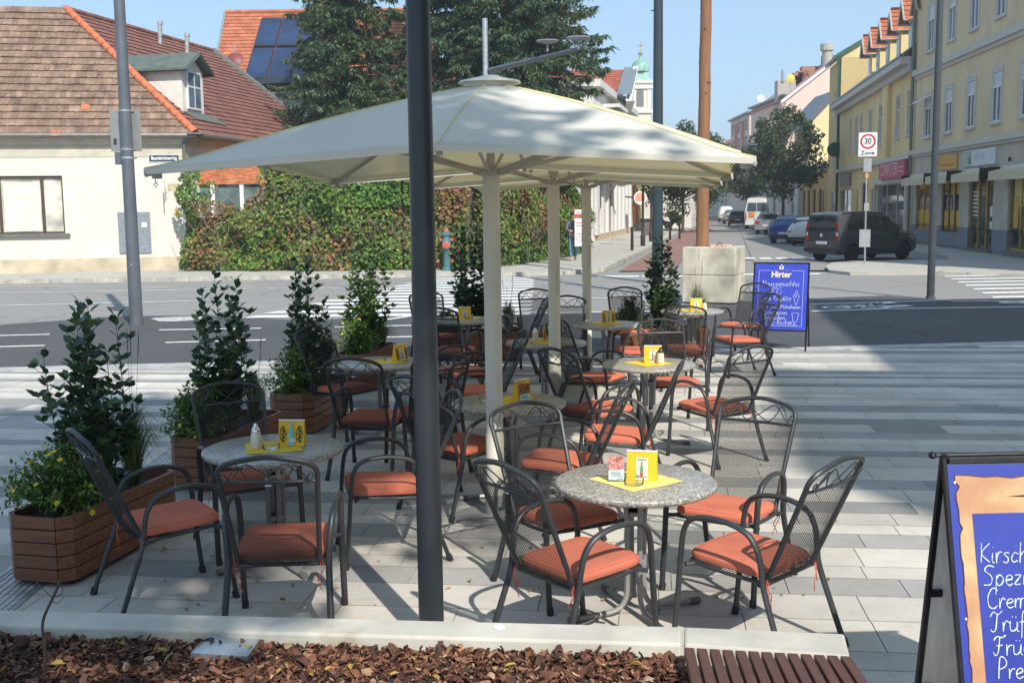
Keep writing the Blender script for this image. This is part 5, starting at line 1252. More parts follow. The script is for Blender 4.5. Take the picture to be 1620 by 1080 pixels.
# ---------- helpers for buildings ----------
def hit(px, py, P0, d):
    """point where the pixel's sight line meets the upright plane through P0 along d -> (u along d, z)"""
    ray = FW * FOC + RT * (px - 810) + UP * (540 - py)
    n = V((d.y, -d.x, 0)); t = (V(P0) - CAM).dot(n) / ray.dot(n); q = CAM + ray * t
    return (q - V(P0)).dot(d), q.z
def facade(mb, P0, d, L, z0, z1, holes=(), depth=.16, mi=None):
    """a wall with openings; its outside is on the right-hand side of d"""
    P0 = V(P0); n = V((d.y, -d.x, 0)); up = V((0, 0, 1))
    P = lambda u, z, k=0: P0 + d * u + up * z - n * k
    us = sorted({0, L, *[h[0] for h in holes], *[h[1] for h in holes]})
    for a, b in zip(us[:-1], us[1:]):
        if b - a < 1e-5: continue
        cut = sorted([(h[2], h[3]) for h in holes if h[0] <= a + 1e-6 and h[1] >= b - 1e-6]); z = z0
        for c0, c1 in cut + [(z1, z1)]:
            if c0 - z > 1e-5: mb.quad(P(a, z), P(b, z), P(b, c0), P(a, c0), mi)
            z = max(z, c1)
    for u0, u1, a, b in holes:
        mb.quad(P(u0, a), P(u0, b), P(u0, b, depth), P(u0, a, depth), mi); mb.quad(P(u1, a), P(u1, a, depth), P(u1, b, depth), P(u1, b), mi)
        mb.quad(P(u0, a), P(u0, a, depth), P(u1, a, depth), P(u1, a), mi); mb.quad(P(u0, b), P(u1, b), P(u1, b, depth), P(u0, b, depth), mi)
def wbox(mb, P0, d, u0, u1, z0, z1, k0, k1, mi=None):
    """block on a wall: k is metres out of the wall"""
    P0 = V(P0); n = V((d.y, -d.x, 0))
    mb.prism([P0 + d * u0 + n * k0 + V((0, 0, z0)), P0 + d * u1 + n * k0 + V((0, 0, z0)), P0 + d * u1 + n * k1 + V((0, 0, z0)), P0 + d * u0 + n * k1 + V((0, 0, z0))], (0, 0, z1 - z0))
def window(parent, P0, d, h, m_frame, m_glass, depth=.13, cols=2, trans=.68, trim=None, m_trim=None, sill=True, curtain=None):
    u0, u1, z0, z1 = h; f = .07; mb = MB()
    wbox(mb, P0, d, u0, u0 + f, z0, z1, -depth, -depth + .06); wbox(mb, P0, d, u1 - f, u1, z0, z1, -depth, -depth + .06)
    wbox(mb, P0, d, u0 + f, u1 - f, z0, z0 + f, -depth, -depth + .06); wbox(mb, P0, d, u0 + f, u1 - f, z1 - f, z1, -depth, -depth + .06)
    zt = z0 + (z1 - z0) * trans
    if trans < 1: wbox(mb, P0, d, u0 + f, u1 - f, zt - .04, zt + .04, -depth, -depth + .065)
    for i in range(1, cols):
        u = u0 + (u1 - u0) * i / cols; wbox(mb, P0, d, u - .035, u + .035, z0 + f, zt - .041, -depth, -depth + .055)
    w_ = mb.build('window', m_frame, parent)
    g = MB(); wbox(g, P0, d, u0 + f, u1 - f, z0 + f, z1 - f, -depth - .02, -depth + .01); g.build('pane', m_glass, w_)
    if curtain:
        g = MB(); wbox(g, P0, d, u0 + f + .02, u1 - f - .02, zt + .05, z1 - f - .02, -depth + .011, -depth + .014); g.build('roller_blind', curtain, w_)
    if trim:
        g = MB(); t = trim
        wbox(g, P0, d, u0 - t, u0, z0 - t * .4, z1 + t, .0, .035); wbox(g, P0, d, u1, u1 + t, z0 - t * .4, z1 + t, .0, .035); wbox(g, P0, d, u0, u1, z1, z1 + t, .0, .034)
        g.build('surround', m_trim, w_)
    if sill:
        g = MB(); wbox(g, P0, d, u0 - .1, u1 + .1, z0 - .09, z0 - .005, -.02, .10); g.build('sill', m_trim or m_frame, w_)
    return w_
def tiles(mb, O, ud, vd, poly, tw=.2, th=.33, lift=.035, rr=None, jit=.006, scal=True):
    """overlapping roof tiles; poly in (u, v) metres on the slope"""
    rr = rr or rnd; O = V(O); ud = V(ud).normalized(); vd = V(vd).normalized(); n = ud.cross(vd).normalized()
    if n.z < 0: n = -n
    us = [p[0] for p in poly]; vs = [p[1] for p in poly]
    def span(v):
        xs = []
        for (a, b), (c, e) in zip(poly, poly[1:] + poly[:1]):
            if (b <= v < e) or (e <= v < b): xs.append(a + (c - a) * (v - b) / (e - b))
        return sorted(xs)
    v = min(vs); row = 0
    while v < max(vs):
        xs = span(min(v + th * .5, max(vs) - .01))
        for a, b in zip(xs[::2], xs[1::2]):
            k = int((b - a) / tw) + 1; w_ = (b - a) / k
            off = w_ * .5 * (row % 2)
            for i in range(k + (row % 2)):
                u0 = max(a, a - off + w_ * i) + .0015; u1 = min(b, a - off + w_ * (i + 1)) - .0015; j = rr.uniform(-jit, jit); l0 = lift + rr.uniform(-jit, jit)
                um = (u0 + u1) / 2; dv = .03 if scal else 0
                P = lambda u, q, h: O + ud * u + vd * q + n * h
                mb.add([P(u0, v + j, l0), P(um, v + j - dv, l0 + .012), P(u1, v + j, l0), P(u1, v + th * 1.06, .004), P(um, v + th * 1.06, .012), P(u0, v + th * 1.06, .004),
                        P(u0, v + j, 0), P(um, v + j - dv, 0), P(u1, v + j, 0)], [(0, 1, 4, 5), (1, 2, 3, 4), (6, 7, 1, 0), (7, 8, 2, 1)])
        v += th; row += 1
M_TOLD = island_mat('weathered_tiles', [(0, (.19, .125, .088)), (.25, (.225, .148, .104)), (.6, (.25, .165, .116)), (.9, (.275, .182, .13)), (1, (.31, .21, .155))], .9, .5, 2.2, bs=.3, bsc=30, lichen=((.42, .38, .30), 5.5, .64))
M_TBRN = island_mat('brown_red_tiles', [(0, (.17, .075, .055)), (.5, (.215, .095, .07)), (1, (.26, .12, .09))], .75, .2, 2)
M_TORG = island_mat('orange_tiles', [(0, (.37, .115, .055)), (.5, (.44, .145, .07)), (1, (.50, .18, .09))], .75, .15, 2)
M_TRED = island_mat('red_tiles', [(0, (.30, .075, .045)), (.5, (.37, .10, .06)), (1, (.42, .13, .08))], .75, .15, 2)
M_HIP = mat('orange_ridge_tile', (.50, .15, .065), .7, var=.12, scale=5)
M_PLAST = mat('cream_plaster', (.61, .59, .525), .9, var=.05, scale=1.2, bs=.2, bsc=40, dirt=((.50, .46, .37), 1.1, .60))
M_PLINTH = mat('plinth_plaster', (.50, .43, .31), .9, var=.15, scale=1.6, bs=.3, bsc=30, dirt=((.36, .29, .19), 1.3, .55))
M_GUT = mat('zinc_gutter', (.17, .16, .15), .5, .4, var=.12); M_BRNF = mat('brown_window_frame', (.07, .045, .035), .5, var=.1)
M_COPPER = mat('copper_green_sheet', (.12, .145, .118), .55, .2, var=.15, scale=3); M_WHT = mat('white_paint', (.72, .71, .68), .5, var=.04)
M_PANE = pane_mat('dark_window_glass'); M_PANEB = pane_mat('blue_window_glass', (.10, .14, .19), .06)
Cn = V((-11.32, 39.29, 0)); fd = V((.98, .2, 0)).normalized(); sd2 = V((.2, .98, 0)).normalized(); nF = V((fd.y, -fd.x, 0))
LW = 20.0; P0 = Cn - fd * LW; EZ = 4.72
hs = thing('corner_house', 'low cream corner house with an old tiled hip roof, at the left', 'house')
u0, zb_ = hit(-60, 372, P0, fd); u1, zt_ = hit(98, 278, P0, fd)
hole = (u0, u1, zb_, zt_)
mb = MB(); facade(mb, P0, fd, LW, .55, EZ, [hole], .2); facade(mb, Cn, sd2, 13.9, .55, EZ); e = Cn + sd2 * 13.9
mb.build('wall', M_PLAST, hs)
mb = MB(); wbox(mb, P0, fd, 0, LW + .03, -.05, .55, -.2, .035); wbox(mb, Cn, sd2, .0, 13.9, -.05, .55, -.2, .03); mb.build('plinth', M_PLINTH, hs)
mb = MB(); wbox(mb, P0, fd, 0, LW + .12, EZ - .32, EZ + .02, 0, .10); wbox(mb, P0, fd, 0, LW + .25, EZ - .10, EZ + .03, .10, .26); wbox(mb, Cn, sd2, 0, 13.9, EZ - .32, EZ + .02, .0, .10); wbox(mb, Cn, sd2, 0, 13.9, EZ - .10, EZ + .03, .10, .26); wbox(mb, P0, fd, 0, LW + .02, EZ - .72, EZ - .33, 0, .018)
mb.build('eaves_moulding', mat('eaves_plaster', (.52, .48, .38), .9, var=.1, scale=2), hs)
# shop window: brown frame, pale blinds behind the panes
wn = MB(); us = [u0, hit(0, 330, P0, fd)[0], hit(68, 330, P0, fd)[0], u1]
for u in us: wbox(wn, P0, fd, max(u0, u - .05), min(u1, u + .05), zb_, zt_, -.14, -.04)
for (a, b) in zip(us[:-1], us[1:]): wbox(wn, P0, fd, a + .05, b - .05, zb_, zb_ + .07, -.14, -.045); wbox(wn, P0, fd, a + .05, b - .05, zt_ - .09, zt_, -.14, -.045)
wi = wn.build('shop_window', M_BRNF, hs)
g = MB(); wbox(g, P0, fd, u0, u1, zb_, zt_, -.3, -.11); g.build('pane', pane_mat('window_over_blind', (.46, .45, .37), .08), wi)
g = MB(); wbox(g, P0, fd, us[1] + .12, us[2] - .1, zb_ + .1, zt_ - .22, -.108, -.10); g.build('paper_blind', mat('cream_blind', (.72, .68, .54), .7, var=.03), wi)
g = MB(); wbox(g, P0, fd, us[1] + .12, us[2] - .1, zb_ + 1.26, zb_ + 1.275, -.0995, -.095); wbox(g, P0, fd, us[1] + .95, us[1] + .96, zb_ + .12, zt_ - .24, -.0995, -.096); g.build('blind_seam', mat('blind_seam', (.55, .51, .40), .8), wi)
g = MB(); wbox(g, P0, fd, u0 - .1, u1 + .16, zb_ - .1, zb_ - .002, -.05, .12); g.build('sill', M_GUT, wi)
# street name plate, meter doors, gas sign, bracket
q0 = hit(236, 246, P0, fd); q1 = hit(283, 255, P0, fd)
mb = MB(); wbox(mb, P0, fd, q0[0], q1[0], q1[1], q0[1], .02, .04); npl = mb.build('street_name_plate', mat('dark_blue_enamel', (.03, .04, .085), .35), hs)
mb = MB(); wbox(mb, P0, fd, q0[0] - .03, q1[0] + .03, q1[1] - .03, q0[1] + .03, .005, .022); mb.build('plate_edge', mat('plate_edge_white', (.6, .6, .58), .5), npl)
def wtext(name, s, size, m, par, P0, d, u, z, k, sx=1, bold=0):
    n = V((d.y, -d.x, 0)); M = Matrix.Translation(V(P0) + d * u + n * k + V((0, 0, z))) @ Matrix(((d.x, 0, n.x, 0), (d.y, 0, n.y, 0), (0, 1, 0, 0), (0, 0, 0, 1)))
    return text_mesh(name, s, size, m, par, M, .002, bold=bold, sx=sx)
wtext('street_name', 'Baumkirchnerring', .165, M_WHITE, npl, P0, fd, (q0[0] + q1[0]) / 2, (q0[1] + q1[1]) / 2, .043, .72, .004)
q0 = hit(186, 336, P0, fd); q1 = hit(240, 400, P0, fd); M_METER = mat('grey_meter_door', (.22, .25, .28), .6, .2, var=.12, scale=14)
mb = MB(); wbox(mb, P0, fd, q0[0], q1[0], q1[1], q0[1], .001, .05); mt = mb.build('meter_cabinet', M_METER, hs, bevel=.008)
mb = MB(); um = (q0[0] + q1[0]) / 2; wbox(mb, P0, fd, um - .008, um + .008, q1[1] + .03, q0[1] - .03, .05, .054)
for a in (.25, .85):
    for z in (.22, 1.2): wbox(mb, P0, fd, q0[0] + a - .1, q0[0] + a + .1, q1[1] + z, q1[1] + z + .025, .05, .056)
mb.build('door_seam_and_hinge', mat('pale_hinge', (.38, .40, .42), .5, .3), mt)
mb = MB(); wbox(mb, P0, fd, q0[0] + .78, q0[0] + .95, q1[1] + .9, q1[1] + 1.06, .0505, .053); mb.build('peeling_sticker', M_WHITE, mt)
q0 = hit(276, 331, P0, fd); q1 = hit(284, 343, P0, fd); mb = MB(); wbox(mb, P0, fd, q0[0], q1[0], q1[1], q0[1], .001, .012); mb.build('yellow_gas_plate', mat('gas_yellow', (.65, .47, .06), .6), hs)
q0 = hit(265, 291, P0, fd); q1 = hit(290, 302, P0, fd); mb = MB(); wbox(mb, P0, fd, q0[0], q1[0], q1[1], q0[1], .001, .006); mb.build('bare_plaster_patch', mat('bare_plaster', (.50, .42, .27), .9, var=.15), hs)
b_ = P0 + fd * hit(262, 290, P0, fd)[0]; zz = hit(262, 285, P0, fd)[1]
mb = MB(); mb.tube([b_ + V((0, 0, zz)) + nF * .45, b_ + V((0, 0, zz - .75)) + nF * .45], .018, 6); mb.tube([b_ + V((0, 0, zz - .4)), b_ + V((0, 0, zz - .4)) + nF * .47], .02, 6); mb.tube([b_ + V((0, 0, zz - .7)), b_ + V((0, 0, zz - .05)) + nF * .45], .012, 6)
mb.build('wall_bracket', mat('old_white_iron', (.5, .48, .42), .6), hs)
# roof
up3 = V((0, 0, 1)); Ec = Cn + nF * .34 + fd * .34 + up3 * (EZ + .06) - sd2 * .02
Ec = Cn + nF * .30 + fd * .42 + up3 * (EZ + .05)
HT = V((-16.2, 42.15, 9.5)); RE = HT + sd2 * 11.6; EE = Ec + sd2 * 14.3
LE = Ec - fd * 20; LH = HT - fd * 15
def slope_uv(O, ud, pts):
    n = (pts[1] - pts[0]).cross(pts[2] - pts[0]).normalized(); n = n if n.z > 0 else -n
    vd = n.cross(ud).normalized(); vd = vd if vd.z > 0 else -vd
    return vd, [((p - O).dot(ud), (p - O).dot(vd)) for p in pts]
rt = MB(); vdF, puv = slope_uv(LE, fd, [LE, Ec, HT, LH]); rr = random.Random(21)
tiles(rt, LE, fd, vdF, puv, .18, .335, .055, rr, .010); rf = rt.build('front_roof', M_TOLD, hs)
mb = MB(); mb.poly([p - up3 * .05 for p in (LE, Ec, HT, LH)]); mb.poly([p - up3 * .05 for p in (Ec, EE, RE, HT)]); mb.build('roof_deck', mat('roof_deck', (.10, .065, .05), .9), hs)
rt = MB(); vdS, puv = slope_uv(Ec, sd2, [Ec, EE, RE, HT]); tiles(rt, Ec, sd2, vdS, puv, .22, .30, .04, rr, .003, False); rs_ = rt.build('side_roof', M_TBRN, hs)
mb = MB(); L_ = (HT - Ec).length; nn = int(L_ / .33)
for i in range(nn):
    a = Ec.lerp(HT, i / nn) + up3 * .03; b = Ec.lerp(HT, (i + 1.12) / nn) + up3 * .055; mb.tube([a, b], [.155, .12], 10)
mb.build('hip_ridge_tile', M_HIP, hs, smooth=True)
mb = MB(); nn = 30
for i in range(nn): a = HT.lerp(RE, i / nn) + up3 * .02; b = HT.lerp(RE, (i + 1.1) / nn) + up3 * .03; mb.tube([a, b], [.13, .11], 8)
mb.build('ridge_tile', M_TBRN, hs)
for u_, v_, w_ in ((10.9, 1.95, .3), (9.2, .35, .3)):   # replaced bright tiles
    p = LE + fd * 0; c = None
rp = MB()
for pxy in ((136, 171), (88, 212)):
    ray = FW * FOC + RT * (pxy[0] - 810) + UP * (540 - pxy[1]); n = fd.cross(vdF); t = (LE - CAM).dot(n) / ray.dot(n); c = CAM + ray * t
    rp = MB(); k = V(n if n.z > 0 else -n) * .062; rp.prism([c - fd * .14 - vdF * .15 + k, c + fd * .14 - vdF * .15 + k, c + fd * .14 + vdF * .15 + k * .6, c - fd * .14 + vdF * .15 + k * .6], k * .2); rp.build('new_orange_tile', M_HIP, rf)
# snow rails, gable trim, gutters, downpipe
mb = MB(); k = RE; mb.tube([RE + up3 * .06 + sd2 * .05, EE + up3 * .06 + sd2 * .05], .16, 6); mb.build('gable_flashing', mat('grey_flashing', (.16, .165, .15), .6, .3), hs)
mb = MB(); g0 = LE + nF * .06 - up3 * .06; g1 = Ec + nF * .06 + fd * .05 - up3 * .06; mb.tube([g0, g1], .085, 8); g2 = Ec + V((.1, 0, -.06)); mb.tube([g2, g2 + sd2 * 14], .085, 8)
dp = Cn + fd * .02 + nF * .12; mb.tube([Ec + V((-.1, -.0, -.12)), dp + up3 * (EZ - .25), dp + up3 * (EZ - .75)], .06, 8); mb.box(Ec + V((0, 0, .0)), (.5, .4, .06), rz=.2); mb.build('gutter', M_GUT, hs, smooth=True)
# dormer with green sheet roof: its window looks along the side street
dm = MB(); D0 = Ec + sd2 * 4.0
def on_side(u, v, h=0): n = sd2.cross(vdS); n = n if n.z > 0 else -n; return Ec + sd2 * u + vdS * v + n * h
nx_ = V((sd2.y, -sd2.x, 0)) # outward of side wall
dA = on_side(1.25, 1.35); dB = on_side(2.85, 1.35)      # foot of the dormer front
wz = 1.55
Bk = lambda p: p - nx_ * 3.2
dm.quad(dA, dB, dB + up3 * wz, dA + up3 * wz); dm.poly([dA + up3 * wz, dB + up3 * wz, (dA + dB) / 2 + up3 * (wz + .50)]); dm.quad(dA, dA + up3 * wz, Bk(dA) + up3 * wz, Bk(dA)); dm.quad(dB, Bk(dB), Bk(dB) + up3 * wz, dB + up3 * wz)
do = dm.build('dormer', mat('white_dormer_wall', (.68, .65, .58), .85, var=.05), hs)
rm = MB(); m_ = (dA + dB) / 2 + up3 * (wz + .58); fo = nx_ * .32
for s, c in ((-1, dA), (1, dB)):
    a = c + up3 * (wz - .05) + sd2 * (.25 * s) + fo; b = m_ + fo; rm.prism([a, b, Bk(b), Bk(a)], up3 * .05)
    for i in range(7): p = a.lerp(Bk(a), i / 7) + up3 * .05; q = b.lerp(Bk(b), i / 7) + up3 * .05; rm.tube([p, q], .022, 4)
rm.build('dormer_roof', M_COPPER, do)
fm = MB(); 
for s, c in ((-1, dA), (1, dB)): a = c + up3 * (wz - .09) + sd2 * (.25 * s) + fo * 1.02; fm.tube([a, m_ + fo * 1.02 - up3 * .03], .05, 4); fm.tube([a, Bk(a)], .05, 4)
fm.build('barge_board', mat('dark_green_trim', (.07, .10, .085), .5), do)
wn = MB(); ww = (dB - dA).length; wbox(wn, dA - up3 * dA.z, sd2, .28, ww - .28, dA.z + .15, dA.z + 1.5, .002, .07); wi = wn.build('dormer_window', M_WHT, do)
g = MB()
for a, b in ((.36, ww / 2 - .04), (ww / 2 + .04, ww - .36)):
    for z0, z1 in ((.22, .92), (.98, 1.44)): wbox(g, dA - up3 * dA.z, sd2, a, b, dA.z + z0, dA.z + z1, .071, .076)
g.build('pane', M_PANEB, wi)
mb = MB(); f0_ = on_side(1.2, 1.32, .06); f1_ = on_side(3.3, 1.32, .06); mb.prism([f0_, f1_, on_side(3.7, .75, .06), on_side(1.5, .9, .06)], up3 * .02); mb.build('apron_flashing', bpy.data.materials['grey_flashing'], do)
# flues
mb = MB()
for pxx, y0, y1 in ((253, 62, 35), (296, 80, 54)):
    a = atY(pxx, y0 + 14, 47.5); b = atY(pxx, y1, 47.5); mb.tube([a, b], .095, 10); mb.tube([b - up3 * .1, b + up3 * .02], .12, 10)
mb.build('steel_flue', mat('bright_flue', (.6, .58, .53), .35, .7), hs)

# ---------- ivy wall and the glazed garden building behind it ----------
gb_ = thing('garden_pavilion', 'glazed garden pavilion with an orange copper fascia above the ivy wall', 'pavilion')
gP = V((-10.6, 40.3, 0)); gd_ = V((.98, .16, 0)).normalized()
ua, za = hit(300, 268, gP, gd_); ub, zb2 = hit(436, 291, gP, gd_)
mb = MB(); wbox(mb, gP, gd_, ua - .5, ub, zb2, za + .22, -3.0, 0); mb.build('copper_fascia', mat('orange_copper', (.50, .17, .07), .55, .25, var=.28, scale=4, dim=(1, 1, 3), dirt=((.62, .42, .30), 1.5, .58)), gb_)
mb = MB(); wbox(mb, gP, gd_, ua - .5, ub, -.05, 1.9, -3.0, -.02); mb.build('wall', M_PLINTH, gb_)
mb = MB()
for pxx in (336, 382, 434):
    u = hit(pxx, 300, gP, gd_)[0]; wbox(mb, gP, gd_, u - .07, u + .07, 1.9, zb2, -.16, -.02)
wi = mb.build('window_frame', M_WHT, gb_)
mb = MB(); wbox(mb, gP, gd_, ua - .5, ub, 1.9, zb2, -.3, -.12); mb.build('pane', pane_mat('garden_glass', (.09, .13, .125), .05), wi)
def leafmix(name, stops, patch, tr=.25, fresh=None):
    m, nt, b = newmat(name); g = node(nt, 'ShaderNodeNewGeometry')
    c = ramp(nt, g.outputs['Random Per Island'], stops)
    c2 = ramp(nt, g.outputs['Random Per Island'], patch)
    f = noise(nt, .55, 4, .6); c = mix(nt, ramp(nt, f, [(.50, (0, 0, 0)), (.60, (.9,) * 3)]), c, c2)
    if fresh: c = mix(nt, ramp(nt, noise(nt, .38, 3, .5), [(.56, (0, 0, 0)), (.64, (.85,) * 3)]), c, ramp(nt, g.outputs['Random Per Island'], fresh))
    nt.links.new(c, b.inputs['Base Color']); b.inputs['Roughness'].default_value = .55; b.inputs['Specular IOR Level'].default_value = .3
    t = node(nt, 'ShaderNodeBsdfTranslucent'); nt.links.new(c, t.inputs['Color']); mx = node(nt, 'ShaderNodeMixShader'); mx.inputs[0].default_value = tr
    out = nt.nodes['Material Output']; nt.links.new(b.outputs[0], mx.inputs[1]); nt.links.new(t.outputs[0], mx.inputs[2]); nt.links.new(mx.outputs[0], out.inputs['Surface'])
    return m
M_IVY = leafmix('turning_ivy', [(0, (.05, .10, .025)), (.3, (.10, .19, .035)), (.6, (.17, .26, .05)), (.88, (.29, .33, .07)), (.95, (.32, .17, .08)), (1, (.36, .10, .06))],
                [(0, (.16, .11, .05)), (.3, (.28, .17, .075)), (.6, (.36, .17, .10)), (.85, (.38, .12, .08)), (1, (.22, .22, .07))], .25, [(0, (.045, .11, .02)), (.5, (.09, .20, .035)), (1, (.18, .30, .06))])
M_IVYG = leafmix('green_ivy', [(0, (.05, .12, .025)), (.5, (.10, .22, .04)), (1, (.20, .33, .07))], [(0, (.02, .05, .015)), (1, (.10, .17, .04))])
def leaves_on(mb, n, fn, size, rr):
    for i in range(n):
        p, nv = fn(rr); s = size * rr.uniform(.6, 1.3)
        d = (nv + V((rr.gauss(0, .5), rr.gauss(0, .5), rr.gauss(.15, .5)))).normalized(); u = d.cross(V((rr.gauss(0, 1), rr.gauss(0, 1), rr.gauss(0, 1)))).normalized(); w_ = d.cross(u)
        mb.add([p - u * s * .5, p - w_ * s * .38 + u * s * .1 + d * .1 * s, p + u * s * .55 , p + w_ * s * .38 + u * s * .1 + d * .1 * s], [(0, 1, 2, 3)])
path = [V((*p, 0)) for p in [(-11.25, 38.85), (-9.3, 38.25), (-8.3, 38.05), (-6.0, 37.6), (-3.6, 37.4), (-1.5, 37.9), (.0, 39.5), (1.1, 42.2), (2.1, 45.0), (3.1, 49.0)]]
cum = [0]
for a, b in zip(path[:-1], path[1:]): cum.append(cum[-1] + (b - a).length)
def along_path(s):
    for i in range(len(path) - 1):
        if s <= cum[i + 1] or i == len(path) - 2:
            t = (s - cum[i]) / (cum[i + 1] - cum[i]); d = (path[i + 1] - path[i]).normalized(); return path[i].lerp(path[i + 1], t), V((d.y, -d.x, 0))
def ivy_h(p):
    x = p.x; n_ = .6 * mn.noise(V((x * .9, 2.0, 0))) + .25 * mn.noise(V((x * 3, 5, 0)))
    if x < -10.3: h = 3.8
    elif x < -10.0: h = 2.9
    elif x < -8.4: h = 2.35
    elif x < -8.0: h = 3.7
    elif x < -2: h = 3.95
    else: h = 4.0
    return h + n_
iv = thing('ivy_wall', 'garden wall overgrown with green, yellow and reddish climbing plants along the pavement', 'overgrown wall')
mb = MB()
for a, b in zip(path[:-1], path[1:]):
    d = (b - a).normalized(); n = V((d.y, -d.x, 0)); mb.prism([a - n * .35, b - n * .35, b + n * .0, a + n * .0], (0, 0, 1.9 if a.x < -8.35 else 3.5))
mb.build('masonry', mat('dark_overgrown_masonry', (.09, .075, .05), .95, var=.4, scale=2), iv)
rr = random.Random(31); mb = MB(); mg = MB(); tw = MB()
def f_ivy(lo):
    def fn(rr):
        p, n = along_path(rr.random() * cum[-1]); h = ivy_h(p); z = rr.random() ** .9 * h if not lo else rr.random() * .55
        if p.x > -2 and not lo: z = .45 + z * (h - .45) / h
        bulge = .15 + .62 * (mn.noise(V((p.x * 1.0, z * 1.0, 1.0))) + .4) + .25 * max(0, .8 - z) * (1 if p.x < -2 else .2)
        top = max(0, (z - h + .5)); 
        return p + n * (bulge - rr.random() ** 1.5 * .30 - top * rr.uniform(0, .8)) + V((0, 0, z + .12)), n
    return fn
leaves_on(mb, 21000, f_ivy(False), .14, rr)
leaves_on(mg, 2600, f_ivy(True), .12, rr)
def f_green(rr):   # fresher green patches
    k = rr.random(); s = 7.2 + rr.gauss(0, .9) if k < .55 else cum[-1] - rr.random() * 4.2
    p, n = along_path(max(0, min(cum[-1], s))); h = ivy_h(p); z = (2.2 + rr.random() * 1.5) if k < .55 else (.5 + rr.random() * (h - .4))
    return p + n * (.45 - rr.random() * .25) + V((0, 0, z)), n
leaves_on(mg, 4200, f_green, .13, rr)
for i in range(150):
    p, n = along_path(rr.random() * cum[-1]); z = rr.uniform(.3, 2.2); q = p + n * .38 + V((0, 0, z)); tw.tube([q, q + n * .08 + V((rr.uniform(-.4, .4), rr.uniform(-.2, .2), rr.uniform(.2, .7))), q + n * .05 + V((rr.uniform(-.5, .5), 0, rr.uniform(.6, 1.2)))], .008, 3)
mb.build('mixed_foliage', M_IVY, iv); mg.build('green_foliage', M_IVYG, iv); tw.build('bare_twigs', mat('grey_twig', (.22, .17, .13), .8), iv)

# ---------- house with solar panels ----------
so = thing('solar_house', 'house behind the spruces with an orange tiled roof and solar panels', 'house')
RL = atY(357, 21, 63.5); RR_ = RL + V((11.4, 0, 0)); EL = atY(333, 148, 57.2); ER = V((RR_.x + .6, EL.y, EL.z))
ud = (ER - EL).normalized(); vd, puv = slope_uv(EL, ud, [EL, ER, RR_, RL]); mb = MB(); tiles(mb, EL, ud, vd, puv, .3, .36, .045, rr, .004, False); mb.build('roof', M_TORG, so)
mb = MB(); mb.poly([p - up3 * .06 for p in (EL, ER, RR_, RL)]); b2 = V((0, 5.5, 0)); mb.poly([RL - up3 * .05, RR_ - up3 * .05, ER + V((0, 12, 0)), EL + V((0, 12, 0))]); mb.build('roof_deck', bpy.data.materials['roof_deck'], so)
mb = MB(); wl = EL + V((.45, .6, 0)); wr = ER + V((-.4, .6, 0)); back = V((0, 10.8, 0))
mb.prism([(q.x, q.y, 0) for q in (wl, wr, wr + back, wl + back)], (0, 0, EL.z + .2)); t_ = RL + V((.35, 0, -.25)); mb.prism([wl * 1.0 - up3 * wl.z + up3 * (EL.z + .2), wl + back - up3 * wl.z + up3 * (EL.z + .2), t_], (.01, 0, 0)); mb.build('wall', mat('white_render', (.68, .67, .63), .9, var=.04), so)
mb = MB(); mb.tube([RL + V((-.03, 0, .05)), EL + V((-.03, 0, .05))], .07, 6); mb.tube([EL + V((0, -.05, 0)), ER + V((0, -.05, 0))], .08, 6); mb.build('verge_trim', mat('pale_zinc', (.35, .36, .36), .5, .5), so)
mb = MB()
for i in range(38): p = RL.lerp(RR_, i / 38) + up3 * .03; mb.tube([p, RL.lerp(RR_, (i + 1.1) / 38) + up3 * .05], [.14, .12], 8)
mb.build('ridge_tile', M_TORG, so)
nR = ud.cross(vd); nR = nR if nR.z > 0 else -nR
def on_roof(px_, py_, h=0):
    ray = FW * FOC + RT * (px_ - 810) + UP * (540 - py_); t = (EL - CAM).dot(nR) / ray.dot(nR); return CAM + ray * t + nR * h
m, nt, b = newmat('solar_glass'); cc = ramp(nt, noise(nt, .6, 3), [(.35, (.008, .018, .055)), (.7, (.02, .04, .11))]); nt.links.new(cc, b.inputs['Base Color']); b.inputs['Roughness'].default_value = .12; b.inputs['Coat Weight'].default_value = .4
A = on_roof(418, 33, .12); uu = (on_roof(516, 27, .12) - A); B_ = on_roof(392, 131, .12); uvec = ud * 1.18; vvec = (B_ - A); vlen = vd * vvec.dot(vd); skew = ud * vvec.dot(ud) * 0
A = A + ud * -.1
for r_ in range(2):
    for c_ in range(4):
        o = A + uvec * c_ + vlen * (r_ * .505); mb = MB(); mb.prism([o, o + uvec * .96, o + uvec * .96 + vlen * .475, o + vlen * .475], nR * .06); f = mb.build('solar_panel', M_PDARK, so)
        mb = MB(); i0 = o + uvec * .04 + vlen * .015 + nR * .0605; mb.prism([i0, i0 + uvec * .88, i0 + uvec * .88 + vlen * .445, i0 + vlen * .445], nR * .004); mb.build('collector_glass', m, f)
mb = MB(); o = on_roof(408, 150, .1); o2 = on_roof(470, 146, .1); mb.prism([o, o2, o2 - vd * .0 + nR * .5, o + nR * .5], vd * .5); mb.build('skylight_awning', M_PDARK, so)
dc = atY(371, 95, 56.2); ds = thing('satellite_dish', 'red satellite dish in front of the solar house roof', 'satellite dish', tuple(dc)); M = Matrix.Rotation(R(62), 4, 'X') @ Matrix.Rotation(R(-12), 4, 'Z')
mb = MB(); mb.lathe([(.001, .12), (.2, .10), (.35, .05), (.44, 0)], 24, M=M); mb.lathe([(.44, .0), (.35, .04), (.2, .085), (.001, .105)], 24, M=M); mb.build('dish', mat('dish_red', (.20, .045, .04), .5, var=.05), ds, smooth=True)
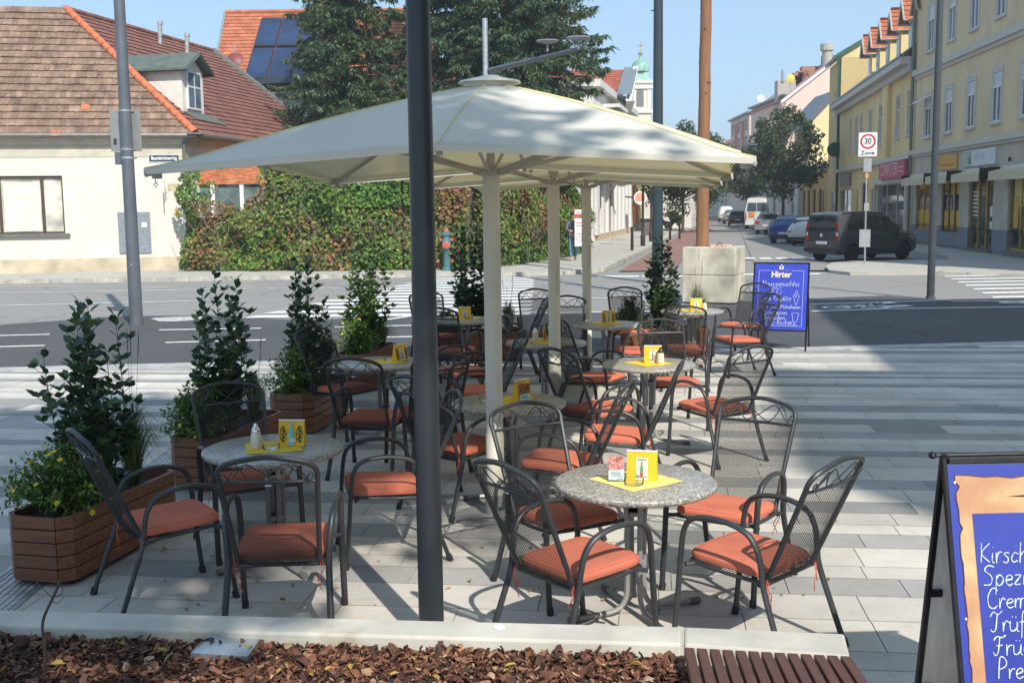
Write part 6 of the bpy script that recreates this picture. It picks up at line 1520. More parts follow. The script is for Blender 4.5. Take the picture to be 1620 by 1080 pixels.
mb = MB(); mb.tube([(0, .1, 0), (0, .14, -1.2)], .03, 6); mb.tube([(0, 0, -.4), (0, -.5, -.2)], .015, 5); mb.tube([(0, .1, .0), (0, .1, .85)], .02, 6); mb.build('mast', M_GALV, ds)
mb = MB(); 
for i in range(3): mb.box((-.1 + .1 * i, -.02, .04 - .03 * i), (.12, .008, .03), ry=.3)
mb.build('pale_print', M_WHITE, ds)

# ---------- spruces ----------
M_SPR = leafmix('spruce_needles', [(0, (.045, .085, .045)), (.4, (.08, .14, .075)), (.8, (.13, .20, .105)), (1, (.20, .26, .13))], [(0, (.04, .075, .03)), (.6, (.10, .145, .05)), (1, (.22, .23, .08))], .32)
M_BARKT = mat('tree_bark', (.10, .07, .05), .9, var=.3, scale=6, bs=.4)
def spruce(base, h, r, seed, z0, lab, lean=0):
    t = thing('spruce_tree', lab, 'spruce', base, 0, 'spruces behind the ivy wall'); rr = random.Random(seed)
    tk = MB(); tk.tube([(0, 0, -.1), (0, 0, h * .5), (0, 0, h)], [.32, .2, .02], 10); nd = MB(); br = MB()
    z = z0
    while z < h - .5:
        f = (z - z0) / (h - z0); R_ = r * (1 - f) ** .75 * (.75 + .25 * min(1, f * 6 + .3))
        nb_ = rr.randint(6, 8)
        for k in range(nb_):
            a = 2 * math.pi * (k + rr.random()) / nb_; d = V((math.cos(a), math.sin(a), 0)); L = R_ * rr.uniform(.65, 1.15); zz = z + rr.uniform(-.25, .25)
            P = spl([V((0, 0, zz)), d * L * .4 + V((0, 0, zz + .12 * L * .2)), d * L * .78 + V((0, 0, zz - .16 * L)), d * L + V((0, 0, zz - .14 * L))], 6)
            br.tube(P, [.035 * (1 - i / len(P)) + .006 for i in range(len(P))], 4)
            s = d.cross(up3)
            n = int(L * 17)
            for i in range(n):
                q = .12 + .88 * (i + rr.random()) / n; j = min(int(q * (len(P) - 1)), len(P) - 2); p = P[j].lerp(P[j + 1], q * (len(P) - 1) - j)
                wd = (.10 + .42 * math.sin(math.pi * min(1, q * .95 + .03))) * min(1, L / 2.2)
                off = rr.uniform(-1, 1); e = p + s * off * wd + d * rr.uniform(0, .15); dr = rr.uniform(.18, .5) * (1 - .35 * q)
                for w_ in range(5):
                    tip = e + V((rr.gauss(0, .14), rr.gauss(0, .14), -dr * rr.uniform(.3, 1.1))) + s * off * .05; pe = (s * rr.gauss(0, 1) + d * rr.gauss(0, 1)).normalized() * rr.uniform(.017, .034)
                    m2 = e.lerp(tip, .5) + pe * 1.4; m3 = e.lerp(tip, .5) - pe * 1.4
                    nd.add([e, m2, tip, m3], [(0, 1, 2, 3)])
                if rr.random() < .6:
                    tip = p + s * off * (wd + .14) + d * .18 + V((0, 0, rr.uniform(-.05, .08))); pe = V((0, 0, .045)); nd.add([p, p.lerp(tip, .5) + pe + d * .04, tip, p.lerp(tip, .5) - pe - d * .04], [(0, 1, 2, 3)])
        z += rr.uniform(.25, .38) * (1 + .2 * f)
    tk.build('trunk', M_BARKT, t, smooth=True); br.build('branches', M_BARKT, t); nd.build('needles', M_SPR, t)
spruce((-7.3, 51.0, 0), 19, 3.6, 3, 4.5, 'bushy spruce in front of the solar panels, left of the dark lamp pole')
spruce((-2.2, 52.5, 0), 24, 4.6, 4, 4.0, 'tall drooping spruce just right of the dark lamp pole')
spruce((1.15, 51.0, 0), 23, 4.0, 5, 4.2, 'tall spruce above the slanting lamp arm, reaching toward the church')
# ---------- left side of the side street ----------
M_WHOUSE = mat('white_facade', (.70, .69, .66), .85, var=.05, scale=1.5); M_STUC = mat('stucco_relief', (.62, .61, .58), .85, var=.06)
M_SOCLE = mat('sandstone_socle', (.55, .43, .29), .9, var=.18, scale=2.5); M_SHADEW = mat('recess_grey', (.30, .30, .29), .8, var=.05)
W0 = at(940, 385); W0 = V((W0.x, W0.y, 0)); W1 = at(1001, 368); wd_ = (W1 - W0); wd_.z = 0; WL = wd_.length; wd_.normalize()
# the facade faces the street (+x): run it from far to near so its outside is on the right
Pf = W0.copy(); df = wd_.copy()      # the facade runs away from the camera, its outside on the right
wh = thing('white_townhouse', 'white stuccoed townhouse with pilasters and a bay at the corner beyond the ivy', 'house')
holes = [(2.6, 4.6, .5, 3.3), (6.8, 8.6, .2, 3.7)] + [(WL - i * 2.6 - 1.8, WL - i * 2.6 - 1.0, .8, 3.2) for i in range(4)]
mb = MB(); facade(mb, Pf, df, WL, .45, 9.0, holes, .3); n_ = V((-.98, .2, 0)); nearEnd = W0
facade(mb, W0 - V((14, -2.8, 0)), V((14, -2.8, 0)).normalized(), V((14, -2.8, 0)).length, 0, 9.0)
mb.build('wall', M_WHOUSE, wh)
mb = MB(); wbox(mb, Pf, df, 0, WL + .06, 0, .45, -.2, .06); mb.build('socle', M_SOCLE, wh)
mb = MB()
for i in range(9): wbox(mb, Pf, df, .95 + i * 2.35, 1.5 + i * 2.35, .45, 4.1, 0, .14)
wbox(mb, Pf, df, -.05, .8, .45, 4.2, 0, .2); wbox(mb, Pf, df, -.1, WL, 4.2, 4.55, 0, .3); wbox(mb, Pf, df, 0, WL + .1, 4.0, 4.2, 0, .16); wbox(mb, Pf, df, 0, WL + .1, 8.6, 9.0, 0, .4)
wbox(mb, W0 - V((14, -2.8, 0)), V((14, -2.8, 0)).normalized(), 0, 14.3, 8.6, 9.0, 0, .35)
mb.build('stucco_moulding', M_STUC, wh)
mb = MB(); wbox(mb, Pf, df, 2.0, 6.2, 4.55, 7.6, .3, 1.1); wbox(mb, Pf, df, 1.8, 6.4, 4.3, 4.56, .3, 1.25); wbox(mb, Pf, df, 1.8, 6.4, 7.6, 7.8, .3, 1.25); ba = mb.build('bay', M_WHOUSE, wh)
mb = MB()
for a in (2.3, 3.7, 5.1): wbox(mb, Pf, df, a, a + .7, 5.2, 6.9, 1.1, 1.12)
mb.build('bay_window', M_PANEB, ba)
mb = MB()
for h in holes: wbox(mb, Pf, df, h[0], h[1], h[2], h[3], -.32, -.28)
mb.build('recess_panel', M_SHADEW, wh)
mb = MB(); wbox(mb, Pf, df, 6.7, 8.7, 3.5, 3.6, 0, 1.2)
for u in (7.0, 8.5):
    b_ = Pf + df * u; nn = V((df.y, -df.x, 0)); mb.tube([b_ + nn * .05 + V((0, 0, 3.0)), b_ + nn * .3 + V((0, 0, 3.45)), b_ + nn * .7 + V((0, 0, 3.3)), b_ + nn * 1.1 + V((0, 0, 3.45))], .07, 6)
mb.build('door_canopy', M_STUC, wh)
for i in range(4):
    u = WL - 2.2 - i * 2.4; window(wh, Pf, df, (u, u + 1.0, 5.4, 7.3), M_WHT, M_PANEB, .1, trim=.12, m_trim=M_STUC)
# roof: slope facing the camera, gable to the street
r0 = atY(931, 112, 75); rl = V((r0.x - 9, 74.5, r0.z)); e0 = atY(928, 153, 70.5); x1 = atY(991, 110, 75)
rm = MB(); EL2 = V((e0.x - 9, 70.5, e0.z)); ER2 = V((atY(985, 152, 70.5).x, 70.5, e0.z)); RRr = V((x1.x, 75, r0.z)); RLl = V((EL2.x, 75, r0.z))
ud2 = V((1, 0, 0)); vd2, puv = slope_uv(EL2, ud2, [EL2, ER2, RRr, RLl]); tiles(rm, EL2, ud2, vd2, puv, .3, .36, .04, random.Random(2), .004, False); rm.build('roof', M_TRED, wh)
mb = MB(); mb.poly([p - up3 * .06 for p in (EL2, ER2, RRr, RLl)]); mb.poly([RLl, RRr, V((RRr.x, 80, e0.z)), V((RLl.x, 80, e0.z))]); mb.build('roof_deck', bpy.data.materials['roof_deck'], wh)
mb = MB(); g0 = ER2 + V((.2, 0, -.3)); mb.prism([g0, V((RRr.x + .45, 75, RRr.z + .25)), V((RRr.x + .45, 80, e0.z - .3)), V((RRr.x + .45, 80, 8.5)), V((ER2.x + .45, 70.5, 8.5))], (.35, .05, 0)); mb.build('gable', M_WHOUSE, wh)
mb = MB(); mb.prism([ER2 + V((-.35, 0, .1)), ER2 + V((.55, 0, .1)), RRr + V((.75, 0, .12)), RRr + V((-.15, 0, .12))], up3 * .08); mb.build('gable_coping', mat('blue_grey_sheet', (.20, .24, .26), .5, .3), wh)
mb = MB(); mb.tube([EL2 + V((0, -.1, -.1)), ER2 + V((.2, -.1, -.1))], .1, 6); mb.prism([(EL2.x, 70.9, 8.9), (ER2.x, 70.9, 8.9), (ER2.x, 70.9, e0.z - .1), (EL2.x, 70.9, e0.z - .1)], (0, .1, 0)); mb.build('roof_window_band', M_PDARK, wh)
mb = MB(); q0 = atY(900, 150, 68); q1 = atY(982, 190, 66)
mb.prism([q0, q1, q1 + V((0, 4, 0)), q0 + V((0, 4, 0))], up3 * .12); mb.build('lower_roof_edge', bpy.data.materials['grey_flashing'], wh)
# yellow and orange shop house beyond
ye = thing('yellow_shop_house', 'yellow shop house with bright orange portal beyond the white townhouse', 'house')
Y0 = Pf + wd_ * (WL + .1); YL = 16; PY = Y0.copy(); mb = MB(); hl = [(1.0, 2.2, .8, 3.0), (3.4, 5.2, .8, 3.0), (9, 13, .8, 3.0)]; facade(mb, PY, df, YL, 0, 8.0, hl, .2); facade(mb, Y0 - V((10, -2, 0)), V((10, -2, 0)).normalized(), V((10, -2, 0)).length, 0, 8.0); mb.build('wall', mat('lemon_plaster', (.66, .58, .25), .85, var=.06), ye)
for h in hl: window(ye, PY, df, h, M_WHT, M_PANE, .12, sill=False)
for i in range(5): window(ye, PY, df, (1 + i * 3, 2.1 + i * 3, 4.9, 6.8), M_WHT, M_PANEB, .1)
mb = MB(); wbox(mb, PY, df, .1, .9, .7, 3.7, .02, .16); nn = V((df.y, -df.x, 0)); c = PY + df * .5 + nn * .16 + V((0, 0, 3.9)); mb.lathe([(.001, .7), (.2, .45), (.45, .0), (.45, -.3)], 10, c=c); wbox(mb, PY, df, 2.5, 3.2, .7, 2.4, .02, .14); mb.build('orange_portal', mat('orange_portal_paint', (.72, .21, .05), .6), ye)
mb = MB(); wbox(mb, PY, df, 0, YL, 0, .7, 0, .15); mb.build('dark_socle', M_GUT, ye)
mb = MB(); wbox(mb, PY, df, 0, YL, 4.1, 4.4, 0, .2); wbox(mb, PY, df, 0, YL, 7.8, 8.1, 0, .35); mb.build('cornice', M_STUC, ye)
c = atY(1013, 313, 78); sg = thing('round_shop_sign', 'round white and orange hanging shop sign beyond the white townhouse', 'shop sign', tuple(c)); Mx = Matrix.Rotation(R(90), 4, 'X')
mb = MB(); mb.lathe([(.45, -.06), (.45, .06)], 28, M=Mx); mb.build('disc', M_WHITE, sg); mb = MB(); mb.lathe([(.36, .0), (.36, .075)], 28, M=Mx); mb.build('orange_face', mat('salmon_sign', (.62, .30, .2), .6, var=.3, scale=14), sg); mb = MB(); mb.box((0, -.08, -.36), (.42, .03, .18)); mb.build('white_banner', M_WHITE, sg); mb = MB(); mb.tube([(.0, 0, 0), (-2.4, .3, .2)], .05, 6); mb.build('arm', M_PDARK, sg)
# further houses on the left
for i, (yy, hh, cc, lab) in enumerate([(96, 5.2, (.60, .58, .54), 'pale house far along the left of the side street'), (118, 5.0, (.58, .55, .30), 'pale yellow house far along the left of the side street')]):
    t = thing('street_house', lab, 'house'); a = V((15.5 + .2 * (yy - 96), yy, 0)); mb = MB(); L = 21; P_ = a.copy(); hl = [(1.2 + k * 3.4, 2.4 + k * 3.4, z, z + 1.7) for k in range(6) for z in (1.2, 5.0)]; facade(mb, P_, sd2, L, 0, hh, hl); facade(mb, a - V((12, 0, 0)), V((1, 0, 0)), 12, 0, hh); mb.build('wall', mat('street_house_plaster', cc, .85, var=.05), t)
    for h in hl: window(t, P_, sd2, h, M_WHT, M_PANE, .1, sill=False)
    mb = MB(); mb.prism([a + V((.3, -.2, hh)), a + sd2 * L + V((.3, 0, hh)), a + sd2 * L + V((-5, 0, hh + 2)), a + V((-5, -.2, hh + 2))], (0, 0, .15)); mb.build('roof', M_TRED, t)
# church tower
ch_ = thing('church_tower', 'pale church tower with a green onion dome and a gilded cross', 'church tower', (0, 0, 0)); D = 200.0
cx = atY(1013, 190, D).x; zf = lambda py: atY(1013, py, D).z; M_CH = mat('cream_tower', (.70, .65, .52), .85, var=.05); s_ = atY(1028, 190, D).x - cx
mb = MB(); mb.prism([(cx - s_, D - s_, 0), (cx + s_, D - s_, 0), (cx + s_, D + s_, 0), (cx - s_, D + s_, 0)], (0, 0, zf(131))); mb.build('shaft', M_CH, ch_)
mb = MB()
for z in (zf(178), zf(140), zf(131)): mb.box((cx, D, z), (2 * s_ + .6, 2 * s_ + .6, .5))
for sx in (-1, 1): mb.box((cx + sx * (s_ - .35), D - s_ - .06, (zf(142) + zf(176)) / 2), (.6, .12, zf(142) - zf(176)))
mb.build('moulding', mat('tower_moulding', (.72, .69, .6), .85), ch_)
mb = MB(); zz0, zz1 = zf(170), zf(148); q = [(cx - .62 - .25, D - s_ - .05, zz0), (cx + .62 - .25, D - s_ - .05, zz0)] + [(cx - .25 + .62 * math.cos(R(a)), D - s_ - .05, zz1 + .62 * math.sin(R(a))) for a in range(0, 181, 20)]; mb.prism(q, (0, -.04, 0)); mb.build('belfry_louvre', mat('grey_louvre', (.16, .16, .15), .7, var=.2, scale=6, dim=(.2, .2, 6)), ch_)
mb = MB(); k = s_ * 1.12; zt = lambda py: zf(py)
mb.lathe([(k * 1.35, zt(131)), (k * 1.1, zt(127)), (k * .82, zt(120)), (k * .78, zt(115))], 4, (cx, D, 0), M=Matrix.Rotation(R(45), 4, 'Z')); mb.lathe([(k * .80, zt(114)), (k * .84, zt(108)), (k * .78, zt(102)), (k * .52, zt(97)), (k * .2, zt(94.5)), (k * .14, zt(92)), (k * .16, zt(90)), (.05, zt(88))], 20, (cx, D, 0)); mb.build('green_dome', mat('verdigris_copper', (.23, .42, .33), .6, .1, var=.25, scale=.8), ch_, smooth=True)
mb = MB(); mb.lathe([(.05, zt(88)), (.45, zt(86.5)), (.45, zt(84)), (.05, zt(82.5))], 14, (cx, D, 0)); mb.box((cx, D, (zt(82) + zt(67)) / 2), (.12, .12, zt(67) - zt(82))); mb.box((cx, D, zt(73)), (1.1, .12, .14)); mb.build('gilded_cross', mat('gilding', (.55, .36, .08), .35, .8), ch_, smooth=True)

# old-style street lamps, bollards, bin and pots on the pavement
M_IRON = mat('dark_iron', (.045, .03, .025), .5, .3, var=.15); M_LCAP = mat('lamp_copper_hat', (.25, .09, .06), .5, .3)
def old_lamp():
    t = thing('lantern_post', 'lamp', 'street lamp'); mb = MB(); mb.lathe([(.12, 0), (.12, .5), (.07, .6), (.055, 1.4), (.06, 2.9), (.10, 2.95), (.05, 3.0)], 12); mb.box((0, 0, 1.2), (.6, .05, .05)); mb.build('post', M_IRON, t, smooth=True)
    mb = MB(); mb.lathe([(.10, 3.0), (.22, 3.6)], 6); mb.build('lantern_glass', mat_lg, t); mb = MB(); mb.lathe([(.36, 3.6), (.34, 3.66), (.12, 3.98), (.04, 4.05), (.04, 4.2)], 12); mb.build('hat', M_LCAP, t, smooth=True); return t
mat_lg = pane_mat('lantern_glass', (.30, .28, .24), .15)
l0 = old_lamp(); ul = [False]
for (a, b, lab) in [(1017, 389, 'old-style lantern post with a copper hat, left of the green street lamp'), (1030, 382, 'second old-style lantern post, close beside the green street lamp')]: p = at(a, b, .09); place(l0, ul, (p.x, p.y, .09), 0, lab, 'lantern posts along the side street')
def bollard():
    t = thing('bollard', 'bollard', 'bollard'); mb = MB(); mb.lathe([(.075, 0), (.07, .1), (.06, .85), (.075, .9), (.06, .93)], 12); mb.build('shaft', M_IRON, t, smooth=True); mb = MB(); mb.lathe([(.04, .93), (.075, .99), (.06, 1.05), (.001, 1.08)], 12); mb.build('knob', M_IRON, t, smooth=True); return t
b0_ = bollard(); ub_ = [False]
for (a, b, lab) in [(1000, 396, 'dark bollard on the pavement, leftmost, before the white townhouse'), (1060, 380, 'dark bollard at the kerb between the green street lamp and the first left street tree'), (1075, 378, 'dark bollard at the kerb close to the timber pole')]: p = at(a, b, .09); place(b0_, ub_, (p.x, p.y, .09), 0, lab, 'bollards along the side street')
p = at(1021, 375, .09); bi = thing('litter_bin', 'dark litter bin beside the lantern post on the pavement', 'litter bin', (p.x, p.y, .09)); mb = MB(); mb.lathe([(.26, .1), (.32, 1.0)], 14); mb.build('body', M_GUT, bi); mb = MB(); mb.lathe([(.36, 1.0), (.36, 1.08), (.30, 1.14)], 14); mb.build('rim', M_IRON, bi)
# ---------- right side of the side street ----------
M_OCH = mat('ochre_plaster', (.66, .54, .34), .9, var=.08, scale=.8, dim=(1, 1, .35), bs=.12, bsc=30, dirt=((.56, .46, .29), .9, .58))
M_YELP = mat('warm_yellow_plaster', (.74, .575, .29), .9, var=.08, scale=.8, dim=(1, 1, .35), dirt=((.66, .49, .23), .8, .6))
M_STN = mat('shop_front_stone', (.50, .45, .36), .85, var=.08, scale=1.2); M_GBASE = mat('blue_grey_base', (.20, .22, .25), .8, var=.08, scale=2)
M_TRIM = mat('grey_white_trim', (.55, .53, .48), .8, var=.06); M_GRN = mat('green_sheet_roof', (.035, .12, .075), .45, .2, var=.12, scale=2)
M_AWN = mat('striped_awning', (.62, .55, .38), .8, var=.05); M_AWNB = mat('awning_box', (.62, .63, .62), .4, .2); M_GOLD = mat('brass_frame', (.42, .29, .09), .35, .5); M_BLIND = mat('white_blind', (.60, .63, .66), .7, var=.06, scale=3)
M_ORPOST = mat('orange_poster', (.62, .36, .02), .5, var=.12, scale=2); M_PORT = mat('poster_figure', (.35, .22, .16), .6, var=.6, scale=5)
VA = .1; XC = 14.53
K = V((XC + VA * 56.5, 56.5, 0)); dN = -V((VA, 1, 0)).normalized(); NL = 28.5; nN = V((dN.y, -dN.x, 0))
uN = lambda px_: (56.5 - XC / ((px_ - 810) / 1764 - VA)) * math.hypot(1, VA)
bd = thing('ochre_shop_house', 'three-storey ochre corner house with a row of awninged shops, at the right', 'house')
RZ = 12.4; holes = []
for j, pxx in enumerate((1461.7, 1493.6, 1528, 1568, 1614)): holes.append((uN(pxx) - .55, uN(pxx) + .55, 5.15, 7.15))
holes += [(uN(1614) + 3.24 * k - .55, uN(1614) + 3.24 * k + .55, 5.15, 7.15) for k in (1, 2, 3)]
h2 = [(h[0] + .08, h[1] + .08, 9.15, 11.3) for h in holes]
mb = MB(); facade(mb, K, dN, NL, 4.62, RZ, holes + h2, .14); Q = K + dN * NL; facade(mb, Q, nN * -1, 12, 0, RZ); facade(mb, K - nN * 12, nN, 12, 0, RZ); mb.build('wall', M_OCH, bd)
mb = MB(); wbox(mb, K, dN, -.05, NL + .2, 4.40, 4.62, -.1, .22); wbox(mb, K, dN, -.05, NL + .2, 4.28, 4.40, -.1, .12); wbox(mb, K, dN, -.05, NL + .2, 8.22, 8.5, 0, .20); wbox(mb, K, dN, -.05, NL + .2, 8.05, 8.22, 0, .09); wbox(mb, K, dN, -.05, NL + .3, 12.0, 12.25, 0, .3); wbox(mb, K, dN, -.05, NL + .4, 12.25, 12.5, 0, .55); mb.build('cornice', M_TRIM, bd)
for i, h in enumerate(holes + h2):
    w_ = window(bd, K, dN, h, M_WHT, M_PANE if i < len(holes) else M_PANEB, .06, trim=.13, m_trim=M_TRIM, curtain=M_BLIND)
h = holes[0]; mb = MB(); n = nN; a = K + dN * h[0] + n * .05 + up3 * (h[3] - .1); b = K + dN * h[1] + n * .05 + up3 * (h[3] - .1); o = n * .55 - up3 * .28
mb.tube([a, b, b + o, a + o], .04, 4, closed=True); mb.quad(a + o * .02, b + o * .02, b + o * .98, a + o * .98); mb.build('tilted_top_window', M_WHT, bd)
# shop storey: piers, lintel band, glazing
op = [(uN(1447), uN(1478)), (uN(1487), uN(1515)), (uN(1530), uN(1568)), (uN(1592), uN(1645)), (NL - 4.5, NL - 1.0)]
SH = [(a, b, .0 if i == 2 else .75 if i < 2 else .25, 3.25) for i, (a, b) in enumerate(op)]
mb = MB(); facade(mb, K, dN, NL, 1.0, 4.3, [(a, b, max(z0, 1.0), z1) for a, b, z0, z1 in SH], .24); mb.build('shop_storey', M_STN, bd)
mb = MB(); facade(mb, K + nN * .004, dN, NL, -.05, 1.0, [(a, b, z0, 1.0) for a, b, z0, z1 in SH if z0 < 1.0], .24); mb.build('painted_base', M_GBASE, bd)
for i, (a, b, z0, z1) in enumerate(SH):
    fr = MB(); m_ = M_GOLD; cols = [a + (b - a) * k / 3 for k in range(4)]
    for u in cols: wbox(fr, K, dN, u - .05, u + .05, z0, z1, -.2, -.08)
    wbox(fr, K, dN, a, b, z0, z0 + .1, -.2, -.09); sw = fr.build('shop_window', m_ if i != 1 else M_BRNF, bd)
    g = MB(); wbox(g, K, dN, a, b, z0, z1, -.26, -.14); g.build('pane', pane_mat('shop_glass', (.05, .055, .06), .05), sw)
    if i < 2:
        g = MB(); wbox(g, K, dN, a + .1, b - .1, z0 + .12, z0 + .95, -.139, -.13); wbox(g, K, dN, a + .1, b - .1, z1 - .85, z1 - .1, -.139, -.13); g.build('orange_poster', M_ORPOST, sw)
        g = MB(); u = (a + b) / 2; B_ = K + dN * u - nN * .125
        for du in ((-.5,) if i else (-1.0, .0, .9)):
            c = B_ + dN * du; g.prism([c + dN * -.45 + up3 * (z0 + .95), c + dN * .5 + up3 * (z0 + .95), c + dN * .42 + up3 * (z0 + 1.5), c + dN * .12 + up3 * (z0 + 1.62), c + dN * -.1 + up3 * (z0 + 1.62), c + dN * -.4 + up3 * (z0 + 1.45)], nN * .004); g.lathe([(.001, -.18), (.13, -.12), (.16, 0), (.12, .12), (.001, .17)], 10, c + up3 * (z0 + 1.8), M=Matrix.Diagonal((1, .15, 1.2, 1)))
        g.build('poster_figure', M_PORT, sw)
        g = MB(); c = B_ + dN * (-.5 if i else 0) + nN * .01; g.lathe([(.24, 1.9 + z0), (.23, 1.98 + z0), (.14, 2.1 + z0), (.001, 2.13 + z0)], 10, c, M=Matrix.Diagonal((1, .3, 1, 1))); g.build('poster_helmet', M_ORPOST, sw)
    if i == 2:
        g = MB(); 
        for k in range(7): wbox(g, K, dN, a + .2, a + 1.0, 1.5 + .16 * k, 1.56 + .16 * k, -.138, -.13)
        wbox(g, K, dN, b - .7, b - .2, 1.0, 1.3, -.138, -.13); wbox(g, K, dN, b - .7, b - .2, 1.5, 1.9, -.138, -.13); g.build('window_notice', M_WHITE, sw)
    if i == 3:
        g = MB(); wbox(g, K, dN, a + .3, b - .3, 1.9, 3.1, -.138, -.13); g.build('yellow_window_film', mat('yellow_film', (.60, .55, .16), .5), sw); g = MB(); wbox(g, K, dN, a + .3, a + .8, 1.1, 2.3, -.128, -.12); wbox(g, K, dN, a + 1.4, a + 1.9, .9, 2.2, -.128, -.12); g.build('orange_window_film', M_ORPOST, sw)
    st = MB(); wbox(st, K, dN, a - .1, b + .1, .02, max(.18, z0 - .02) if i > 1 else .18, -.2, .12 if i > 1 else .02); st.build('step', M_GUT, sw)
    aw = MB(); wbox(aw, K, dN, a - .35, b + .35, 3.22, 3.42, .0, .24); x = aw.build('awning_case', M_AWNB, bd)
    q = MB(); A = K + dN * (a - .3) + nN * .24 + up3 * 3.30; B_ = K + dN * (b + .3) + nN * .24 + up3 * 3.30; o = nN * .42 - up3 * .10; q.prism([A, B_, B_ + o, A + o], up3 * .02); nn_ = int((b - a + .6) / .12)
    for k in range(nn_):
        s0 = A.lerp(B_, k / nn_) + o; s1 = A.lerp(B_, (k + .92) / nn_) + o; q.prism([s0, s1, s1 - up3 * .32, s0 - up3 * .32], nN * .012)
    q.build('awning_cloth', M_AWN, x)
    for u in (a - .36, b + .32): q = MB(); wbox(q, K, dN, u, u + .04, 3.0, 3.4, .0, .66); q.build('awning_arm', M_IRON, x)
q0 = hit(1480, 252, K, dN); q1 = hit(1511, 271, K, dN); mb = MB(); wbox(mb, K, dN, uN(1482) - .6, uN(1511.5), 3.52, 4.15, .005, .08); si = mb.build('orange_sign', mat('orange_sign', (.58, .33, .03), .5, var=.08), bd); wtext('sign_lettering', 'LS', .5, M_REDL, si, K, dN, uN(1482) + .1, 3.85, .082, 1.0); mb = MB(); wbox(mb, K, dN, uN(1482) + .6, uN(1511.5) - .3, 3.68, 3.74, .081, .084); mb.build('small_red_line', M_REDL, si)
mb = MB(); wbox(mb, K, dN, uN(1523), uN(1572.5), 3.55, 4.2, .005, .09); si = mb.build('white_sign', mat('pale_sign', (.58, .64, .66), .5, var=.04), bd); wtext('sign_lettering', 'HENF', .42, mat('pale_grey_letters', (.40, .47, .50), .6), si, K, dN, (uN(1523) + uN(1572.5)) / 2 + .1, 3.9, .092, 1.3)
mb = MB(); wbox(mb, K, dN, uN(1523) + .05, uN(1535), 3.58, 4.17, .091, .094); lfp = mb.build('sign_picture', mat('sage_green_print', (.36, .48, .42), .6), si)
mb = MB(); c = K + dN * (uN(1533)) + nN * .098 + up3 * 3.62
for a in (-55, -28, 0, 28, 55): d = dN * math.sin(R(a)) + up3 * math.cos(R(a)); s = dN * math.cos(R(a)) - up3 * math.sin(R(a)); L = .5 - abs(a) * .0035; mb.prism([c, c + d * L * .5 + s * .05, c + d * L, c + d * L * .5 - s * .05], nN * .002)
mb.build('leaf_emblem', mat('dull_leaf_print', (.18, .22, .12), .6), lfp)
mb = MB(); mb.tube([K + nN * .16 + dN * .1 + up3 * 12.3, K + nN * .5 + dN * .1 + up3 * 12.4, K + nN * .5 + dN * .1 + up3 * 12.0], .07, 8); mb.tube([K + nN * .14 + dN * .1 + up3 * 12.2, K + nN * .14 + dN * .1 + up3 * .2], .085, 8); mb.build('downpipe', mat('verdigris_pipe', (.16, .19, .17), .5, .3), bd)
mb = MB(); mb.prism([K - dN * .1 + nN * .55 + up3 * 12.5, Q + nN * .55 + up3 * 12.5, Q - nN * 5 + up3 * 16, K - dN * .1 - nN * 5 + up3 * 16], up3 * .15); mb.build('roof', M_TRED, bd)
mb = MB(); c = K + dN * uN(1605) + nN * .1 + up3 * 3.65
for du, dz in ((-.62, 0), (3.0, .1), (-5.6, -.3)): mb.lathe([(.04, -.08), (.06, .0), (.05, .07), (.02, .08)], 8, c + dN * du + up3 * dz)
mb.build('wall_lamp', M_IRON, bd)
mb = MB(); wbox(mb, K, dN, uN(1618), uN(1618) + .9, 3.9, 4.15, .01, .03); mb.build('street_name_plate', bpy.data.materials['dark_blue_enamel'], bd)

# yellow house with the row of dormers
VB = .16; XB = 11.16; yb = lambda s: XB / (s - VB)
JB = V((XB + VB * 84.5, 84.5, 0)); dY = -V((VB, 1, 0)).normalized(); YL = 28.0 * math.hypot(1, VB); nY = V((dY.y, -dY.x, 0)); uY = lambda px_: (84.5 - yb((px_ - 810) / 1764)) * math.hypot(1, VB)
yh = thing('yellow_dormer_house', 'warm yellow house with a row of orange-roofed dormers and a computer shop', 'house')
holes = [(uY(p) - .5, uY(p) + .5, 5.5, 7.7) for p in (1342, 1351, 1358.6, 1372.5, 1388.5, 1415, 1433)]
shop = [(uY(1384), uY(1432), .3, 3.1), (uY(1327.5), uY(1345), .3, 3.0), (uY(1354), uY(1356), .2, 2.9), (uY(1362), uY(1371), .1, 3.3), (uY(1377), uY(1381), .3, 2.9)]
mb = MB(); facade(mb, JB, dY, YL, 0, 9.2, holes + shop, .2); facade(mb, JB + dY * YL, -nY, 12, 0, 9.2); facade(mb, JB - nY * 12, nY, 12, 0, 9.2); mb.build('wall', M_YELP, yh)
mb = MB(); wbox(mb, JB, dY, uY(1397), uY(1405), 4.5, 9.0, 0, .25); mb.build('pilaster', M_YELP, yh)
mb = MB(); wbox(mb, JB, dY, -.1, YL, 4.25, 4.5, 0, .25); wbox(mb, JB, dY, -.3, YL, 8.55, 8.9, 0, .35); wbox(mb, JB, dY, -.4, YL, 8.9, 9.25, 0, .75); mb.build('cornice', M_TRIM, yh)
for h in holes: window(yh, JB, dY, h, M_WHT, M_PANEB, .1, trim=.12, m_trim=M_TRIM)
for i, h in enumerate(shop):
    window(yh, JB, dY, h, M_TRIM if i in (0, 1) else M_BRNF, pane_mat('shop_glass_b', (.07, .08, .08), .05), .15, cols=3 if i == 0 else 2 if i == 1 else 1, trans=1, sill=False)
mb = MB(); wbox(mb, JB, dY, uY(1384) - .3, uY(1384), .0, 3.5, .0, .12); wbox(mb, JB, dY, uY(1432), uY(1432) + .35, 0, 3.5, 0, .12); wbox(mb, JB, dY, uY(1384), uY(1432), 3.1, 3.5, 0, .12); mb.build('shop_surround', M_TRIM, yh)
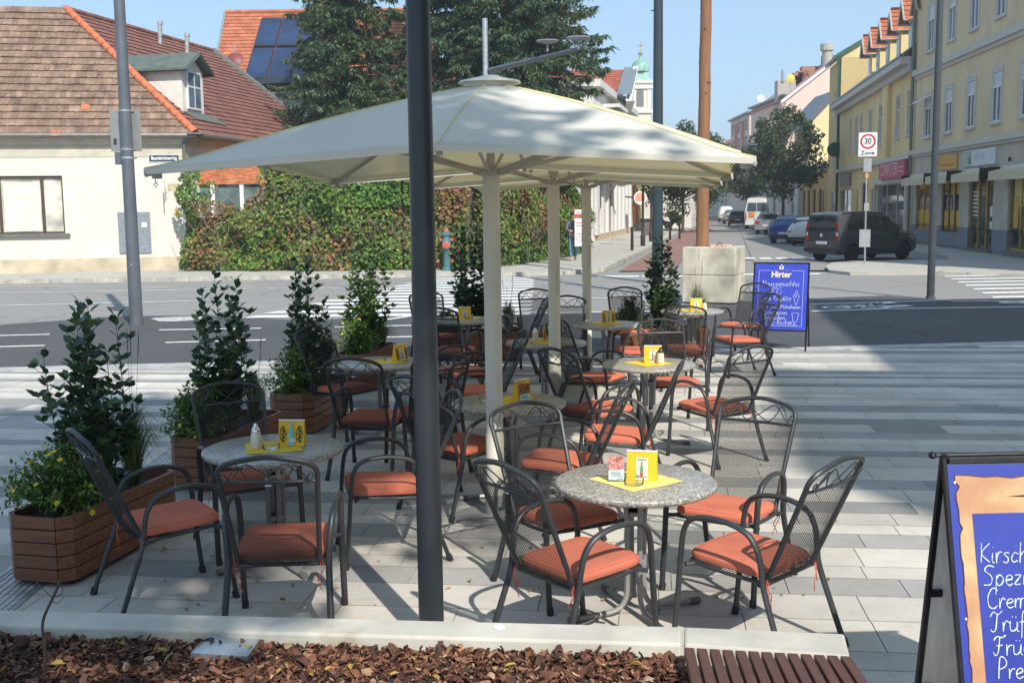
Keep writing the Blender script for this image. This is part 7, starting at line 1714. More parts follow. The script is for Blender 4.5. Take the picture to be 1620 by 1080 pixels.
mb = MB(); wbox(mb, JB, dY, uY(1396), uY(1437), 3.35, 4.2, .15, .3); si = mb.build('pink_sign', mat('raspberry_sign', (.50, .07, .13), .5), yh); wtext('sign_lettering', 'COMPUTER', .95, mat('pink_letters', (.72, .42, .45), .5), si, JB, dY, uY(1396) + (uY(1437) - uY(1396)) * .40, 3.82, .303, 1.12, .01)
mb = MB(); wbox(mb, JB, dY, uY(1427), uY(1435), 3.85, 3.92, .301, .304); wbox(mb, JB, dY, uY(1427), uY(1435), 3.65, 3.71, .301, .304); mb.build('small_print', bpy.data.materials['pink_letters'], si)
mb = MB(); wbox(mb, JB, dY, uY(1329), uY(1345), 3.2, 4.1, .05, .12); mb.build('grey_sign', mat('grey_brown_sign', (.22, .20, .18), .6), yh)
EV = JB + nY * .6 + up3 * 9.3; EW = JB + dY * YL + nY * .6 + up3 * 9.3; RV = JB - nY * 4.2 + up3 * 13.0; RW = JB + dY * YL - nY * 4.2 + up3 * 13.0
mb = MB(); mb.prism([EV, EW, RW, RV], up3 * .1); mb.build('green_roof', M_GRN, yh)
mb = MB(); mb.tube([EV + nY * .1, EW + nY * .1], .11, 6); 
for k in range(22): p = EV.lerp(EW, k / 22) + up3 * .3 - nY * .35; mb.tube([p, EV.lerp(EW, (k + .9) / 22) + up3 * .3 - nY * .35], .05, 4); mb.tube([p, p - up3 * .25], .03, 4)
mb.build('snow_guard', M_PGREY, yh)
dprof = []
for p in (1361, 1372.5, 1387, 1403, 1421, 1440):
    u = uY(p); o = JB + dY * u - nY * .35; mb = MB(); w_ = .72; zt = 11.5
    A, B_ = o + dY * -w_, o + dY * w_; bk = -nY * 4
    mb.quad(A + up3 * 9.4, B_ + up3 * 9.4, B_ + up3 * zt, A + up3 * zt); mb.poly([A + up3 * zt, B_ + up3 * zt, o + up3 * (zt + .92)]); mb.quad(A + up3 * 9.4, A + up3 * zt, A + bk + up3 * zt, A + bk + up3 * 9.4); mb.quad(B_ + up3 * 9.4, B_ + bk + up3 * 9.4, B_ + bk + up3 * zt, B_ + up3 * zt)
    dd = mb.build('dormer', M_YELP, yh)
    mb = MB(); top = o + up3 * (zt + 1.05) + nY * .5
    for s, c in ((-1, A), (1, B_)):
        e = c + dY * (s * .14) + up3 * (zt - .12) + nY * .5
        vd_ = (top - e).normalized(); L_ = (top - e).length
        tiles(mb, e, bk.normalized(), vd_, [(0, 0), (4.4, 0), (4.4, L_), (0, L_)], .3, .33, .05, random.Random(1), .003, False)
    mb.build('dormer_roof', M_TORG, dd)
    mb = MB()
    for s, c in ((-1, A), (1, B_)): e = c + dY * (s * .14) + up3 * (zt - .12) + nY * .52; mb.tube([e, top + nY * .02], .055, 4); mb.tube([e, e + bk], .06, 4)
    mb.build('barge_board', M_TRIM, dd)
    mb = MB(); wbox(mb, o - up3 * o.z, dY, -.42, .42, 9.7, 11.5, .003, .05); wi = mb.build('dormer_window', M_WHT, dd); mb = MB(); wbox(mb, o - up3 * o.z, dY, -.34, -.03, 9.8, 11.4, .051, .056); wbox(mb, o - up3 * o.z, dY, .03, .34, 9.8, 11.4, .051, .056); mb.build('pane', M_PANEB, wi)
# taller narrow ochre block with a green roof
tb = thing('narrow_ochre_block', 'tall narrow ochre block with a green roof beside the yellow dormer house', 'house'); P_ = JB - dY * 7.0; M_OC2 = mat('deep_ochre_plaster', (.58, .43, .20), .9, var=.05)
holes = [(3.2, 4.2, 4.6, 6.4), (3.2, 4.2, 8.8, 10.6), (2.8, 4.6, .3, 2.9)]; mb = MB(); facade(mb, P_, dY, 7.0, 0, 12.7, holes, .2); facade(mb, JB + nY * 0, -nY, 14, 0, 12.7); facade(mb, P_ - nY * 14, nY, 14, 0, 12.7); mb.build('wall', M_OC2, tb)
for h in holes: window(tb, P_, dY, h, M_WHT, M_PANEB, .1, sill=True)
mb = MB(); mb.prism([P_ + nY * .4 + up3 * 12.7, JB + nY * .4 + dY * .25 + up3 * 12.7, JB - nY * 5 + dY * .25 + up3 * 15.8, P_ - nY * 5 + up3 * 15.8], up3 * .25); mb.build('roof', M_GRN, tb)
mb = MB(); mb.poly([JB + dY * .01 + nY * .0 + up3 * 12.7, JB + dY * .01 - nY * 10 + up3 * 12.7, JB + dY * .01 - nY * 5 + up3 * 15.6]); mb.build('gable', M_YELP, tb)
mb = MB(); mb.tube([JB + nY * .12 + dY * -.2 + up3 * 12.6, JB + nY * .12 + dY * -.2 + up3 * .3], .10, 8); c = JB + nY * .35 + dY * -.1 + up3 * 6.0; mb.lathe([(.001, -.1), (.55, -.08), (.55, .08), (.001, .1)], 14, c, M=Matrix.Rotation(R(90), 4, 'X')); mb.build('downpipe', M_GRN, tb)
# low ochre shop house, pale gable behind it
lo = thing('low_ochre_house', 'low ochre house with dark doorways behind the street tree', 'house'); P_ = JB - dY * 30; holes = [(3 + k * 4.6, 5.2 + k * 4.6, .2, 3.2) for k in range(4)] + [(19.6, 20.8, .3, 3.0)]; mb = MB(); facade(mb, P_, dY, 23, 0, 4.6, holes, .3); mb.build('wall', mat('bright_ochre_plaster', (.52, .34, .12), .9, var=.06), lo)
for h in holes: window(lo, P_, dY, h, M_BRNF, M_PANE, .2, sill=False, trans=1)
mb = MB(); wbox(mb, P_, dY, 0, 23, 4.6, 5.0, -.5, .35); wbox(mb, P_, dY, 0, 23, 5.0, 5.25, -3, .5); mb.build('cornice', M_TRIM, lo)
g0, g1 = atY(1283, 195, 104), atY(1312, 162, 104); mb = MB(); A = V((g0.x, 104, 0)); B_ = V((g1.x + 6, 104, 0)); mb.prism([A + up3 * 4.9, B_ + up3 * 4.9, B_ + up3 * (g1.z + 4), V((g1.x, 104, g1.z)), V((g0.x, 104, g0.z))], (0, 6, 0)); mb.build('pale_gable', mat('pale_yellow_plaster', (.68, .58, .32), .9, var=.04), lo)
mb = MB(); mb.prism([V((g0.x - .6, 103.8, g0.z - .5)), V((g1.x + .5, 103.8, g1.z + .5)), V((g1.x + .5, 103.8, g1.z + 1.1)), V((g0.x - .6, 103.8, g0.z + .1))], (0, 7, 0)); mb.build('roof_edge', M_PGREY, lo)
# pink gabled block and the pink-orange blocks further on
M_PINK = mat('pale_pink_plaster', (.66, .52, .44), .9, var=.04); M_OPNL = mat('terracotta_panel', (.46, .17, .10), .85, var=.06)
pk = thing('pink_gable_block', 'large pale pink block whose gable rises above the street trees', 'apartment block'); Yg = 124.0
pt_ = lambda a, b, Y=Yg: atY(a, b, Y)
mb = MB(); G = [pt_(1238, 345), pt_(1340, 345), pt_(1340, 95), pt_(1318, 96), pt_(1238, 158)]; mb.prism(G, (0, 16, 0)); mb.build('wall', M_PINK, pk)
rl_ = [pt_(1235, 161), pt_(1320, 95)]; mb = MB(); tiles(mb, V(rl_[0]), V((0, 1, 0)), (V(rl_[1]) - V(rl_[0])).normalized(), [(-.3, 0), (16, 0), (16, (V(rl_[1]) - V(rl_[0])).length), (-.3, (V(rl_[1]) - V(rl_[0])).length)], .35, .45, .05, random.Random(6), .004, False); mb.build('roof', M_TRED, pk)
mb = MB(); mb.prism([V(rl_[0]) + V((0, -.3, -.25)), V(rl_[1]) + V((0, -.3, -.25)), V(rl_[1]) + V((0, -.3, .1)), V(rl_[0]) + V((0, -.3, .1))], (0, .3, 0)); mb.build('verge', M_WHT, pk)
M_CHIM = mat('brick_chimney', (.36, .17, .11), .9, var=.15, scale=3); M_CONCH = mat('concrete_chimney', (.40, .38, .33), .9, var=.12)
mb = MB()
for px_, y0, y1, w_ in ((1282, 120, 105, .9), (1271, 130, 112, .6), (1264, 133, 115, .6), (1258, 140, 120, .5), (1316, 99, 87, .9)): a = pt_(px_, y0, Yg + 4); b = pt_(px_, y1, Yg + 4); mb.prism([(a.x - w_, a.y, a.z - 2.5), (a.x + w_, a.y, a.z - 2.5), (a.x + w_, a.y + 1.2, a.z - 2.5), (a.x - w_, a.y + 1.2, a.z - 2.5)], (0, 0, b.z - a.z + 2.5))
mb.build('chimney', M_CHIM, pk)
mb = MB(); a = pt_(1308, 100, Yg + 3); b = pt_(1308, 70, Yg + 3); mb.lathe([(.55, a.z - 1), (.55, b.z - .8), (.75, b.z - .7), (.75, b.z)], 14, (a.x, a.y, 0)); mb.build('round_stack', M_CONCH, pk); mb = MB(); a2 = pt_(1243, 150, Yg + 2); b2 = pt_(1243, 127, Yg + 2); mb.prism([(a2.x - .9, a2.y, a2.z - 2), (a2.x + 1.1, a2.y, a2.z - 2), (a2.x + 1.1, a2.y + 1.5, a2.z - 2), (a2.x - .9, a2.y + 1.5, a2.z - 2)], (0, 0, b2.z - a2.z + 2)); mb.build('roof_stack', M_CONCH, pk); mb = MB(); a3 = pt_(1238, 130, Yg + 2); b3 = pt_(1238, 111, Yg + 2); mb.lathe([(.18, a3.z), (.18, b3.z)], 8, (a3.x, a3.y, 0)); mb.build('steel_flue', M_GALV, pk)
a = pt_(1251, 124, Yg - .5); sdh = thing('yellow_satellite_dish', 'yellow satellite dish among the chimneys of the pink block', 'satellite dish', tuple(a)); Mx = Matrix.Rotation(R(80), 4, 'X') @ Matrix.Rotation(R(15), 4, 'Z'); mb = MB(); mb.lathe([(.001, .10), (.28, .06), (.46, 0), (.44, -.02), (.27, .04), (.001, .075)], 18, M=Mx); mb.build('dish', mat('dish_yellow', (.66, .48, .04), .5), sdh, smooth=True); mb = MB(); mb.tube([(0, .1, 0), (0, .2, -1.3)], .04, 5); mb.build('mast', M_GALV, sdh)
a = pt_(1204, 156, 137); sdh = thing('white_satellite_dish', 'white satellite dish on the stair tower of the pink blocks', 'satellite dish', tuple(a)); mb = MB(); mb.lathe([(.001, .10), (.28, .06), (.46, 0), (.44, -.02), (.27, .04), (.001, .075)], 18, M=Mx); mb.build('dish', M_WHT, sdh, smooth=True); mb = MB(); mb.tube([(0, .1, 0), (0, .2, -1.0)], .04, 5); mb.build('mast', M_GALV, sdh)
def slabblock(name, lab, pxl, yl, pxr, yr, zt, ytop=None):
    t = thing(name, lab, 'apartment block'); a = V((atY(pxl, 300, yl).x, yl, 0)); b = V((atY(pxr, 300, yr).x, yr, 0)); d = (b - a); L = d.length; d.normalize(); mb = MB(); hl = [(L * f, L * f + L * .12, z, z + 1.5) for f in (.06, .42, .78) for z in (3.2, 6.2, 9.2, 11.4) if z + 1.7 < zt]; facade(mb, a, d, L, 0, zt, hl, .25); nb_ = V((d.y, -d.x, 0)); mb.quad(b, b - nb_ * 14, b - nb_ * 14 + up3 * zt, b + up3 * zt); mb.build('wall', M_PINK, t)
    for h in hl: window(t, a, d, h, M_WHT, M_PANE, .2, sill=False)
    mb = MB()
    for f in (.24, .60): wbox(mb, a, d, L * f, L * f + L * .16, 3, zt - .6, .0, .06)
    mb.build('terracotta_panel', M_OPNL, t); mb = MB(); mb.prism([a + nb_ * .4 + up3 * zt - d * .3, b + nb_ * .4 + up3 * zt + d * .3, b - nb_ * 14 + up3 * (zt + .4), a - nb_ * 14 + up3 * (zt + .4)], up3 * .25); mb.build('flat_roof', M_PGREY, t); return t
slabblock('pink_terracotta_block', 'pink block with terracotta stripes, left of the pink gable', 1187, 141.5, 1238, 125.2, 13.6)
slabblock('far_terracotta_block', 'farthest pink block with terracotta stripes at the end of the row', 1155, 160, 1184, 145, 13.4)
# end of the street
M_FAR = [mat('far_plaster_%s' % n, c, .9, var=.05) for n, c in (('grey', (.50, .47, .41)), ('cream', (.58, .53, .40)), ('rose', (.52, .36, .28)), ('white', (.60, .60, .57)))]
for i, (pa, ya, pb, yb_, zt, m_, lab) in enumerate([(1108, 190, 1152, 172, 9.5, 0, 'pale grey house closing the view under the parasol tips'), (1095, 205, 1110, 200, 8.0, 3, 'white house at the far bend of the street, left of the grey one'), (1150, 172, 1178, 150, 8.5, 1, 'cream house with shop signs behind the far street tree'), (1176, 150, 1262, 112, 6.5, 3, 'pale shop row behind the white minibus and the street trees')]):
    t = thing('distant_house', lab, 'house'); a = V((atY(pa, 330, ya).x, ya, 0)); b = V((atY(pb, 330, yb_).x, yb_, 0)); d = b - a; L = d.length; d.normalize(); hl = [(L * (k + .3) / 7, L * (k + .65) / 7, z, z + 1.9) for k in range(7) for z in ((.8, 4.2) if zt < 9 else (.8, 4.0, 6.6)) if z + 2 < zt]; mb = MB(); facade(mb, a, d, L, 0, zt, hl, .2); nb_ = V((d.y, -d.x, 0)); mb.quad(b, b - nb_ * 10, b - nb_ * 10 + up3 * zt, b + up3 * zt); mb.build('wall', M_FAR[m_], t)
    for h in hl: window(t, a, d, h, M_WHT, M_PANE, .15, sill=False)
    mb = MB(); mb.prism([a + nb_ * .4 + up3 * zt, b + nb_ * .4 + up3 * zt, b - nb_ * 5 + up3 * (zt + 3), a - nb_ * 5 + up3 * (zt + 3)], up3 * .2); mb.build('roof', M_TRED, t)
    if i >= 2:
        mb = MB(); wbox(mb, a, d, L * .1, L * .9, 3.0, 3.9, .02, .2); mb.build('shop_fascia', mat('shop_fascia_blue', (.30, .36, .42), .6, var=.4, scale=.8), t)
        mb = MB(); wbox(mb, a, d, L * .62, L * .95, 3.0, 3.9, .21, .28); mb.build('red_fascia', M_OPNL, t)
# ---------- vehicles ----------
M_TYRE = mat('tyre_rubber', (.018, .018, .019), .85, var=.1); M_RIM = mat('alloy_rim', (.50, .51, .52), .4, .1); M_CGLASS = pane_mat('car_glass', (.022, .027, .032), .03)
M_TAIL = mat('tail_light_red', (.35, .012, .012), .2, coat=.6); M_HUB = mat('wheel_dish', (.10, .10, .105), .5, .3); M_PLATE = mat('number_plate', (.62, .63, .63), .5, var=.05); M_TRIMB = mat('black_car_trim', (.022, .022, .024), .55); M_HEAD = mat('clear_lamp', (.5, .52, .54), .15, .3, coat=.5)
def paint(name, c, metal=.3):
    m, nt, b = newmat(name); k = ramp(nt, noise(nt, 1.5, 4), [(.3, tuple(x * .9 for x in c)), (.7, tuple(min(1, x * 1.08) for x in c))]); nt.links.new(k, b.inputs['Base Color']); b.inputs['Metallic'].default_value = metal; b.inputs['Roughness'].default_value = .38
    b.inputs['Coat Weight'].default_value = .8; b.inputs['Coat Roughness'].default_value = .05; return m
def make_car(name, lab, cat, P, loc, rz, group, ST, wheels, wr, paintm, side_glass, rear, front_glass=None, rim_spokes=9, doors=(), track=None):
    """ST: stations along x (rear to front): (x, z_bottom, half width at sill, z_belt, half width belt, z_roof, half width roof). The car looks along +x."""
    t = thing(name, lab, cat, loc, rz, group); mb = MB(); vs = []; N = 0; rows = []
    def ring(s):
        x, zb, ws, zl, wl, zr, wr_ = s; r_ = min(.09, max(.012, (zr - zl) * .28)); zm = zb + (zl - zb) * .5
        h = [(0, zb), (ws * .86, zb), (ws, zb + .09), (wl * 1.01, zm), (wl, zl - .05), (wl * .985, zl), (wr_ + (wl - wr_) * .12, zr - r_ - .02), (wr_, zr - r_), (wr_ - r_ * .8, zr - r_ * .22), (wr_ * .6, zr), (0, zr + .015)]
        return [V((x, -y, z)) for y, z in h] + [V((x, y, z)) for y, z in h[-2:0:-1]]
    # smooth the stations along the length
    S2 = []
    for i in range(len(ST) - 1):
        n = max(1, int((ST[i + 1][0] - ST[i][0]) / .09))
        for k in range(n):
            f = k / n; S2.append(tuple(a + (b - a) * f for a, b in zip(ST[i], ST[i + 1])))
    S2.append(ST[-1])
    for s in S2: rows.append(ring(s))
    n = len(rows[0])
    # wheel arches are cut by lifting the sill points over each wheel
    for r_, s in zip(rows, S2):
        for wx in wheels:
            d = abs(s[0] - wx); R_ = wr + .055
            if d < R_:
                zt = wr + math.sqrt(R_ * R_ - d * d)
                for idx in (1, 2, 3, n - 1, n - 2, n - 3):
                    if r_[idx].z < zt: r_[idx].z = zt
    for r_ in rows: vs += r_
    fs = []
    for i in range(len(rows) - 1):
        for j in range(n): fs.append((i * n + j, (i + 1) * n + j, (i + 1) * n + (j + 1) % n, i * n + (j + 1) % n))
    fs.append(tuple(range(n))); fs.append(tuple(range((len(rows) - 1) * n, len(rows) * n))[::-1])
    mb.add(vs, fs); body = mb.build('body', paintm, t, smooth=True, auto=35)
    def at_st(x):
        for a, b in zip(ST[:-1], ST[1:]):
            if a[0] <= x <= b[0]: f = (x - a[0]) / (b[0] - a[0]); return tuple(p + (q - p) * f for p, q in zip(a, b))
        return ST[-1] if x > ST[-1][0] else ST[0]
    def side(x, f, s, off=.008):   # point on the glasshouse flank, f 0 belt .. 1 roof edge
        q = at_st(x); _, zb, ws, zl, wl, zr, wr_ = q; r_ = min(.09, max(.012, (zr - zl) * .28)); z = zl + (zr - r_ - .02 - zl) * f; y = wl * .985 + (wr_ + (wl - wr_) * .12 - wl * .985) * f
        return V((q[0], s * (y + off), z))
    def flank(x, z, s, off=.006):
        q = at_st(x); _, zb, ws, zl, wl, zr, wr_ = q; zm = zb + (zl - zb) * .5
        y = wl * 1.01 + (wl - wl * 1.01) * max(0, (z - zm) / (zl - .05 - zm)) if z > zm else ws + (wl * 1.01 - ws) * max(0, (z - zb - .09) / (zm - zb - .09))
        return V((x, s * (y + off), z))
    for s in (-1, 1):
        for poly in side_glass:
            g = MB(); P_ = [side(x, f, s) for x, f in poly]; g.prism(P_, (0, s * -.006, 0)); g.build('side_window', M_CGLASS, t)
        for x in doors:
            g = MB(); q = at_st(x); k = [flank(x + .0, z, s, .001) for z in [q[1] + .2 + (q[3] - .06 - q[1] - .2) * i / 6 for i in range(7)]]; g.tube(k, .006, 4); g.build('door_seam', M_TRIMB, t)
            g = MB(); p = flank(x + .12 if x < 99 else x, q[3] - .17, s, .012); g.box(p + V((.06, 0, 0)), (.17, .02, .028)); g.build('door_handle', paintm, t, bevel=.006)
        for wx in wheels:
            q = at_st(wx); yw = (track or q[4] - .02); w_ = MB(); M = Matrix.Translation((wx, s * (yw - .10), wr)) @ Matrix.Rotation(R(-90 * s), 4, 'X'); w_.lathe([(wr * .66, -.10), (wr * .92, -.10), (wr, -.06), (wr, .06), (wr * .92, .10), (wr * .66, .10)], 26, M=M); wh_ = w_.build('tyre', M_TYRE, t, smooth=True)
            w_ = MB(); w_.lathe([(.001, .075), (wr * .15, .08), (wr * .17, .055), (wr * .60, .05), (wr * .62, .095), (wr * .67, .098), (wr * .67, .0)], 26, M=M)
            w_.build('hub', M_HUB, wh_, smooth=True); w_ = MB()
            for k in range(rim_spokes):
                a = 2 * math.pi * k / rim_spokes; d = V((math.cos(a), math.sin(a), 0)); c = V((-d.y, d.x, 0)); w_.prism([M @ (d * wr * .12 + c * wr * .04 + V((0, 0, .082))), M @ (d * wr * .64 + c * wr * .08 + V((0, 0, .092))), M @ (d * wr * .64 - c * wr * .08 + V((0, 0, .092))), M @ (d * wr * .12 - c * wr * .04 + V((0, 0, .082)))], M.to_3x3() @ V((0, 0, -.02)))
            w_.lathe([(wr * .62, .088), (wr * .68, .096), (wr * .70, .09)], 26, M=M); w_.build('rim', M_RIM, wh_)
        g = MB(); xm = rear.get('mirror'); 
        if xm: p = side(xm, .05, s, .11); g.lathe([(.001, -.1), (.07, -.08), (.09, 0), (.07, .08), (.001, .1)], 10, p, M=Matrix.Diagonal((.8, 1, .9, 1))); g.build('wing_mirror', paintm, t, smooth=True)
    # rear details on the plane through the tail
    xb = ST[0][0]; y = rear['w']
    def tail(pts, m, nm, off=.01, parent=t, th=.02):
        g = MB(); g.prism([V((-0 + rear['x'](z) - off, yy, z)) for yy, z in pts], (th, 0, 0)); return g.build(nm, m, parent, bevel=.004)
    z0, z1 = rear['glass']; tail([(-y * .86, z0), (y * .86, z0), (y * .78, z1), (-y * .78, z1)], M_CGLASS, 'rear_window')
    for s in (-1, 1):
        a, b = rear['lamp']; tail([(s * y * rear.get('li', .84), a), (s * y * 1.03, a), (s * y * .97, b), (s * y * rear.get('li', .84), b)], M_TAIL, 'tail_light', .014, th=.05)
        if 'lamp_mid' in rear: c_, d_ = rear['lamp_mid']; tail([(s * y * .88, c_), (s * y * .99, c_), (s * y * .99, d_), (s * y * .88, d_)], M_HEAD, 'reverse_light', .02, th=.02)
    c = rear['plate']; tail([(-.26, c - .055), (.26, c - .055), (.26, c + .055), (-.26, c + .055)], M_PLATE, 'number_plate', .024)
    zbp = rear['bumper']; tail([(-y * 1.03, zbp), (y * 1.03, zbp), (y * 1.03, zbp + .14), (-y * 1.03, zbp + .14)], rear.get('bm', M_TRIMB), 'bumper', .07, th=.1)
    if front_glass:
        g = MB(); (xa, xb_) = front_glass; A, B_ = side(xa, .05, -1, -.05), side(xb_, .9, -1, -.04); g.prism([V((A.x + .02, A.y, A.z)), V((A.x + .02, -A.y, A.z)), V((B_.x + .02, -B_.y, B_.z + .05)), V((B_.x + .02, B_.y, B_.z + .05))], (.012, 0, .01)); g.build('windscreen', M_CGLASS, t)
    return t, tail, flank, side
# dark people carrier, the nearest vehicle
rr_ = at(1334, 413); hd = math.atan2(.50, .866)
axv = V((math.cos(hd), math.sin(hd), 0)); org = V((rr_.x, rr_.y, -.03)) + axv * 1.0 + V((-axv.y, axv.x, 0)) * .80 + V((.55, .1, 0))
VST = [(-2.02, .34, .74, 1.08, .84, 1.10, .80), (-2.00, .30, .80, 1.08, .87, 1.35, .80), (-1.93, .28, .84, 1.08, .885, 1.72, .74), (-1.80, .26, .85, 1.08, .89, 1.80, .73), (-1.0, .24, .86, 1.07, .905, 1.83, .73), (.0, .23, .86, 1.05, .905, 1.82, .735), (.55, .23, .86, 1.02, .90, 1.76, .73), (1.0, .23, .86, 1.0, .89, 1.52, .72), (1.4, .24, .86, .99, .88, 1.19, .72), (1.62, .24, .85, .97, .87, 1.05, .74), (1.95, .26, .82, .90, .83, .96, .70), (2.18, .30, .74, .78, .75, .84, .62), (2.28, .36, .58, .64, .60, .70, .52)]
M_VAN = paint('anthracite_van_paint', (.045, .051, .060), .15)
SG = [[(-1.55, .10), (-.75, .08), (-.75, .95), (-1.42, .95), (-1.58, .6)], [(-.66, .08), (.12, .06), (.10, .95), (-.66, .95)], [(.24, .06), (1.16, .14), (.98, .55), (.62, .93), (.22, .95)]]
t, tail, flank, side = make_car('dark_van', 'dark grey people carrier parked at the right, its rear toward the camera', 'van', 0, tuple(org), hd, 'vehicles parked along the side street', VST, (-1.30, 1.42), .315, M_VAN, SG, dict(w=.80, x=lambda z: -2.02 + max(0, (z - 1.08)) * .10 + max(0, z - 1.55) * .18, glass=(1.12, 1.66), lamp=(.78, 1.42), lamp_mid=(.95, 1.08), plate=.70, bumper=.36, mirror=1.05, bm=M_TRIMB), (1.42, .78), 11, (.17, -.72))
mb = MB(); mb.box((-2.05, 0, .98), (.02, .09, .12)); mb.build('badge', M_RIM, t)
for s in (-1, 1):
    mb = MB(); k = [flank(x, z, s, .004) for x, z in ((1.95, .70), (2.12, .66), (1.9, .86), (1.6, .9))]; mb.poly(k); mb.build('headlight', M_HEAD, t)
    mb = MB(); mb.tube([flank(x, .45, s, .012) for x in (-.9, -.4, .1, .6, 1.0)], .03, 5); mb.build('side_strip', M_TRIMB, t); mb = MB(); mb.box(flank(1.1, .84, s, .01), (.09, .012, .035)); mb.build('indicator', M_HEAD, t)
    mb = MB(); mb.tube([side(-1.7, 1, s, -.04) + V((0, 0, .09)), side(-.6, 1, s, -.04) + V((0, 0, .1)), side(.4, 1, s, -.04) + V((0, 0, .08))], .016, 5); mb.build('roof_rail', M_TRIMB, t)
HST = [(-1.92, .34, .70, .86, .78, .90, .74), (-1.86, .28, .78, .90, .83, 1.0, .72), (-1.70, .25, .82, .93, .86, 1.22, .66), (-1.35, .24, .83, .93, .87, 1.40, .62), (-.6, .22, .84, .92, .88, 1.46, .62), (.2, .22, .84, .90, .88, 1.44, .62), (.75, .22, .84, .90, .87, 1.18, .64), (1.05, .23, .83, .89, .86, .98, .68), (1.6, .26, .80, .80, .82, .86, .64), (1.95, .32, .68, .64, .70, .70, .56)]
HG = [[(-1.45, .15), (-.35, .08), (-.35, .93), (-1.1, .93)], [(-.28, .08), (.78, .12), (.45, .70), (.15, .93), (-.28, .93)]]
hrear = lambda: dict(w=.74, x=lambda z: -1.92 + max(0, z - .86) * .62, glass=(.98, 1.30), lamp=(.66, .94), plate=.56, bumper=.30, mirror=.70, bm=M_TRIMB)
def street_car(lab, pxl, pyl, hdg, ST, SG, rear, pm, wheels, wr, name='parked_car', cat='car', spokes=7, fg=(1.02, .6), y=None):
    p = at(pxl, pyl); p = V((p.x, p.y, -.03)) if y is None else V((atY(pxl, pyl, y).x, y, -.03))
    return make_car(name, lab, cat, 0, tuple(p), hdg, 'vehicles parked along the side street', ST, wheels, wr, pm, SG, rear, fg, spokes, (.0,))
M_BLUEC = paint('blue_car_paint', (.015, .06, .24), .4); M_WHITC = paint('white_car_paint', (.62, .62, .61), .0); M_SILV = paint('silver_car_paint', (.36, .37, .38), .6); M_BLACK = paint('black_car_paint', (.018, .018, .02), .3)
street_car('blue hatchback parked behind the white car, rear toward the camera', 1257, 383, R(58), HST, HG, hrear(), M_BLUEC, (-1.25, 1.25), .30)
street_car('small white car squeezed between the blue hatchback and the dark people carrier', 1294, 386, R(52), HST, HG, hrear(), M_WHITC, (-1.25, 1.25), .30)
SST = [(-2.2, .38, .72, .90, .80, .96, .74), (-2.1, .30, .80, .95, .84, 1.02, .74), (-1.6, .25, .84, .97, .87, 1.06, .70), (-1.35, .24, .85, .96, .875, 1.16, .68), (-.85, .23, .85, .95, .88, 1.38, .62), (-.2, .22, .85, .93, .88, 1.43, .62), (.35, .22, .85, .92, .88, 1.38, .62), (1.0, .23, .84, .91, .87, .99, .66), (1.7, .26, .80, .84, .83, .90, .66), (2.15, .34, .68, .66, .70, .72, .56)]
SGs = [[(-1.15, .2), (-.35, .1), (-.35, .93), (-.75, .9)], [(-.28, .1), (.72, .15), (.42, .75), (.2, .93), (-.28, .93)]]
street_car('silver saloon parked behind the white minibus', 1222, 369, R(66), SST, SGs, dict(w=.76, x=lambda z: -2.2 + max(0, z - .95) * 2.1, glass=(1.06, 1.36), lamp=(.70, .92), li=.62, plate=.62, bumper=.34, mirror=.80, bm=M_SILV), M_SILV, (-1.35, 1.4), .31)
BST = [(-2.6, .36, .84, 1.25, .92, 1.3, .86), (-2.57, .32, .88, 1.25, .95, 2.2, .80), (-2.5, .30, .90, 1.25, .96, 2.52, .74), (-1.5, .28, .92, 1.25, .97, 2.60, .74), (.8, .28, .92, 1.25, .97, 2.56, .76), (1.4, .28, .92, 1.22, .96, 2.2, .78), (1.9, .28, .91, 1.2, .95, 1.45, .80), (2.4, .32, .84, 1.0, .88, 1.1, .76), (2.6, .40, .7, .8, .74, .86, .66)]
BG = [[(-2.35, .1), (-1.2, .1), (-1.2, .62), (-2.35, .62)], [(-1.1, .1), (.1, .1), (.1, .62), (-1.1, .62)], [(.2, .1), (1.5, .1), (1.1, .62), (.2, .62)]]
t, tail, flank, side = street_car('white high-roofed minibus with an orange school-bus square on its rear', 1198, 361, R(76), BST, BG, dict(w=.90, x=lambda z: -2.615 + max(0, z - 1.3) * .05, glass=(1.45, 2.15), lamp=(.75, 1.35), li=.9, plate=.85, bumper=.36, mirror=1.45, bm=M_WHITC), M_WHITC, (-1.6, 1.7), .34, 'white_minibus', 'minibus', 7, (1.9, 1.2))
tail([(.16, .98), (.62, .98), (.62, 1.40), (.16, 1.40)], mat('orange_square', (.65, .22, .03), .5), 'orange_square', .03); tail([(-.02, 1.25), (.02, 1.25), (.02, 2.2), (-.02, 2.2)], M_WHITC, 'door_split', .02)
street_car('black hatchback, small, in front of the white minibus on the street', 1166, 356, R(80), HST, HG, hrear(), M_BLACK, (-1.25, 1.25), .30)
street_car('small grey car farther along, left of the black hatchback', 1157, 353, R(82), HST, HG, hrear(), M_SILV, (-1.25, 1.25), .30)
street_car('small white delivery van, farthest of the parked row', 1148, 350, R(82), [(a, b, c, d * 1.08, e, f * 1.22 if f > 1.1 else f, g) for a, b, c, d, e, f, g in HST], HG, dict(hrear(), glass=(1.05, 1.5)), M_WHITC, (-1.25, 1.25), .30, 'white_delivery_van', 'van')
street_car('dark car far behind the green street lamp on the left kerb', 1052, 346, R(80), HST, HG, hrear(), M_BLACK, (-1.25, 1.25), .30)
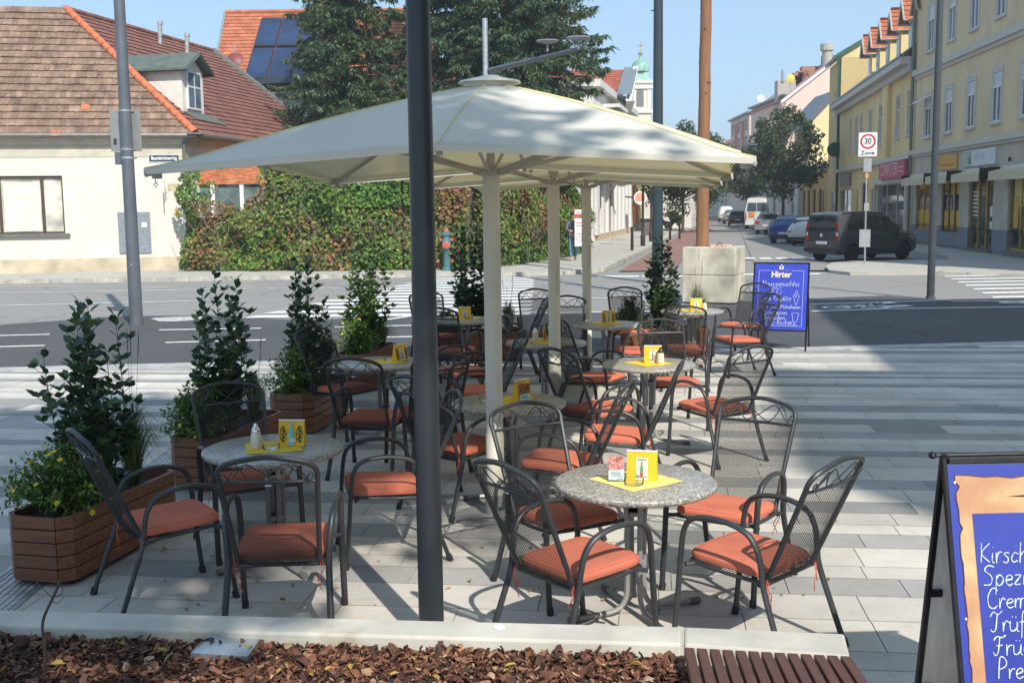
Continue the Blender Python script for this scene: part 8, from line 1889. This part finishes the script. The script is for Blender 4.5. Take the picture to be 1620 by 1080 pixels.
# ---------- street trees ----------
M_LEAFD = leafmix('street_tree_leaves', [(0, (.03, .055, .022)), (.5, (.055, .095, .034)), (.9, (.09, .14, .045)), (1, (.16, .12, .045))], [(0, (.035, .06, .024)), (.7, (.075, .11, .038)), (1, (.15, .10, .04))], .28)
def street_tree(base, h, z0, r, seed, lab, n=5200, size=.20, m=None, name='street_tree', cat='tree', group='trees along the side street', clumps=46, trunk=.13):
    t = thing(name, lab, cat, base, 0, group); rr = random.Random(seed); tk = MB(); lv = MB()
    tk.tube([(0, 0, -.1), (.03, 0, z0 * .6), (0, .05, z0), (.05, 0, z0 + (h - z0) * .45)], [trunk, trunk * .85, trunk * .75, trunk * .4], 10)
    C = []
    for k in range(clumps):
        while True:
            x, y, z = rr.uniform(-1, 1), rr.uniform(-1, 1), rr.uniform(-1, 1)
            if x * x + y * y + z * z < 1: break
        f = (z + 1) / 2; w_ = r * (math.sin(math.pi * (.12 + .80 * f)) ** .75); C.append((V((x * w_ * 1.05, y * w_ * 1.05, z0 - .2 + (h - z0) * f)), rr.uniform(.20, .36) * r * (1 - .3 * f)))
    trunk_ = tk.build('trunk', M_BARKT, t, smooth=True); bk = MB()
    for c, q in C:
        s = V((0, 0, z0 + (c.z - z0) * .35)); bk.tube(spl([s, s.lerp(c, .5) + V((0, 0, .15)), c], 3), [.05, .045, .04, .035, .028, .02, .012], 5)
    bk.build('branches', M_BARKT, t)
    for i in range(n):
        c, q = C[rr.randrange(len(C))]; d = V((rr.gauss(0, 1), rr.gauss(0, 1), rr.gauss(0, .8))); d.normalize(); p = c + d * q * rr.random() ** .45 * 1.1
        s = size * rr.uniform(.6, 1.25); nv = (d + V((rr.gauss(0, .7), rr.gauss(0, .7), rr.gauss(.3, .7)))).normalized(); u = nv.cross(V((rr.gauss(0, 1), rr.gauss(0, 1), rr.gauss(0, 1)))).normalized(); w_ = nv.cross(u)
        lv.add([p - u * s * .5, p - w_ * s * .33 + nv * s * .08, p + u * s * .55 - nv * s * .05, p + w_ * s * .33 + nv * s * .08], [(0, 1, 2, 3)])
    lv.build('crown', m or M_LEAFD, t); return t
def tb_(px_, Y): p = atY(px_, 345, Y); return (p.x, Y, 0)
street_tree(tb_(1238, 82), 9.3, 2.9, 2.9, 1, 'nearest street tree on the right, its trunk behind the blue hatchback', 9500, .24, clumps=54)
street_tree(tb_(1181, 104), 7.2, 2.8, 2.6, 2, 'street tree left of the nearest one, crown above the white minibus', 6500, .26)
street_tree(tb_(1080, 84), 8.2, 2.0, 3.5, 3, 'street tree on the left pavement, trunk close beside the timber pole', 12000, .24)
street_tree(tb_(1062, 104), 7.0, 1.8, 3.1, 4, 'second street tree on the left pavement, right of the green street lamp', 8000, .26)
street_tree(tb_(1112, 120), 7.5, 1.8, 2.9, 5, 'street tree far down the street right behind the timber pole', 3400, .28)
street_tree((at(1062, 366)[0], at(1062, 366)[1], 0), 2.0, .35, .85, 6, 'round potted bush on the left pavement by the bollards', 1500, .14, M_IVYG, 'potted_bush', 'bush', None, 26, .04)
# shadow the terrace: two plane trees standing behind and beside the photographer
# ---------- a man carrying a placard past the ivy ----------
pp = at(907, 412, .09); man = thing('person', 'person in jeans and dark jumper walking by the ivy wall, carrying a white placard', 'person', (pp.x, pp.y, .09), R(8))
def skinned(name, J, E_, m, par, sub=2):
    me = bpy.data.meshes.new(name); me.from_pydata([j[:3] for j in J], E_, []); me.update(); me.materials.append(m); o = bpy.data.objects.new(name, me); COL.objects.link(o); o.parent = par; KIDS.setdefault(par.name, []).append(o)
    md = o.modifiers.new('skin', 'SKIN'); md.use_smooth_shade = True
    for sv, j in zip(me.skin_vertices[0].data, J): sv.radius = (j[3], j[4] if len(j) > 4 else j[3])
    me.skin_vertices[0].data[0].use_root = True; s = o.modifiers.new('sub', 'SUBSURF'); s.levels = sub; s.render_levels = sub; return o
M_SKIN = mat('skin', (.46, .27, .19), .6, var=.05); M_JEAN = mat('blue_jeans', (.11, .19, .32), .85, var=.2, scale=12); M_JUMP = mat('dark_jumper', (.12, .13, .15), .9, var=.12, scale=14); M_HAIR = mat('brown_hair', (.05, .03, .02), .8, var=.2); M_SHOE = mat('pale_shoes', (.45, .44, .43), .6)
J = [(0, 0, .95, .15, .12), (0, 0, 1.15, .145, .11), (0, 0, 1.36, .17, .115), (0, 0, 1.47, .10, .08), (0, 0, 1.54, .058), (0, -.02, 1.62, .075, .085), (0, -.025, 1.70, .08, .095), (0, -.015, 1.77, .055, .06),
     (-.20, 0, 1.42, .062), (-.27, -.06, 1.17, .047), (-.20, -.30, 1.10, .036), (-.17, -.36, 1.12, .03), (.20, 0, 1.42, .062), (.27, -.06, 1.17, .047), (.20, -.30, 1.06, .036), (.17, -.36, 1.07, .03),
     (-.10, 0, .86, .095), (-.11, -.10, .50, .066), (-.115, -.12, .12, .045), (-.12, -.22, .045, .036), (.10, 0, .86, .095), (.12, .06, .50, .066), (.12, .22, .14, .045), (.125, .14, .05, .036)]
E_ = [(0, 1), (1, 2), (2, 3), (3, 4), (4, 5), (5, 6), (6, 7), (2, 8), (8, 9), (9, 10), (10, 11), (2, 12), (12, 13), (13, 14), (14, 15), (0, 16), (16, 17), (17, 18), (18, 19), (0, 20), (20, 21), (21, 22), (22, 23)]
body = skinned('body', J, E_, M_SKIN, man)
skinned('jumper', [(0, 0, .93, .162, .13), (0, 0, 1.15, .157, .122), (0, 0, 1.36, .182, .128), (0, 0, 1.46, .12, .10), (-.20, 0, 1.42, .074), (-.27, -.06, 1.17, .06), (-.205, -.28, 1.105, .048), (.20, 0, 1.42, .074), (.27, -.06, 1.17, .06), (.205, -.28, 1.065, .048)], [(0, 1), (1, 2), (2, 3), (2, 4), (4, 5), (5, 6), (2, 7), (7, 8), (8, 9)], M_JUMP, man)
skinned('jeans', [(0, 0, .97, .155, .128), (-.10, 0, .84, .108), (-.11, -.10, .50, .082), (-.115, -.12, .11, .068), (.10, 0, .84, .108), (.12, .06, .50, .082), (.12, .22, .13, .068)], [(0, 1), (1, 2), (2, 3), (0, 4), (4, 5), (5, 6)], M_JEAN, man)
mb = MB(); mb.lathe([(.092, 1.70), (.10, 1.75), (.085, 1.82), (.045, 1.855), (.001, 1.86)], 16, (0, -.005, 0), M=Matrix.Diagonal((.95, 1.12, 1, 1))); mb.lathe([(.07, 1.60), (.09, 1.70)], 14, (0, .035, 0)); mb.build('hair', M_HAIR, man, smooth=True)
mb = MB()
for s in (-1, 1): mb.lathe([(.001, -.012), (.011, 0), (.001, .012)], 8, (s * .032, -.112, 1.70)); 
mb.build('eyes', M_INK, man); mb = MB(); mb.prism([(-.014, -.108, 1.655), (.014, -.108, 1.655), (0, -.108, 1.70)], (0, -.022, -.004)); mb.build('nose', M_SKIN, man); mb = MB(); mb.box((0, -.103, 1.632), (.045, .012, .010)); mb.build('mouth', M_HRED, man)
for s in (-1, 1):
    mb = MB(); mb.box((s * .175, -.385, 1.115 if s < 0 else 1.065), (.05, .075, .07)); 
    for k in range(4): mb.tube([(s * .165, -.40, (1.14 if s < 0 else 1.09) - .019 * k), (s * .14, -.432, (1.14 if s < 0 else 1.09) - .019 * k), (s * .112, -.428, (1.14 if s < 0 else 1.09) - .019 * k)], [.010, .0095, .008], 6)
    mb.tube([(s * .165, -.37, 1.15 if s < 0 else 1.10), (s * .135, -.385, 1.165 if s < 0 else 1.115)], .0095, 6); mb.build('hand', M_SKIN, man, smooth=True)
    mb = MB(); a = (-.12, -.2, .035) if s < 0 else (.125, .15, .04); mb.lathe([(.001, -.035), (.05, -.035), (.052, .0), (.035, .035), (.001, .045)], 12, a, M=Matrix.Diagonal((.9, 2.4, 1, 1))); mb.build('shoe', M_SHOE, man, smooth=True)
pc = thing('placard', 'tall white placard with a red band held by the person by the ivy', 'placard', (pp.x, pp.y, .09), R(8)); mb = MB(); mb.box((.13, -.452, 1.22), (.32, .012, 1.35)); pb = mb.build('board', M_WHITE, pc)
mb = MB(); mb.box((.13, -.459, 1.66), (.32, .004, .16)); mb.build('red_band', M_HRED, pb); mb = MB()
for i, (w_, z) in enumerate(((.22, 1.80), (.26, 1.42), (.19, 1.30), (.24, 1.0))): mb.box((.13 + .02 * (i % 2), -.459, z), (w_, .004, .05))
for k in range(16): a0, a1 = 2 * math.pi * k / 16, 2 * math.pi * (k + 1) / 16; mb.prism([(.13 + .11 * math.cos(a0), -.458, .82 + .13 * math.sin(a0)), (.13 + .11 * math.cos(a1), -.458, .82 + .13 * math.sin(a1)), (.13 + .085 * math.cos(a1), -.458, .82 + .10 * math.sin(a1)), (.13 + .085 * math.cos(a0), -.458, .82 + .10 * math.sin(a0))], (0, -.003, 0))
mb.build('red_print', mat('faded_red_print', (.55, .25, .22), .6), pb)
# ---------- out of view: plane trees, and blocks added to throw shade ----------
def shade_tree(x, y, h, z0, r, seed, lab, n, size=.24, cl=60):
    return street_tree((x, y, 0), h, z0, r, seed, lab, n, size, M_LEAFD, 'plane_tree', 'tree', 'plane trees shading the terrace', cl, .17)
shade_tree(.85, -2.5, 14.5, 9.2, 3.2, 61, 'plane tree standing just behind the viewpoint', 17000, .27, 90)
shade_tree(.9, -5.4, 12.5, 8.0, 1.9, 62, 'smaller plane tree farther behind the viewpoint', 2600, .24, 40)
tw_ = thing('shade_block', 'tall plain grey block added unseen at the right to throw shade', 'building')  # unseen block, placed so its roof edge shades the square
mb = MB(); q = [V((9.5, -12, 0)), V((24, -14, 0)), V((27, 8, 0)), V((13.1, 10.2, 0))]
mb.prism(q, (0, 0, 15)); mb.build('wall', M_TRIM, tw_)
mb = MB(); mb.prism([p + V((0, 0, 15)) for p in q], (0, 0, .3)); mb.build('roof', M_PGREY, tw_)
dd_ = (q[0] - q[3]).normalized(); L = (q[0] - q[3]).length
for k in range(6):
    for z in (1.0, 4.5, 8, 11.5):
        o = q[3] + dd_ * (1.5 + k * 3.5); n = V((dd_.y, -dd_.x, 0)); mb = MB(); wbox(mb, q[3], dd_, 1.5 + k * 3.5, 2.7 + k * 3.5, z, z + 1.8, .003, .06); w_ = mb.build('window', M_WHT, tw_); mb = MB(); wbox(mb, q[3], dd_, 1.6 + k * 3.5, 2.6 + k * 3.5, z + .1, z + 1.7, .061, .066); mb.build('pane', M_PANE, w_)
tw2 = thing('upper_shade_block', 'pale upper block added unseen on the grey block to widen its shade', 'building')  # unseen upper mass, added and shaped for the shade across the paving
mb = MB(); q = [V((11.4, -12.9, 0)), V((24, -15.2, 0)), V((25, -9.6, 0)), V((12.4, -7.2, 0))]
q = [p + V((.25, -.1, 0)) for p in q]; mb.prism([V((p.x, p.y, 15.35)) for p in q], (0, 0, 6.65)); mb.build('wall', M_WHOUSE, tw2)
mb = MB(); mb.prism([p + V((0, 0, 22.0)) for p in q], (0, 0, .3)); mb.build('roof', M_PGREY, tw2)
# ---------- the thin haze of the warm day ----------
hm, nt, b = newmat('thin_haze'); nt.nodes.remove(b); pv = node(nt, 'ShaderNodeVolumePrincipled'); pv.inputs['Color'].default_value = (.88, .92, .97, 1); pv.inputs['Density'].default_value = .0011; pv.inputs['Anisotropy'].default_value = .3
nt.links.new(pv.outputs[0], nt.nodes['Material Output'].inputs['Volume'])
mb = MB(); mb.box((0, 260, 20), (860, 780, 43)); hz = mb.build('haze', hm); tag(hz, 'thin pale haze filling the air over the square and the street', 'haze', kind='stuff')
